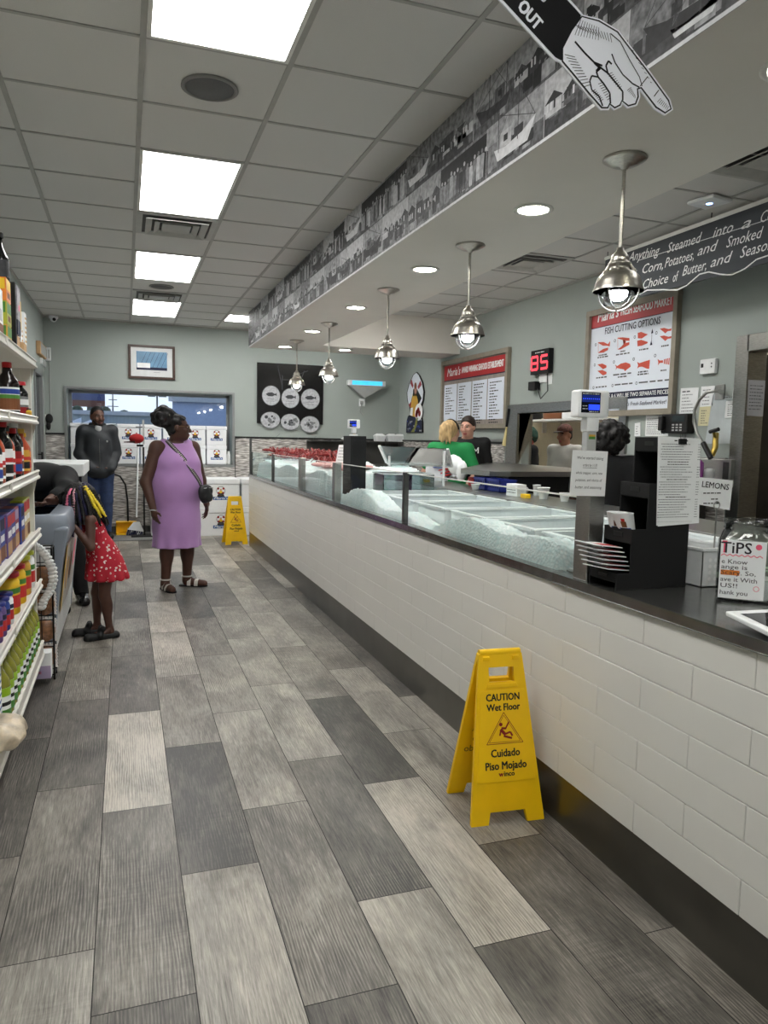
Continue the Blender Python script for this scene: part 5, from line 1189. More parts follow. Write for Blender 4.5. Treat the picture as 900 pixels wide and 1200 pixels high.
for q in (pl.p(.58, -.26, -.01), pl.p(.05, -.1, -.01)): MB().cyl((q[0], q[1], .936 if q[0] < 2.5 else 1.046), q, .012, M['white']).build('support', ld)
# white cloth bundle under the shelf lip; tools hanging by the pass-through frame
p = onx(536, 545, 3.0); t = thing('white_cloth', 'white cloth bundle hanging below the left tip of the pass shelf', 'cloth', (3.0, p[1], 1.08)); mb = MB(); mb.ball((2.98, p[1], p[2]), (.07, .1, .09), M['paper'], 12, 8).ball((3.0, p[1]-.1, p[2]-.05), (.05, .07, .1), M['paper'], 12, 8).ball((2.98, p[1]+.05, p[2]+.05), (.05, .06, .05), M['paper'], 10, 6); mb.build('folds', t)
t = thing('hanging_brush', 'cream-handled brush hanging left of the pass-through frame', 'brush', (XW, 7.8, 1.45)); p, q = onx(594, 500, XW-.03), onx(591, 522, XW-.03); mb = MB(); mb.tube([tuple(p), tuple(q)], [.012, .03], mat('cream_plastic', (226, 210, 150), .4), 10); mb.build('brush_head', t); p, q2 = onx(597, 479, XW-.03), onx(594, 500, XW-.03); MB().cyl(tuple(p), tuple(q2), .018, M['matte_black']).build('handle', t)

# ---- beyond the pass-through: wall shelf with pots
ks = thing('kitchen_shelf', 'white shelf of dark pans on the kitchen wall behind the pass-through', 'shelf', (6.3, 9.6, 1.75)); mb = MB(); zs_ = onx(640, 492, 6.3)[2]; mb.box(6.1, 6.58, 8.6, 10.8, zs_-.03, zs_, M['white']); mb.build('board', ks)
mb = MB(); 
for y in (8.7, 10.6): mb.box(6.5, 6.58, y, y+.02, zs_-.2, zs_-.03, M['white'])
mb.build('bracket', ks)
for i, (u, w, m) in enumerate(((622, .2, 'matte_black'), (652, .2, 'brown'), (668, .12, 'white'))):
    p = onx(u, 488, 6.35); t = tag(MB().lathe([(w*.7, 0), (w, .05), (w*.95, .13), (w*.7, .16), (0, .17)] if i == 0 else [(w*.9, 0), (w, .02), (w, .14), (0, .145)], (0, 0, 0), M[m], 24).build(['dark_pot', 'brown_crate', 'white_tub'][i]), ['dark round pot on the kitchen shelf behind the pass-through', 'brown tub beside the dark pot on the kitchen shelf', 'small white tub on the kitchen shelf by the man in the cap'][i], ['pot', 'tub', 'tub'][i]); t.location = (6.35, p[1], zs_)
# ------------------------------------------------------------------ grocery shelf on the left
GX, GY1_, GY0_ = -.445, 4.42, 2.3
gs = thing('grocery_shelf', 'white metal grocery shelving unit along the left edge of the photo', 'shelf', (-.75, 3.4, 0))
m_sh = mat('shelf_enamel', (214, 212, 204), .4, var=.03)
levels = [(1.835, .045, .32), (1.535, .045, .32), (1.245, .05, .42), (.925, .05, .42), (.64, .05, .45), (.29, .09, .5)]   # top of lip, lip height, depth
for z, lh, dp in levels:
    s = MB().box(GX-dp, GX-.012, GY0_, GY1_, z-.045, z-.02, m_sh).build('shelf_board', gs)
    mb = MB(); pr = [(GX-.012, z-lh), (GX+.004, z-lh+.004), (GX+.004, z-lh+.014), (GX-.003, z-lh+.02), (GX-.003, z-.012), (GX+.003, z-.006), (GX-.002, z), (GX-.012, z)]
    n = len(pr); vs = [(x, GY0_, q) for x, q in pr]+[(x, GY1_, q) for x, q in pr]; mb.add(vs, [tuple(range(n)), tuple(range(2*n-1, n-1, -1))]+[(i, i+n, (i+1) % n+n, (i+1) % n) for i in range(n)], m_sh)
    mb.box(GX-.001, GX+.0055, 3.33, 3.36, z-lh+.006, z-.004, m_sh); mb.build('price_rail', gs)
MB().box(GX-.2, GX-.19, GY0_, GY1_, .0, .245, mat('shaded_shelf_base', (70, 68, 64), .6)).build('kick_panel', gs)  # kick panel's dark colour stands for the shadow under the bottom shelf
MB().box(-1.0, -.97, GY0_, GY1_, 0, 2.1, m_sh).build('back_panel', gs)
for y in (GY1_-.03, 3.2, GY0_): MB().box(-.97, -.93, y, y+.03, 0, 2.1, m_sh).build('upright', gs)
MB().box(-.53, -.475, GY1_-.012, GY1_+.02, .2, 1.8, m_sh).build('upright', gs, .003)
for z, lh, dp in levels[:3]:
    mb = MB(); pl = Plane((0, GY1_+.0, 0), (-1, 0, 0), (0, 0, 1)); mb.poly(pl, [(-GX+.012, z-.045), (-GX+.03, z-.045), (.97, z-.045), (.97, z-.2), (.53, z-.15), (.475, z-.13)][::-1], m_sh, .004, .004); mb.build('bracket', gs)
rg = random.Random(77)
# --- generic packet builders (each in local coordinates, front towards +X)
def carton(name, label, cat, loc, w, d, h, front, group=None, bands=(), side=None, text=None):
    "box d deep (x), w wide (y), h tall; printed front on +x; bands: list of (z0, z1, y0, y1, mat)"
    t = thing(name, label, cat, loc, 0, group); MB().box(-d, 0, -w/2, w/2, 0, h, side or front).build('box', t, .0015, world=False, seg=1)
    pl = Plane((.0006, -w/2, 0), (0, 1, 0), (0, 0, 1)); mb = MB(); mb.rect(pl, .002, w-.002, .002, h-.002, front, 0)
    for (a, b, c, e, m) in bands: mb.rect(pl, c*w, e*w, a*h, b*h, m, .0006)
    pl2 = Plane((-d, -w/2-.0006, 0), (1, 0, 0), (0, 0, 1))
    for (a, b, c, e, m) in bands[:3]: mb.rect(pl2, c*d, e*d, a*h, b*h, m, .0003)
    mb.build('print', t, world=False); return t
def bottle(name, label, cat, loc, r, h, body, capm, labm, group=None, neck=.3, lab2=None, capr=.5):
    t = thing(name, label, cat, loc, 0, group); hb = h*(1-neck)
    MB().lathe([(0, 0), (r*.92, 0), (r, .006), (r, hb*.9), (r*.85, hb), (r*.42, hb+h*neck*.4), (r*.38, h*.93), (0, h*.93)], (0, 0, 0), body, 18).build('bottle', t, world=False)
    MB().lathe([(r*capr, h*.9), (r*capr, h*.99), (r*capr*.9, h), (0, h)], (0, 0, 0), capm, 16).build('cap', t, world=False)
    mb = MB(); mb.lathe([(r*1.012, hb*.18), (r*1.012, hb*.8)], (0, 0, 0), labm, 18)
    mb.f = mb.f[:18]; mb.m = mb.m[:18]; mb.smooth = mb.smooth[:18]
    if lab2:
        for z0, z1, m, a0, a1 in lab2:
            n = max(3, int((a1-a0)/.26))
            vs = [(r*1.025*math.cos(a0+(a1-a0)*k/n), r*1.025*math.sin(a0+(a1-a0)*k/n), z) for z in (hb*z0, hb*z1) for k in range(n+1)]; mb.add(vs, [(k, k+1, k+n+2, k+n+1) for k in range(n)], m)
    mb.build('label', t, world=False); return t
m_soy = mat('dark_sauce', (24, 16, 14), .15); m_oil = mat('green_oil', (128, 128, 40), .12, var=.2, coat=.5); m_dk = mat('dark_glass_bottle', (18, 20, 20), .1)
m_redcap = mat('red_cap', (176, 20, 28), .35); m_bluecap = mat('blue_cap', (28, 40, 120), .35); m_lime = mat('lime_lid', (196, 204, 60), .4); m_ylab = mat('yellow_label', (232, 190, 40), .5)
m_oran = mat('orange_sauce', (170, 70, 36), .3); m_cbx = mat('cereal_blue', (44, 70, 150), .5, var=.15); m_lilac = mat('lilac_print', (176, 160, 190), .5)
PI2 = PI/2
TOPZ = [z-.02 for z, _, _ in levels]
def yy_at(px, X): return onx(px, 500, X)[1]
# top shelf (0)
z = TOPZ[0]; X = GX-.03
carton('chip_bag', 'white and brown snack bag at the very left of the top shelf', 'bag', (X, yy_at(4, X), z), .16, .06, .22, M['paper'], None, [(.0, .35, 0, 1, M['brown']), (.4, .62, .1, .8, m_pw)])
for i in range(3): carton('snack_box', ['lowest yellow-green snack box of the small stack on the top shelf', 'middle yellow-green snack box of the small stack on the top shelf', 'topmost orange-yellow snack box of the small stack on the top shelf'][i], 'box', (X, yy_at(14.5, X), z+i*.1), .13, .1, .0985, [M['gold'], mat('snack_lime', (170, 176, 50), .5), M['orange']][i], 'stacked snack boxes on the top shelf', [(.5, .95, .05, .95, [M['green'], M['green'], m_ylab][i]), (.15, .4, .2, .8, M['brown'])])
carton('black_packet', 'tall black packet with a white print standing on the top shelf', 'packet', (X, yy_at(22.5, X), z), .03, .1, .33, M['matte_black'])
carton('purple_packet', 'black and white packet with a pink mark beside the tall black packet', 'packet', (X, yy_at(26, X), z+.1), .1, .1, .23, mat('packet_grey', (150, 148, 156), .5, var=.4, scale=40), None, [(.5, .62, .3, .8, M['pink']), (.0, .3, 0, 1, M['navy'])])
carton('kraft_tray', 'brown card tray under the yellow box, left one', 'tray', (X, yy_at(24.5, X), z), .1, .12, .09, M['tan']); carton('kraft_tray', 'brown card tray on the top shelf, right one near the shelf end', 'tray', (X, yy_at(32, X), z), .12, .12, .085, M['tan'])
carton('yellow_box', 'yellow and white box in the brown card tray near the end of the top shelf', 'box', (X-.01, yy_at(29, X), z+.086), .13, .1, .2, m_ylab, None, [(.0, .3, 0, 1, M['paper']), (.0, .22, .3, .6, M['ink'])], M['paper'])
carton('white_strip_box', 'slim white box at the far end of the top shelf', 'box', (X-.01, yy_at(35.5, X), z+.086), .07, .1, .17, M['paper'], None, [(.1+.14*i, .16+.14*i, .1, .9, M['gold']) for i in range(6)])
t = bottle('black_bottle', 'tall black bottle standing on the white carton at the top left', 'bottle', (X-.1, yy_at(5, X-.1), z+.37), .045, .24, m_dk, M['matte_black'], m_pd, None, .45)
carton('white_carton', 'white carton under the black bottle at the left edge of the top shelf', 'carton', (X-.05, yy_at(5, X-.1), z), .13, .12, .37, M['paper'])
# second shelf (1)
z = TOPZ[1]; X = GX-.06
bottle('soy_sauce_bottle', 'dark sauce bottle with a red cap and pale colourful label on the second shelf', 'bottle', (X, yy_at(8.5, X)+.04, z), .05, .25, m_soy, m_redcap, M['paper'], None, .32, [(.2, .5, M['brown'], -PI, PI/3), (.5, .6, M['green'], -PI, 0), (.62, .75, M['blue'], -PI, 0)], .42)
bottle('squeeze_bottle', 'shorter bottle with a wide dark red cap on the second shelf', 'bottle', (X, yy_at(24, X), z), .04, .19, m_dk, m_redcap, m_pg, None, .25, [(.2, .42, M['dred'], -PI, PI), (.5, .7, M['white'], -PI, 0)], .75)
bottle('mustard_jar', 'little yellow jar at the far end of the second shelf', 'jar', (X+.03, yy_at(31.5, X+.03), z), .025, .055, m_ylab, M['ink'], M['gold'], None, .2, None, .9)
bottle('green_label_bottle', 'bottle with a green label at the left edge of the second shelf', 'bottle', (X-.02, 3.2, z), .05, .22, m_dk, M['green'], M['green'], None, .3)
# third shelf (2): sauce bottles
z = TOPZ[2]; X = GX-.05; cols = [(m_dk, M['matte_black'], M['paper']), (m_oran, m_redcap, M['paper']), (m_dk, m_redcap, M['white']), (m_oran, M['matte_black'], M['paper']), (m_soy, m_redcap, M['dred']), (m_dk, M['white'], M['paper']), (m_oran, M['gold'], M['gold']), (m_oran, m_ylab, M['orange'])]
pl_lab = ['black bottle with a white label, nearest the left edge on the sauce shelf', 'orange sauce bottle with a red cap beside the nearest black bottle', 'black bottle with red cap and white label on the sauce shelf', 'orange sauce bottle with a black cap on the sauce shelf', 'red-labelled dark bottle in the middle of the sauce shelf', 'dark bottle with a white cap on the sauce shelf', 'orange bottle with gold cap and label on the sauce shelf', 'orange bottle with a yellow cap, last at the end of the sauce shelf']
for i in range(8):
    y = 3.22+i*.145; b_, c_, l_ = cols[i]
    bottle('sauce_bottle', pl_lab[i], 'bottle', (X-.01*(i % 2), y, z), .04, (.24, .25, .27, .25, .24, .27, .24, .22)[i], b_, c_, l_, 'sauce bottles on the third shelf', .3, [(.25, .45, [M['blue'], M['brown'], M['ink'], M['red']][i % 4], -PI*.9, .5), (.5, .6, M['red'], -PI*.9, .3)])
s0 = None
for i in range(8):
    l = (X-.1, 3.24+i*.145, z)
    if s0 is None: s0 = bottle('sauce_bottle', 'dark sauce bottle in the back row of the sauce shelf', 'bottle', l, .04, .26, m_soy, m_redcap, M['dred'], 'back row of dark sauce bottles')
    else: dup(s0, l)
# fourth shelf (3): blue boxes
z = TOPZ[3]; X = GX-.035; b0_ = None
m_bx = [m_cbx, mat('box_violet', (104, 84, 140), .5, var=.15), mat('box_red_blue', (150, 60, 80), .5, var=.2), mat('box_cream', (206, 190, 140), .5)]
names4 = ['blue and brown', 'violet and brown', 'blue and red', 'violet and red', 'blue with a pale side', 'red and blue', 'blue with a red corner', 'yellow-topped cream', 'last cream and yellow']
for i in range(9):
    y = 3.1+i*.145; m = [m_bx[0], m_bx[1], m_bx[0], m_bx[1], m_bx[0], m_bx[2], m_bx[0], m_bx[3], m_bx[3]][i]
    carton('mix_box', names4[i]+' baking mix box, '+['first', 'second', 'third', 'fourth', 'fifth', 'sixth', 'seventh', 'eighth', 'last'][i]+' of the row from the left edge', 'box', (X-.004*(i % 3), y, z), .135, .06, .19 if i < 7 else .2, m, 'baking mix boxes on the fourth shelf', [(.05, .35, .08, .92, M['brown'] if i % 2 == 0 else M['tan']), (.7, .95, .1, .9, [M['red'], m_lilac, M['navy'], M['red']][i % 4]), (.45, .6, .15, .85, M['paper'])], m_lime if i >= 7 else m)
bk0 = None
for j in range(2):
    for i in range(9):
        l = (X-.068*(j+1), 3.12+i*.145, z)
        if bk0 is None: bk0 = carton('mix_box', 'violet-blue baking mix box behind the front row on the shelf of blue boxes', 'box', l, .135, .06, .19, m_bx[1], 'back rows of baking mix boxes', [(.7, .95, .1, .9, M['red'])])
        else: dup(bk0, l)
# fifth shelf (4): tubs and jars
z = TOPZ[4]; X = GX-.045
specs = [(2.95, .035, .12, M['paper'], m_redcap, 'small white jar with red lid nearest the left edge on the jar shelf'), (3.06, .036, .13, m_lilac, m_redcap, 'lilac jar with a red lid second on the jar shelf'), (3.17, .034, .14, m_bx[1], m_bluecap, 'violet jar with a blue lid third on the jar shelf'), (3.27, .034, .14, m_bx[1], m_bluecap, 'violet jar with a blue lid fourth on the jar shelf'), (3.37, .034, .14, m_bx[0], m_bluecap, 'blue jar with a blue lid fifth on the jar shelf'), (3.47, .034, .14, M['paper'], m_bluecap, 'white jar with a blue lid next to the big yellow tub'),
         (3.68, .075, .19, m_ylab, m_redcap, 'big yellow tub with a wide red lid on the jar shelf'), (3.9, .06, .19, m_ylab, m_redcap, 'second yellow tub with a red lid behind the big one'), (4.1, .06, .2, M['gold'], m_lime, 'tub with a lime lid near the end of the jar shelf'), (4.27, .055, .2, M['paper'], m_lime, 'last tub with a lime lid on the jar shelf')]
for y, r, h, b_, c_, lab in specs: bottle('spice_jar' if r < .05 else 'powder_tub', lab, 'jar' if r < .05 else 'tub', (GX-.02-r, y, z), r, h, b_, c_, b_, 'jars and tubs on the fifth shelf', .14, [(.2, .55, M['red'], -1.6, .6), (.6, .75, M['green'] if r > .05 else M['navy'], -1.8, .2)], .98)
jb = None
for i in range(8):
    l = (GX-.14, 2.98+i*.1, z)
    if jb is None: jb = bottle('spice_jar', 'blue-lidded jar in the back row of the jar shelf', 'jar', l, .034, .14, m_bx[0], m_bluecap, m_bx[1], 'back row of blue-lidded jars', .14, None, .98)
    else: dup(jb, l)
# base shelf (5): green oil bottles, striped boxes
z = TOPZ[5]
ob_ = None
for j in range(2):
    for i in range(12):
        l = (GX-.05-.085*j, 3.22+i*.098, z)
        if ob_ is None:
            ob_ = bottle('oil_bottle', 'green oil bottle with a white and lime label in the rows on the bottom shelf', 'bottle', l, .043, .27, m_oil, m_lime, M['paper'], 'green oil bottles on the bottom shelf', .28, [(.62, .8, mat('lime_print', (150, 190, 40), .4), -PI, PI), (.18, .34, M['green'], -PI, PI), (.42, .5, M['ink'], -1.3, -.1)], .4)
        else: dup(ob_, l)
for i in range(2): carton('striped_box', ['white box with blue stripes before the oil bottles', 'white box with blue stripes at the left edge of the bottom shelf'][i], 'box', (GX-.03, 3.11-i*.1, z), .09, .09, .26, M['paper'], None, [(.06+.1*k, .1+.1*k, .1, .9, M['blue']) for k in range(9)])
bg = thing('white_bag', 'crinkled white and tan bag lying over the lip of the bottom shelf', 'bag', (GX-.02, 2.98, TOPZ[5]))
vs = []; mb = MB(); r5 = random.Random(5)
mb.ball((.02, 0, .05), (.075, .13, .055), mat('crinkled_bag', (206, 192, 168), .3, var=.5, scale=14, bump=1.0), 34, 22)
rb_ = random.Random(8); ph = [rb_.uniform(0, 6) for _ in range(6)]
mb.v = [(x+.007*math.sin(90*y+45*z+ph[0]), y+.007*math.sin(60*x+95*z+ph[2])+.02*(1 if y > 0 else -1)*abs(y)*6*abs(x), z+.009*math.sin(35*x+48*y+ph[3])) for x, y, z in mb.v]
mb.build('bag', bg, world=False)

# ------------------------------------------------------------------ ice-cream chest freezer
FX, FX0, FY0, FY1, FZ = -.34, -1.0, 4.8, 6.35, .955
fz = thing('chest_freezer', 'grey ice-cream chest freezer the girl leans on', 'freezer', (-.67, 5.5, 0))
m_fg = mat('freezer_grey', (128, 136, 148), .3, var=.03); m_fw = mat('freezer_white', (222, 224, 224), .35)
mb = MB(); n = 8
def fring(z, inset, r=.09):
    o = []; x0, x1, y0, y1 = FX0+inset*.3, FX-inset, FY0+inset*.4, FY1-inset*.4
    for cx, cy, a0 in ((x1-r, y0+r, -PI/2), (x1-r, y1-r, 0), (x0+r, y1-r, PI/2), (x0+r, y0+r, PI)):
        for k in range(n): a = a0+PI/2*k/(n-1); o.append((cx+r*math.cos(a), cy+r*math.sin(a), z))
    return o
loft(mb, [fring(.09, .085), fring(.3, .07), fring(.6, .04), fring(.78, .012)], m_fw, True, False); mb.build('body', fz)
mb = MB(); loft(mb, [fring(.775, .0), fring(.80, -.012), fring(.9, -.01), fring(.945, .0), fring(FZ, .02), fring(FZ, .1, .05), fring(.9, .11, .05)], m_fg); mb.build('top_rim', fz)
for (ya, yb) in ((FY0-.006, FY0+.05), (FY1-.05, FY1+.006)):
    mb = MB(); P_ = [(FX-.085, .06), (FX-.068, .3), (FX-.035, .6), (FX+.0, .8), (FX+.012, .88), (FX-.08, .88), (FX-.1, .72), (FX-.125, .5), (FX-.15, .2), (FX-.155, .06)]
    mb.poly(PLY(ya), [(a, b) for a, b in P_], m_fg, 0, yb-ya); mb.build('corner_post', fz, .02, seg=3)
mb = MB(); mb.box(FX0+.08, FX-.06, FY0+.08, FY1-.08, .87, .885, glass_mat('freezer_glass', (205, 222, 240), 1.0, .12)); mb.build('sliding_lid', fz)
m_lidb = mat('lid_blue', (120, 150, 190), .3); mb = MB(); mb.box(FX0+.08, FX-.06, FY0+.08, FY0+.3, .886, .9, m_lidb); mb.build('lid_frame', fz, .01)
mb = MB(); pl = Plane((FX-.066, FY0+.12, .31), (0, 1, 0), (.056, 0, .47)); mb.rect(pl, .02, 1.2, 0, .44, mat('freezer_poster', (190, 186, 178), .4, var=.15, scale=5), .003); mb.rect(pl, 0.0, .07, .02, .44, m_ylab, .005); mb.disc(pl, .3, .22, .11, M['tan'], .006); mb.disc(pl, .62, .22, .1, M['brown'], .006); mb.disc(pl, .95, .26, .1, M['pink'], .006); mb.build('poster', fz)
for (x, y) in ((FX-.13, FY0+.1), (FX-.13, FY1-.1), (FX0+.1, FY0+.1), (FX0+.1, FY1-.1)):
    mb = MB(); mb.lathe([(0, -.014), (.042, -.014), (.045, 0), (.042, .014), (0, .014)], (x, y, .045), M['black'], 18, axis='y'); mb.box(x-.02, x+.02, y-.02, y+.02, .045, .1, M['dsteel']); mb.build('caster', fz)

# snack bags in a wire rack between shelf end and freezer
wr = thing('wire_rack', 'dark wire rack of snack bags between shelf and freezer', 'rack', (-.58, 4.62, 0)); m_wire = mat('dark_wire', (30, 28, 27), .4, .6)
mb = MB()
ra, rb, ry, rya = -.72, -.41, 4.6, 4.72
for x in (ra, rb):
    for y in (ry, rya): mb.cyl((x, y, 0), (x, y, .86 if x < rb else .78), .005, m_wire, n=8)
for zz in (.03, .2, .36, .52, .68, .78):
    mb.cyl((ra, ry, zz), (rb, ry, zz), .0035, m_wire, n=6); mb.cyl((ra, rya, zz), (rb, rya, zz), .0035, m_wire, n=6)
    for x in (ra, rb): mb.cyl((x, ry, zz), (x, rya, zz), .0035, m_wire, n=6)
for k in range(6): x = ra+(rb-ra)*k/5; mb.cyl((x, ry, .03), (x, ry, .78), .0025, m_wire, n=6)
mb.build('wire_frame', wr)
m_nut = mat('nut_bag', (138, 96, 66), .35, var=.5, scale=40, coat=.4); m_crimp = mat('white_crimp', (216, 212, 208), .4, var=.1, scale=30)
bgp = None
k_ = 0
for lv, zz in enumerate((.05, .21, .37, .53)):
    for i in range(3):
        l = (-.66+.1*i, 4.66, zz+.004)
        if bgp is None:
            bgp = thing('nut_bag', 'brown nut bag with a white crimped edge in the wire rack beside the freezer', 'bag', l, 0, 'nut bags in the wire rack')
            mb = MB(); mb.ball((0, 0, .07), (.058, .03, .07), m_nut, 16, 9); mb.build('bag', bgp, world=False)
            mb = MB()
            for s in (-1, 1):
                for q in range(7): mb.hexa([(s*.052, -.006, .005+.02*q), (s*.066, -.004, .002+.02*q), (s*.066, .004, .002+.02*q), (s*.052, .006, .005+.02*q)], [(s*.052, -.006, .022+.02*q), (s*.06, -.004, .02+.02*q), (s*.06, .004, .02+.02*q), (s*.052, .006, .022+.02*q)], m_crimp)
            for q in range(6): mb.hexa([(-.055+.018*q, -.004, .136), (-.039+.018*q, -.004, .136), (-.039+.018*q, .004, .136), (-.055+.018*q, .004, .136)], [(-.053+.018*q, -.003, .152), (-.041+.018*q, -.003, .152), (-.041+.018*q, .003, .152), (-.053+.018*q, .003, .152)], m_crimp)
            mb.build('crimped_edge', bgp, world=False)
        else: dup(bgp, l)
# frilled white garland of packets curling over the rack
gt = thing('packet_strip', 'strip of frilled white packets curling down over the wire rack', 'packets', (-.5, 4.56, .5)); mb = MB()
arc = [ony(*q, 4.58) for q in ((38, 638), (47, 644), (55, 654), (61, 667), (62, 681), (58, 694), (51, 704), (47, 716))]
for i in range(len(arc)-1):
    for s in (0, .34, .67):
        c = arc[i]*(1-s)+arc[i+1]*s; c = (c[0], 4.58, c[2]); mb.ball(c, (.026, .012, .018), m_crimp, 8, 5); mb.ball((c[0]+.018, c[1]-.006, c[2]+.006), (.012, .008, .01), M['paper'], 6, 4)
mb.build('packets', gt)
t = carton('lilac_pack', 'white and lilac pack at the foot of the wire rack', 'packet', (-.44, 4.52, .05), .1, .1, .15, M['paper'], None, [(.0, .5, 0, 1, m_lilac), (.2, .3, .2, .5, M['pink'])])
t.rotation_euler = (0, 0, -PI/2); t.location = (-.47, 4.5, TOPZ[5]-.23)

# ------------------------------------------------------------------ black beer cooler by the corner
CY = 7.7; bc2 = thing('beer_cooler', 'black branded beer cooler with a white top and tan base left of the man', 'cooler', (-.75, CY, 0))
q0, q1 = ony(98, 546, CY), ony(98, 556, CY); cxr = q0[0]; mb = MB(); mb.box(-1.04, cxr, CY, CY+1.2, q1[2]-.02, q0[2]+.02, M['white']); mb.build('top_rim', bc2, .01)
zl = ony(80, 583, CY)[2]; MB().box(-1.03, cxr-.02, CY+.015, CY+1.18, zl, q1[2]-.02, mat('cooler_black', (18, 20, 28), .3)).build('body', bc2)
MB().box(-1.03, cxr-.02, CY+.016, CY+1.18, .06, zl, mat('cooler_tan', (150, 140, 116), .6)).box(-.98, cxr-.06, CY+.06, CY+1.1, 0, .06, M['black']).build('base', bc2)
pl = PLY(CY+.0145)
mb = MB()
def bp_(u, v): return BY(20+u/10, 540+v/10, CY)
text_fit(mb, pl, bp_(310, 215), bp_(560, 165), 'Miller', .13, M['paper'], .001, shear=.25, offset=.02); a, b = bp_(440, 150); mb.text(pl, a, b, 'LITE', .05, M['red'], .001); a, b = bp_(475, 240); mb.text(pl, a, b, 'LITE', .05, M['red'], .001)
a, b = bp_(425, 365)
for k in range(3): an = .3+k*1.05; mb.line(pl, [(a-.05*math.cos(an), b-.05*math.sin(an)), (a+.05*math.cos(an), b+.05*math.sin(an))], .016, M['wallgrey'], .001)
a, b = bp_(520, 415); text_fit(mb, pl, bp_(480, 418), bp_(560, 405), 'Lite', .06, M['wallgrey'], .001, shear=.3); mb.build('lettering', bc2)

# ------------------------------------------------------------------ white foam boxes at the back window
m_foam = mat('white_foam', (232, 234, 236), .6, var=.02, scale=80); m_lblue = mat('logo_blue', (36, 84, 150), .5)
def logo(mb, pl, a, b, w):
    mb.rect(pl, a-w, a+w, b-w*.52, b-w*.1, m_lblue, .0012); text_fit(mb, pl, (a-w*.9, b-w*.31), (a+w*.9, b-w*.31), "Maria's", w*.42, M['paper'], .002, shear=.2, offset=.02)
    mb.poly(pl, [(a-w*.5, b-w*.1), (a+w*.5, b-w*.1), (a+w*.38, b+w*.2), (a+w*.1, b+w*.45), (a-w*.2, b+w*.4), (a-w*.42, b+w*.15)], mat('logo_dark', (60, 52, 46), .6), .0014)
    mb.disc(pl, a, b+w*.55, w*.2, m_ylab, .0016, n=10); mb.disc(pl, a, b+w*.82, w*.13, mat('logo_skin', (200, 150, 120), .6), .0018, n=10)
    mb.ring(pl, a, b+w*.7, w*.52, w*.58, M['grayink'], .0015, 24)
    for s in (-1, 1): mb.disc(pl, a+s*w*.34, b+w*.98, w*.15, M['dred'], .002, n=8); mb.disc(pl, a+s*w*.3, b+w*.42, w*.14, M['dred'], .0018, n=8)
def foam_box(label, x0, x1, y0, y1, z0, z1, lw, group, lx=.5):
    t = thing('foam_box', label, 'foam box', ((x0+x1)/2, (y0+y1)/2, z0), 0, group); w, d, h = (x1-x0)/2, (y1-y0)/2, z1-z0
    MB().box(-w+.006, w-.006, -d+.006, d-.006, 0, h*.8, m_foam).build('body', t, .008, world=False); MB().box(-w, w, -d, d, h*.805, h, m_foam).build('lid', t, .01, world=False)
    mb = MB(); pl = Plane((0, -d+.0055, h*.42), (1, 0, 0), (0, 0, 1)); logo(mb, pl, (lx-.5)*2*w, -h*.02, lw); mb.build('logo_print', t, world=False); return t
bw_ = (WX1-WX0-.1)/7
sb = [None, None]
col_lab = ['first column from the left', 'second column from the left', 'third column from the left', 'fourth column from the left', 'fifth column from the left', 'sixth column from the left', 'rightmost column']
for r in range(2):
    for i in range(7):
        x = WX0+.03+bw_*i; lab = ['lower', 'upper'][r]+' white foam box on the window sill, '+col_lab[i]
        if sb[0] is None: sb[0] = foam_box(lab, x, x+bw_-.008, YB+.01, YB+.30, WZ0+.009, WZ0+.297, .088, 'small foam boxes stacked on the window sill')
        else: dup(sb[0], (x+(bw_-.008)/2+random.uniform(-.003, .003), YB+.155, WZ0+.009+.289*r), None, lab)
x0 = ony(230, 600, 10.95)[0]
for c in range(3):
    for r in range(2):
        w = .62; a = .33+c*.633; lab = ['lower', 'upper'][r]+' large white foam box on the floor, '+['behind the woman', 'right of the woman', 'next to the counter end'][c]
        foam_box(lab, a, a+w-.008, 10.75, 11.3, .012+.415*r if False else .001+.415*r, .414+.415*r, .11, 'large foam boxes stacked on the floor', .55)
t = tag(MB().lathe([(0, 0), (.032, 0), (.034, .02), (.03, .15), (.02, .17), (.02, .2), (0, .2)], (0, 0, 0), M['white'], 16).build('spray_bottle'), 'small white bottle at the right end of the window sill', 'bottle'); t.location = (WX1-.03-.01, YB+.1, WZ0+.009)
# ------------------------------------------------------------------ floor mat, broom, dustpan, cap stand
fm = onz(125, 634, 0); mt = tag(MB().box(-.22, .72, 10.45, 11.32, .0, .014, mat('grey_mat', (112, 112, 110), .9, var=.2, scale=60, bump=.4)).build('floor_mat', bevel=.004), 'flat grey floor mat under the broom by the back wall', 'mat')
br = thing('broom', 'broom with white handle and navy bristles leaning at the back wall', 'broom', (.12, 11.0, .014)); mb = MB(); a, b = ony(160, 606, 10.95), ony(162, 520, 11.3); mb.cyl(tuple(a), (b[0], 11.31, b[2]), .012, M['white'], n=10); mb.build('handle', br)
mb = MB(); mb.hexa([(a[0]-.12, 10.93, .1), (a[0]+.1, 10.93, .06), (a[0]+.1, 10.99, .06), (a[0]-.12, 10.99, .1)], [(a[0]-.04, 10.93, .2), (a[0]+.04, 10.93, .2), (a[0]+.04, 10.99, .2), (a[0]-.04, 10.99, .2)], M['white']); mb.build('head', br)
mb = MB(); r6 = random.Random(6)
for i in range(34): u = i/33; x = a[0]-.11+.2*u; mb.cyl((x, 10.96+r6.uniform(-.02, .02), .12-.04*u), (x-.03+.0*u, 10.94+r6.uniform(-.03, .03), .016), .007, M['navy'] if i % 4 else M['wallgrey'], .01, 6)
o = mb.build('bristles', br); o['kind'] = 'stuff'
dpn = thing('dustpan', 'yellow lobby dustpan with a black upright handle beside the broom', 'dustpan', (-.0, 11.1, .014)); p = ony(148, 615, 11.1)
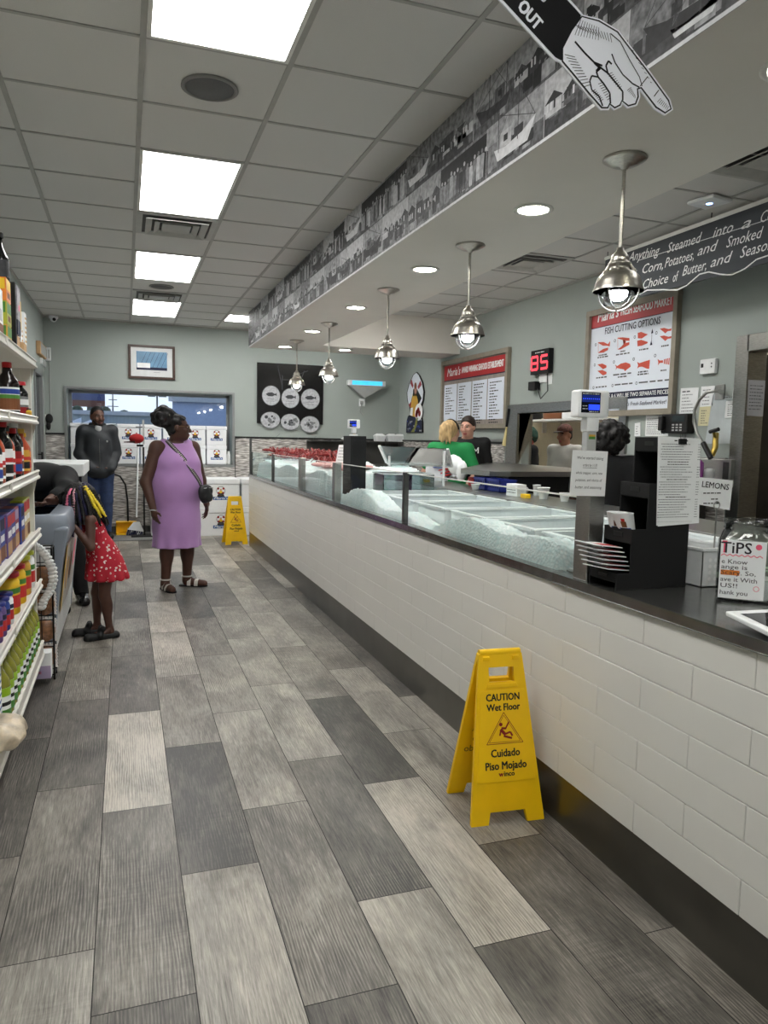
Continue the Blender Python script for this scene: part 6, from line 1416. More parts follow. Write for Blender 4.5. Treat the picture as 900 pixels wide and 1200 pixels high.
mb = MB(); X0, X1 = p[0]-.14, p[0]+.14; mb.box(X0, X1, 10.98, 11.22, .015, .022, M['yellow']); mb.box(X0, X1, 11.2, 11.22, .022, .19, M['yellow']); mb.box(X0, X0+.01, 10.98, 11.2, .022, .15, M['yellow']); mb.box(X1-.01, X1, 10.98, 11.2, .022, .15, M['yellow']); mb.box(X0, X1, 11.08, 11.22, .18, .19, M['yellow']); mb.build('pan', dpn, .004)
mb = MB(); h1, h2 = ony(150, 600, 11.2), ony(136, 553, 11.2); mb.tube([(h1[0], 11.19, .17), (h1[0]-.005, 11.2, .5), (h1[0]-.03, 11.2, .72), (h1[0]-.1, 11.18, .84), (h2[0]-.04, 11.15, .88)], .013, M['black'], 10); mb.build('handle', dpn)
cs = thing('black_stand', 'tall black sign stand with flat base by the foam boxes', 'stand', (.33, 10.85, .014)); p = ony(169, 600, 10.85); mb = MB(); mb.box(p[0]-.012, p[0]+.012, 10.84, 10.865, .02, ony(169, 524, 10.85)[2], M['matte_black']); zt_ = ony(169, 521, 10.85)[2]; mb.box(p[0]-.09, p[0], 10.846, 10.858, zt_-.03, zt_, M['matte_black']); zq = ony(169, 500, 10.85)[2]; mb.box(p[0]-.1, p[0]+.02, 10.846, 10.858, zq-.012, zq, M['matte_black']); mb.build('pole', cs)
mb = MB(); mb.box(p[0]-.18, p[0]+.14, 10.72, 10.98, .0145, .028, M['matte_black']); mb.build('base', cs, .003); MB().box(p[0]-.01, p[0]+.016, 10.838, 10.85, zt_, ony(169, 492, 10.85)[2], M['wallgrey']).build('grey_clip', cs)
rc = thing('baseball_cap', 'red baseball cap hung on the tall black stand', 'cap', (p[0]-.1, 10.8, zt_)); m_capr = mat('red_cap_cloth', (150, 16, 20), .8, var=.1)
c = ony(160, 514, 10.8); mb = MB(); mb.ball((c[0], 10.8, c[2]), (.1, .09, .068), m_capr, 20, 12); mb.build('crown', rc); mb = MB(); mb.hexa([(c[0]-.17, 10.75, c[2]-.055), (c[0]-.02, 10.71, c[2]-.06), (c[0]-.02, 10.88, c[2]-.06), (c[0]-.17, 10.85, c[2]-.055)], [(c[0]-.17, 10.75, c[2]-.045), (c[0]-.02, 10.71, c[2]-.03), (c[0]-.02, 10.88, c[2]-.03), (c[0]-.17, 10.85, c[2]-.045)], mat('cap_brim', (60, 20, 18), .8)); mb.build('brim', rc, .006); MB().ball((c[0], 10.8, c[2]+.076), .009, m_capr, 8, 5).build('button', rc)

# ------------------------------------------------------------------ yellow wet-floor signs
def wet_sign(label, x, y, ang):
    t = thing('wet_floor_sign', label, 'floor sign', (x, y, 0), ang, 'yellow wet floor signs')
    # local: front leaf faces -Y, feet at y=-.14 and +.14, hinge at the top
    H, W0, W1, D = .635, .3, .178, .145
    def leaf(s):
        base = Vector((0, -s*D, 0)); top = Vector((0, -s*.012, H)); v = (top-base).normalized(); u = Vector((1, 0, 0)) if s > 0 else Vector((-1, 0, 0))
        pl = Plane(base, u, v); L_ = (top-base).length; hw = lambda b: (W0+(W1-W0)*b/L_)/2
        mb = MB(); Y = M['yellow']; th = .018
        # outer board with hand hole and foot cut-out, as strips
        c0, c1, c2 = .06, .52*L_/.635, .575*L_/.635
        mb.poly(pl, [(-hw(0), 0), (-hw(0)+.07, 0), (-.07, .05), (-.07, c0+.001), (-hw(c0), c0)], Y, 0, th); mb.poly(pl, [(hw(0)-.07, 0), (hw(0), 0), (hw(c0), c0), (.07, c0+.001), (.07, .05)], Y, 0, th)
        mb.poly(pl, [(-.078, .045), (.078, .045), (.078, c0), (-.078, c0)], Y, -.002, th-.004)
        mb.poly(pl, [(-hw(c0), c0), (hw(c0), c0), (hw(c1), c1), (-hw(c1), c1)], Y, 0, th)
        for sg_ in (-1, 1): 
            q = [(sg_*hw(c1), c1), (sg_*hw(c2), c2), (sg_*.052, c2), (sg_*.052, c1)]; mb.poly(pl, q if sg_ > 0 else q[::-1], Y, 0, th)
        mb.poly(pl, [(-hw(c2), c2), (hw(c2), c2), (hw(L_), L_-.01), (hw(L_)-.02, L_), (-hw(L_)+.02, L_), (-hw(L_), L_-.01)], Y, 0, th)
        o = mb.build('front_leaf' if s > 0 else 'rear_leaf', t, .004, world=False)
        mb = MB(); 
        z0, z1 = .155, .5
        for e in (0, 1):
            ww = [(-hw(z0)+.016, z0), (hw(z0)-.016, z0), (hw(z1)-.012, z1), (-hw(z1)+.012, z1)]; mb.poly(pl, ww, M['yellow'], .003, .006); break
        mb.poly(pl, [(-.066, c1-.022), (.066, c1-.022), (.06, c1-.006), (-.06, c1-.006)], M['yellow'], .004, .004)
        for k in range(7):
            for sg_ in (-1, 1): mb.line(pl, [(sg_*(.12-.017*k), .068+0*k), (sg_*max(.004, .085-.017*k), .145)], .003, M['yellow'], .003)
        mb.build('raised_panel', t, .0015, world=False)
        mb = MB(); I = M['ink']; e_ = .0036
        if s > 0:
            mb.text(pl, 0, .472, 'CAUTION', .038, I, e_, offset=.03, sx=.82); mb.text(pl, 0, .434, 'Wet Floor', .037, I, e_, offset=.03, sx=.86)
            mb.text(pl, .0, .262, 'Cuidado', .041, I, e_, offset=.03, sx=.86); mb.text(pl, .0, .215, 'Piso Mojado', .041, I, e_, offset=.03, sx=.84); mb.text(pl, .012, .184, 'inco', .026, I, e_, offset=.04); mb.text(pl, -.0215, .184, 'w', .026, M['dred'], e_, offset=.04)
        else:
            mb.text(pl, 0, .472, 'CAUTION', .036, I, e_, offset=.018); mb.text(pl, 0, .436, 'Wet Floor', .034, I, e_, offset=.018); mb.text(pl, 0, .262, 'Cuidado', .038, I, e_, offset=.018); mb.text(pl, 0, .216, 'Piso Mojado', .038, I, e_, offset=.018); I2 = mat('print_through', (150, 120, 30), .6); mb.text(pl, 0, .262, 'Cuidado', .041, I2, -th-.0008, offset=.02); mb.text(pl, 0, .215, 'Piso Mojado', .041, I2, -th-.0008, offset=.02)
            P_ = [(-.075, .298), (.075, .298), (0, .415)]; mb.line(pl, P_+[P_[0]], .002, I2, -th-.0008)
        R_ = M['dred']
        for k, wd in ((1.0, .0024), (.86, .0016)):
            P_ = [(-.075*k, .34-.042*k), (.075*k, .34-.042*k), (0, .34+.075*k)]; mb.line(pl, P_+[P_[0]], wd, R_, e_)
        for pts, wd in (([(-.016, .352), (.004, .33)], .012), ([(.004, .352), (.02, .378)], .006), ([(-.012, .356), (.006, .354)], .008), ([(-.014, .35), (-.02, .328)], .006), ([(.0, .332), (.024, .34), (.032, .324)], .007), ([(-.004, .326), (.03, .316)], .008)): mb.line(pl, pts, wd, R_, e_)
        mb.disc(pl, -.014, .37, .007, R_, e_); mb.build('lettering', o, world=False)
    leaf(1); leaf(-1)
    MB().cyl((-.085, 0, H-.008), (.085, 0, H-.008), .015, M['yellow'], n=14).build('hinge', t, world=False)
    mb = MB()
    for sx in (-.062, .062): mb.box(sx-.014, sx+.014, -.024, -.014, H-.034, H-.018, M['yellow'])
    mb.build('hinge_clip', t, .002, world=False)
    return t
wet_sign('large near yellow wet floor sign standing by the counter in the foreground', 1.373, 2.49, -.09)
wet_sign('small far yellow wet floor sign at the far end of the counter', 1.39, 9.98, .06)
# ------------------------------------------------------------------ people: one continuous skin surface each, clothes fitted over it
def V3(*a): return np.array(a, float)
class Sdf:
    def __init__(s): s.p = []
    def cap(s, a, b, ra, rb=None, k=.03, sub=False): s.p.append(['c', np.array(a, float), np.array(b, float), ra, ra if rb is None else rb, k, sub]); return s
    def ell(s, c, r, R=None, k=.03, sub=False): s.p.append(['e', np.array(c, float), np.array(r, float), np.eye(3) if R is None else np.array(R), None, k, sub]); return s
    def grow(s, e, idx=None):
        o = Sdf()
        for i, q in enumerate(s.p):
            if idx is not None and i not in idx: continue
            q = list(q)
            if q[6]: continue
            if q[0] == 'c': q[3] += e; q[4] += e
            else: q[2] = q[2]+e
            o.p.append(q)
        return o
    def bounds(s):
        lo, hi = np.full(3, 9e9), np.full(3, -9e9)
        for q in s.p:
            l, h = s.pb(q); lo = np.minimum(lo, l); hi = np.maximum(hi, h)
        return lo, hi
    @staticmethod
    def pb(q):
        if q[0] == 'c': r = max(q[3], q[4]); return np.minimum(q[1], q[2])-r, np.maximum(q[1], q[2])+r
        r = max(q[2]); return q[1]-r, q[1]+r
    @staticmethod
    def dist(q, X, Y, Z):
        if q[0] == 'c':
            a, b = q[1], q[2]; d = b-a; L = max(1e-9, d@d); px, py, pz = X-a[0], Y-a[1], Z-a[2]
            t = np.clip((px*d[0]+py*d[1]+pz*d[2])/L, 0, 1)
            return np.sqrt((px-t*d[0])**2+(py-t*d[1])**2+(pz-t*d[2])**2)-(q[3]+t*(q[4]-q[3]))
        R, r = q[3], q[2]; px, py, pz = X-q[1][0], Y-q[1][1], Z-q[1][2]
        u = (R[0][0]*px+R[0][1]*py+R[0][2]*pz); v = (R[1][0]*px+R[1][1]*py+R[1][2]*pz); w = (R[2][0]*px+R[2][1]*py+R[2][2]*pz)
        k0 = np.sqrt((u/r[0])**2+(v/r[1])**2+(w/r[2])**2); k1 = np.sqrt((u/r[0]**2)**2+(v/r[1]**2)**2+(w/r[2]**2)**2)
        return k0*(k0-1)/np.maximum(k1, 1e-6)
    def mesh(s, res, clips=(), extra=None, wob=None):
        lo, hi = s.bounds(); lo = lo-3*res; hi = hi+3*res; n = np.ceil((hi-lo)/res).astype(int)+1
        F = np.full(n, .2, np.float32); ax = [lo[i]+res*np.arange(n[i]) for i in range(3)]
        for q in s.p:
            l, h = s.pb(q); mgn = q[5]+4*res+.02; i0 = np.maximum(0, np.floor((l-mgn-lo)/res).astype(int)); i1 = np.minimum(n, np.ceil((h+mgn-lo)/res).astype(int)+1)
            sl = tuple(slice(i0[i], i1[i]) for i in range(3)); X, Y, Z = np.meshgrid(ax[0][sl[0]], ax[1][sl[1]], ax[2][sl[2]], indexing='ij', sparse=True)
            d = s.dist(q, X, Y, Z); f = F[sl]; k = max(q[5], 1e-4)
            if q[6]: F[sl] = np.maximum(f, -d)
            else: hh = np.maximum(k-np.abs(f-d), 0)/k; F[sl] = np.minimum(f, d)-hh*hh*k*.25
        if wob is not None or clips:
            X, Y, Z = np.meshgrid(*ax, indexing='ij', sparse=True)
            if wob is not None: F = F+wob(X, Y, Z)
            for c in clips:
                p, nn = np.array(c[0], float), np.array(c[1], float); nn = nn/np.linalg.norm(nn); F = np.maximum(F, (X-p[0])*nn[0]+(Y-p[1])*nn[1]+(Z-p[2])*nn[2])
        return surface_net(F, lo, res)
    def eval(s, pts):
        pts = np.atleast_2d(pts); f = np.full(len(pts), .3)
        for q in s.p:
            d = s.dist(q, pts[:, 0], pts[:, 1], pts[:, 2]); k = max(q[5], 1e-4)
            if q[6]: continue
            hh = np.maximum(k-np.abs(f-d), 0)/k; f = np.minimum(f, d)-hh*hh*k*.25
        return f
    def hit(s, o, d, off=.0, far=.6):
        "march from outside towards the body along -d; returns surface point"
        o = np.array(o, float); d = np.array(d, float); d = d/np.linalg.norm(d); p = o+d*far
        for _ in range(80):
            v = s.eval(p)[0]-off
            if v < .001: break
            p = p-d*v*.8
        return p
def surface_net(F, lo, res):
    S = F < 0
    c = [(i, j, k) for i in (0, 1) for j in (0, 1) for k in (0, 1)]; n = np.array(F.shape)-1
    def sh(A, o): return A[o[0]:o[0]+n[0], o[1]:o[1]+n[1], o[2]:o[2]+n[2]]
    cnt = sum(sh(S, o).astype(np.int8) for o in c); mix = (cnt > 0) & (cnt < 8); idx = np.argwhere(mix)
    num = -np.ones(mix.shape, int); num[mix] = np.arange(len(idx)); P = np.zeros((len(idx), 3)); C = np.zeros(len(idx))
    for a in c:
        for ax in range(3):
            if a[ax]: continue
            b = list(a); b[ax] = 1; fa = F[tuple((idx+a).T)]; fb = F[tuple((idx+b).T)]; m = (fa < 0) != (fb < 0); t = np.where(m, fa/np.where(m, fa-fb, 1), 0)
            q = np.tile(np.array(a, float), (len(idx), 1)); q[:, ax] += t; P += q*m[:, None]; C += m
    P = lo+res*(idx+P/np.maximum(C, 1)[:, None]); faces = []
    for ax in range(3):
        u, v = (ax+1) % 3, (ax+2) % 3; s0 = [slice(None)]*3; s1 = [slice(None)]*3; s0[ax] = slice(0, -1); s1[ax] = slice(1, None)
        A = S[tuple(s0)]; B = S[tuple(s1)]; e = np.argwhere(A != B); e = e[(e[:, u] > 0) & (e[:, v] > 0) & (e[:, u] < F.shape[u]-1) & (e[:, v] < F.shape[v]-1)]
        if not len(e): continue
        q = []
        for du, dv in ((-1, -1), (0, -1), (0, 0), (-1, 0)):
            g = e.copy(); g[:, u] += du; g[:, v] += dv; q.append(num[tuple(g.T)])
        q = np.stack(q, 1); ins = A[tuple(e.T)]; q[~ins] = q[~ins][:, ::-1]; faces.append(q[(q >= 0).all(1)])
    return P, np.concatenate(faces) if faces else np.zeros((0, 4), int)
def put(name, PF, m, parent, picker=None, smooth_it=2):
    P, Fc = PF
    # light Laplacian smoothing keeps the grid from showing
    if smooth_it:
        E = np.concatenate([Fc[:, [0, 1]], Fc[:, [1, 2]], Fc[:, [2, 3]], Fc[:, [3, 0]]]); E = np.concatenate([E, E[:, ::-1]])
        for _ in range(smooth_it):
            A = np.zeros_like(P); cn = np.zeros(len(P)); np.add.at(A, E[:, 0], P[E[:, 1]]); np.add.at(cn, E[:, 0], 1); P = .55*P+.45*A/np.maximum(cn, 1)[:, None]
    ms = m if isinstance(m, list) else [m]; me = bpy.data.meshes.new(name); me.from_pydata(P.tolist(), [], Fc.tolist())
    for q in ms: me.materials.append(q)
    me.polygons.foreach_set('use_smooth', [True]*len(Fc))
    if picker is not None: ctr = P[Fc].mean(1); me.polygons.foreach_set('material_index', picker(ctr).astype(int).tolist())
    me.update(); o = bpy.data.objects.new(name, me); COL.objects.link(o); o.parent = parent; return o
def rotm(yaw=0, pitch=0, roll=0):
    "head rotation: yaw>0 turns towards local +x, pitch>0 nods down"
    cy, sy, cp, sp, cr, sr = math.cos(yaw), math.sin(yaw), math.cos(pitch), math.sin(pitch), math.cos(roll), math.sin(roll)
    Z = np.array([[cy, -sy, 0], [sy, cy, 0], [0, 0, 1]]); X = np.array([[1, 0, 0], [0, cp, -sp], [0, sp, cp]]); Y = np.array([[cr, 0, sr], [0, 1, 0], [-sr, 0, cr]])
    return Z @ X @ Y
class Human:
    """facing local -y. J: joint dict; w: girth factor; hs: head scale"""
    def __init__(h, J, w=1.0, hs=1.0, head=(0, 0, 0), bust=0.0, curl=.5, s=1.0, hand_s=1.0, thumb=None):
        h.J = J = {k: np.array(v, float) for k, v in J.items()}; h.S = S = Sdf(); h.R = R = rotm(*head); h.g = {}; h.hs = hs; h.s = s
        def grp(n, f): a = len(S.p); f(); h.g[n] = list(range(a, len(S.p)))
        def torso():
            up = J['chest']-J['pelvis']; sx = (J['shL']-J['shR'])/2; half = np.linalg.norm(sx); ax = sx/half; az = up/np.linalg.norm(up); ay = np.cross(az, ax); B = np.array([ax, ay, az])
            S.ell(J['pelvis'], (half*.92*w**.7, .115*s*w, .13*s), B, .07*s); S.ell(J['waist'], (half*.78*w, .1*s*w, .15*s), B, .07*s); S.ell(J['chest'], (half*.9*w**.6, .112*s*w**.8, .17*s), B, .07*s)
            if w > 1.15: S.ell(J['waist']-ay*.045*s*(w-1)*3+az*.0, (half*.72*w, .1*s*w, .13*s), B, .08*s)
            if bust:
                for t in (-1, 1): S.ell(J['chest']-ay*.09*s*w**.7+ax*t*.075*s-az*.035*s, (.075*s*bust, .07*s*bust, .07*s*bust), B, .05*s)
            top = J['neck']-az*.03*s
            for q in ('shL', 'shR'): S.cap(top-az*.02*s, J[q]-az*.012*s, .062*s*w**.4, .058*s*w**.5, .05*s)
            h.B = B
        grp('torso', torso)
        grp('neck', lambda: S.cap(J['neck']-.02*h.B[2]*s, J['head']+R @ V3(0, .02, -.05)*hs, .057*s*w**.3, .05*s*w**.3, .03*s))
        def hd():
            c = J['head']; f = lambda x, y, z: c+R @ V3(x, y, z)*hs; e = lambda p, r, k=.02, sub=False: S.ell(f(*p), np.array(r)*hs, R.T, k*hs, sub)
            e((0, .018, .03), (.074, .094, .09)); e((0, -.02, -.03), (.06, .07, .085), .03); e((0, -.055, -.09), (.03, .03, .024), .03); e((0, .0, -.07), (.055, .06, .04), .03)
            for t in (-1, 1):
                e((t*.03, -.09, .008), (.017, .016, .011), .006, True); e((t*.075, .012, -.008), (.011, .024, .034), .008); e((t*.04, -.065, -.025), (.022, .022, .022), .02)
                S.cap(f(t*.012, -.086, .026), f(t*.048, -.074, .024), .008*hs, .006*hs, .01*hs)
                S.ell(f(t*.03, -.0755, .008), np.array((.0135, .0125, .0125))*hs, R.T, .002*hs); S.ell(f(t*.01, -.1, -.036), np.array((.009, .01, .008))*hs, R.T, .008*hs)
            S.cap(f(0, -.086, .012), f(0, -.108, -.03), .008*hs, .012*hs, .012*hs); e((0, -.088, -.062), (.024, .013, .006), .006); e((0, -.085, -.074), (.02, .013, .007), .006)
        grp('head', hd)
        def arm(q, t):
            a, b, c = J['sh'+q], J['el'+q], J['wr'+q]
            grp('up'+q, lambda: S.cap(a, b, .053*s*w**.8, .042*s*w**.6, .03*s)); grp('fo'+q, lambda: (S.cap(b, c, .043*s*w**.6, .028*s*w**.3, .02*s)))
            def hand():
                u = (c-b)/np.linalg.norm(c-b); u = J.get('hd'+q, u); u = u/np.linalg.norm(u); side = J.get('tm'+q, V3(0, -1, 0)); side = side-u*(side@u); side = side/np.linalg.norm(side); n = np.cross(u, side)
                k = s*hand_s; pc = c+u*.045*k; S.ell(pc, np.array((.042, .036, .016))*k, np.array([u, side, n]), .014*k); pk = J.get('pm'+q, n*t)
                pk = n if (pk@n) > 0 else -n
                for i, L in enumerate((.072, .08, .075, .058)):
                    r0 = c+u*(.078-.004*abs(i-1.2))*k+side*(.028-.0185*i)*k; an = curl*(.6+.15*i); d1 = u*math.cos(an)+pk*math.sin(an); d2 = u*math.cos(an*2.1)+pk*math.sin(an*2.1)
                    m = r0+d1*L*.55*k; S.cap(r0-u*.02*k, m, .0092*k, .0085*k, .004*k); S.cap(m, m+d2*L*.5*k, .0085*k, .007*k, .003*k)
                r0 = c+u*.025*k+side*.028*k; d1 = (side*.75+u*.6+pk*.3); d1 /= np.linalg.norm(d1); m = r0+d1*.035*k; d2 = (side*.25+u*.9+pk*.4); d2 /= np.linalg.norm(d2); S.cap(r0, m, .012*k, .0105*k, .008*k); S.cap(m, m+d2*.03*k, .0105*k, .008*k, .003*k)
            grp('ha'+q, hand)
        arm('L', 1); arm('R', -1)
        for q in 'LR':
            a, b, c, d = J['hp'+q], J['kn'+q], J['an'+q], J['to'+q]
            grp('th'+q, lambda: S.cap(a, b, .09*s*w**.75, .058*s*w**.5, .05*s)); 
            def calf():
                S.cap(b, c, .056*s*w**.5, .037*s*w**.3, .03*s); m = b*.68+c*.32; back = V3(0, .018*s, 0); S.ell(m+back, (.05*s*w**.5, .05*s*w**.5, .1*s), None, .04*s)
            grp('ca'+q, calf); grp('ft'+q, lambda: (S.cap(c+V3(0, .01*s, -.03*s), d, .038*s, .03*s, .03*s), S.cap(c+(d-c)*.1+V3(0, .03*s, -.045*s), d+V3(0, 0, -.004*s), .034*s, .026*s, .02*s)))
    def pick(h, names): return [i for n in names for i in h.g[n]]
    def hf(h, x, y, z): return h.J['head']+h.R @ V3(x, y, z)*h.hs
    def skin(h, root, m_skin, res=.0075, lip=None, zmin=.004, eyes=True):
        mm = [m_skin, mat('eye_white', (168, 160, 152), .4), mat('eye_dark', (26, 18, 14), .2), lip or m_skin, mat('eyebrow', (20, 14, 12), .8)]
        c = h.J['head']; Ri = h.R.T
        def pk(P):
            q = ((P-c) @ h.R)/h.hs; o = np.zeros(len(P))
            for t in (-1, 1):
                d = np.sqrt((q[:, 0]-t*.03)**2+((q[:, 2]-.008)*2.1)**2); fr = q[:, 1] < -.066
                o[(d < .012) & fr] = 1; o[(np.hypot(q[:, 0]-t*.03, (q[:, 2]-.008)*1.3) < .0068) & fr] = 2
                o[(np.abs(q[:, 0]-t*.031) < .02) & (np.abs(q[:, 2]-.03+.0) < .0055) & fr] = 4
            o[(np.abs(q[:, 0]) < .024) & (q[:, 2] < -.056) & (q[:, 2] > -.08) & (q[:, 1] < -.083)] = 3
            return o
        return put('body', h.S.mesh(res, clips=[((0, 0, zmin), (0, 0, -1))]), mm, root, pk)
    def cloth(h, name, groups, e, m, root, clips=(), extra=None, res=.009, picker=None, kadd=0.0, wob=None):
        G = h.S.grow(e, set(h.pick(groups)))
        for q in G.p: q[5] += kadd
        if extra: extra(G)
        return put(name, G.mesh(res, clips, wob=wob), m, root, picker)
def stand(Hh, sh=.19, hip=.09):
    "default standing joints for height Hh"
    k = Hh/1.7
    J = dict(head=(0, -.01, 1.578), neck=(0, .02, 1.43), chest=(0, .01, 1.27), waist=(0, .005, 1.08), pelvis=(0, .01, .94), shL=(sh, .02, 1.395), shR=(-sh, .02, 1.395), elL=(sh+.045, .04, 1.1), elR=(-sh-.045, .04, 1.1), wrL=(sh+.05, -.03, .86), wrR=(-sh-.05, -.03, .86),
             hpL=(hip, .01, .9), hpR=(-hip, .01, .9), knL=(hip+.005, -.01, .49), knR=(-hip-.005, -.01, .49), anL=(hip+.01, .03, .085), anR=(-hip-.01, .03, .085), toL=(hip+.03, -.13, .032), toR=(-hip-.03, -.13, .032))
    return {a: np.array(b)*k for a, b in J.items()}
def folds(amp, f1=14, f2=9, ph=0):
    return lambda X, Y, Z: (amp*np.sin(f1*Z+5*X+ph+3*np.sin(7*Y))*np.cos(f2*(X+Y)+2*Z)).astype(np.float32)
SK_D = mat('skin_deep_brown', (78, 50, 40), .5, var=.08, scale=30); SK_B = mat('skin_brown', (92, 62, 48), .5, var=.08, scale=30); SK_L = mat('skin_light', (206, 156, 136), .5, var=.06, scale=30); SK_T = mat('skin_tan', (176, 124, 100), .5, var=.06, scale=30)
LIP_D = mat('lip_dark', (92, 48, 46), .4); LIP_L = mat('lip_pink', (180, 100, 96), .4)
HAIR_K = mat('hair_black', (16, 13, 13), .6, var=.5, scale=60, bump=.8, stretch=(1, 1, .3)); HAIR_BL = mat('hair_blonde', (186, 156, 110), .6, var=.35, scale=50, bump=.8, stretch=(1, 1, .2)); HAIR_BR = mat('hair_dark_brown', (40, 28, 22), .6, var=.4, scale=50, bump=.6)
def hair_cap(h, root, m, e=.012, front=-.045, low=-.03, name='hair', extra=None, res=.0075, wob=.004, fl=.06):
    "hair over the skull: behind a tilted hairline"
    G = Sdf(); f = h.hf; k = h.hs; G.ell(f(0, .02, .032), (np.array((.074, .094, .09))+e)*k, h.R.T, .01); G.ell(f(0, .035, -.015), (np.array((.07, .07, .07))+e*.6)*k, h.R.T, .02)
    if extra: extra(G)
    cl = [(f(0, front, fl), h.R @ V3(0, -1, -.75)), (f(0, .0, low), h.R @ V3(0, -.9, -1))] if not extra else [(f(0, front, fl), h.R @ V3(0, -1, -.75))]
    w = folds(wob, 60, 70) if wob else None
    return put(name, G.mesh(res, cl, wob=w), m, root)

# ---- woman in the lilac dress
def woman():
    root = thing('person', 'woman in a sleeveless lilac dress with a black crossbody bag, looking right', 'person', (.45, 7.1, 0), .5, 'customers')
    J = stand(1.62, .195, .1); J['head'] = V3(.01, -.03, 1.515); J['anR'] = V3(-.115, .02, .08); J['toR'] = V3(-.14, -.14, .03); J['anL'] = V3(.13, .04, .08); J['toL'] = V3(.24, -.09, .03); J['knL'] = V3(.115, -.01, .46)
    J['elR'] = V3(-.30, .03, 1.02); J['wrR'] = V3(-.285, -.07, .775); J['elL'] = V3(.3, .05, 1.02); J['wrL'] = V3(.31, -.03, .79); J['hdR'] = V3(.08, -.12, -1); J['hdL'] = V3(0, -.1, -1); J['tmR'] = V3(.3, -1, 0); J['tmL'] = V3(-.3, -1, 0)
    h = Human(J, w=1.42, hs=1.0, head=(.98, .0, 0), bust=1.25, curl=.55, s=.97)
    body = h.skin(root, SK_D, lip=LIP_D)
    m = mat('lilac_cotton', (178, 136, 192), .85, var=.03, scale=6, sheen=.2)
    def ex(G):
        G.cap((0, .01, .98), (0, .0, .62), .205, .215, .08); G.ell((0, -.06, 1.0), (.2, .16, .2), None, .06)
        for a in range(10): an = a*2*PI/10+.2; G.cap((.12*math.cos(an), .1*math.sin(an), .8), (.19*math.cos(an), .165*math.sin(an), .4), .06, .045, .05)
        G.cap((0, .0, .7), (0, 0, .4), .2, .19, .03)
    h.g['trunk'] = h.g['torso'][:-2]
    def ex0(G):
        ex(G)
        for t in (-1, 1): G.cap((t*.09, -.03, 1.25), (t*.125, .0, 1.372), .06, .034, .05); G.cap((t*.09, .06, 1.22), (t*.125, .02, 1.365), .06, .034, .05)
    h.cloth('dress', ['trunk'], .014, m, root, clips= [((0, 0, .405), (0, 0, -1))], extra=ex0, kadd=.02, wob=folds(.004, 6, 13))
    # shoulder straps of the dress close over the shoulders beside the neck
    S2 = h.S
    mb = MB()
    G = h.S.grow(.016, set(h.pick(['torso', 'upR']))); 
    # hair: pulled back into a high puff
    def puff(G_):
        r = random.Random(3)
        for i in range(46):
            v = V3(r.gauss(0, 1), r.gauss(0, 1), r.gauss(0, 1)); v = v/np.linalg.norm(v)*.092*r.uniform(.7, 1.08); c = h.hf(0, .13, .1)+v; G_.ell(c, (r.uniform(.022, .036),)*3, None, .012)
        G_.ell(h.hf(0, .125, .095), (.1, .1, .095), None, .02); G_.cap(h.hf(0, .05, .07), h.hf(0, .12, .08), .05, .05, .03)
    hair_cap(h, root, HAIR_K, .006, -.05, extra=puff, wob=.008, fl=.062)
    # glasses
    mb = MB(); mg = mat('glasses_frame', (120, 96, 60), .3, .6); f = lambda x, y, z: tuple(h.hf(x, y, z))
    for t in (-1, 1):
        mb.tube([f(t*.032+.023*math.cos(2*PI*k/16), -.098, .006+.018*math.sin(2*PI*k/16)) for k in range(16)], .0022, mg, 6, closed=True); mb.tube([f(t*.055, -.096, .012), f(t*.078, -.02, .014), f(t*.08, .03, .008)], .0024, mg, 6)
    mb.tube([f(-.01, -.1, .01), f(.01, -.1, .01)], .002, mg, 6); mb.build('glasses', root, world=False)
    # crossbody strap and bag
    D = h.S.grow(.016, set(h.pick(['torso', 'neck']))); ex(D); pts = []
    a, b = V3(-.13, -.02, 1.375), V3(.06, -.2, .99)
    for k in range(14):
        t = k/13; o = a*(1-t)+b*t; o[1] = .0; d = V3(-.28*(1-t)+.35*t, -1, .9*(1-t)**3); pts.append(D.hit(o*V3(.85, 1, 1), d, .005))
    mst = mat('patterned_strap', (36, 34, 34), .6); mst2 = mat('strap_pattern', (190, 186, 180), .6); mb = MB(); n = len(pts)
    for k in range(n-1):
        p, q = Vector(pts[k]), Vector(pts[k+1]); tdir = (q-p).normalized(); out = Vector((p.x*.6, -1, .3)).normalized(); sd = tdir.cross(out).normalized()*.019; o2 = out*.003
        mb.add([p-sd+o2, p+sd+o2, q+sd+o2, q-sd+o2, p-sd-o2*3, p+sd-o2*3, q+sd-o2*3, q-sd-o2*3], [(0, 1, 2, 3), (7, 6, 5, 4), (0, 4, 5, 1), (1, 5, 6, 2), (2, 6, 7, 3), (3, 7, 4, 0)], mst)
        for z in range(3):
            u = (z+.2)/3; c0 = p.lerp(q, u)+o2*1.3; c1 = p.lerp(q, u+.16)+o2*1.3; s2 = sd*.7; mb.add([c0-s2, c0+s2, c1+s2*.3, c1-s2*.3], [(0, 1, 2, 3)], mst2)
    mb.tube([tuple(a+V3(0, .0, .02)), tuple(V3(-.1, .12, 1.33)), tuple(V3(.06, .2, 1.12)), tuple(V3(.2, .18, .98)), tuple(V3(.27, .02, .95)), tuple(V3(.2, -.2, .96)), tuple(pts[-1])], .008, mst, 8)
    mb.build('bag_strap', root, world=False)
    e = pts[-1]; bc_ = V3(e[0]+.02, e[1]-.045, e[2]-.085); Rb = rotm(.35); G = Sdf()
    G.ell(bc_, (.088, .042, .085), Rb.T, .02); G.ell(bc_+V3(0, 0, .04), (.085, .035, .045), Rb.T, .03); G.ell(bc_+Rb @ V3(0, -.035, -.025), (.06, .022, .045), Rb.T, .01)
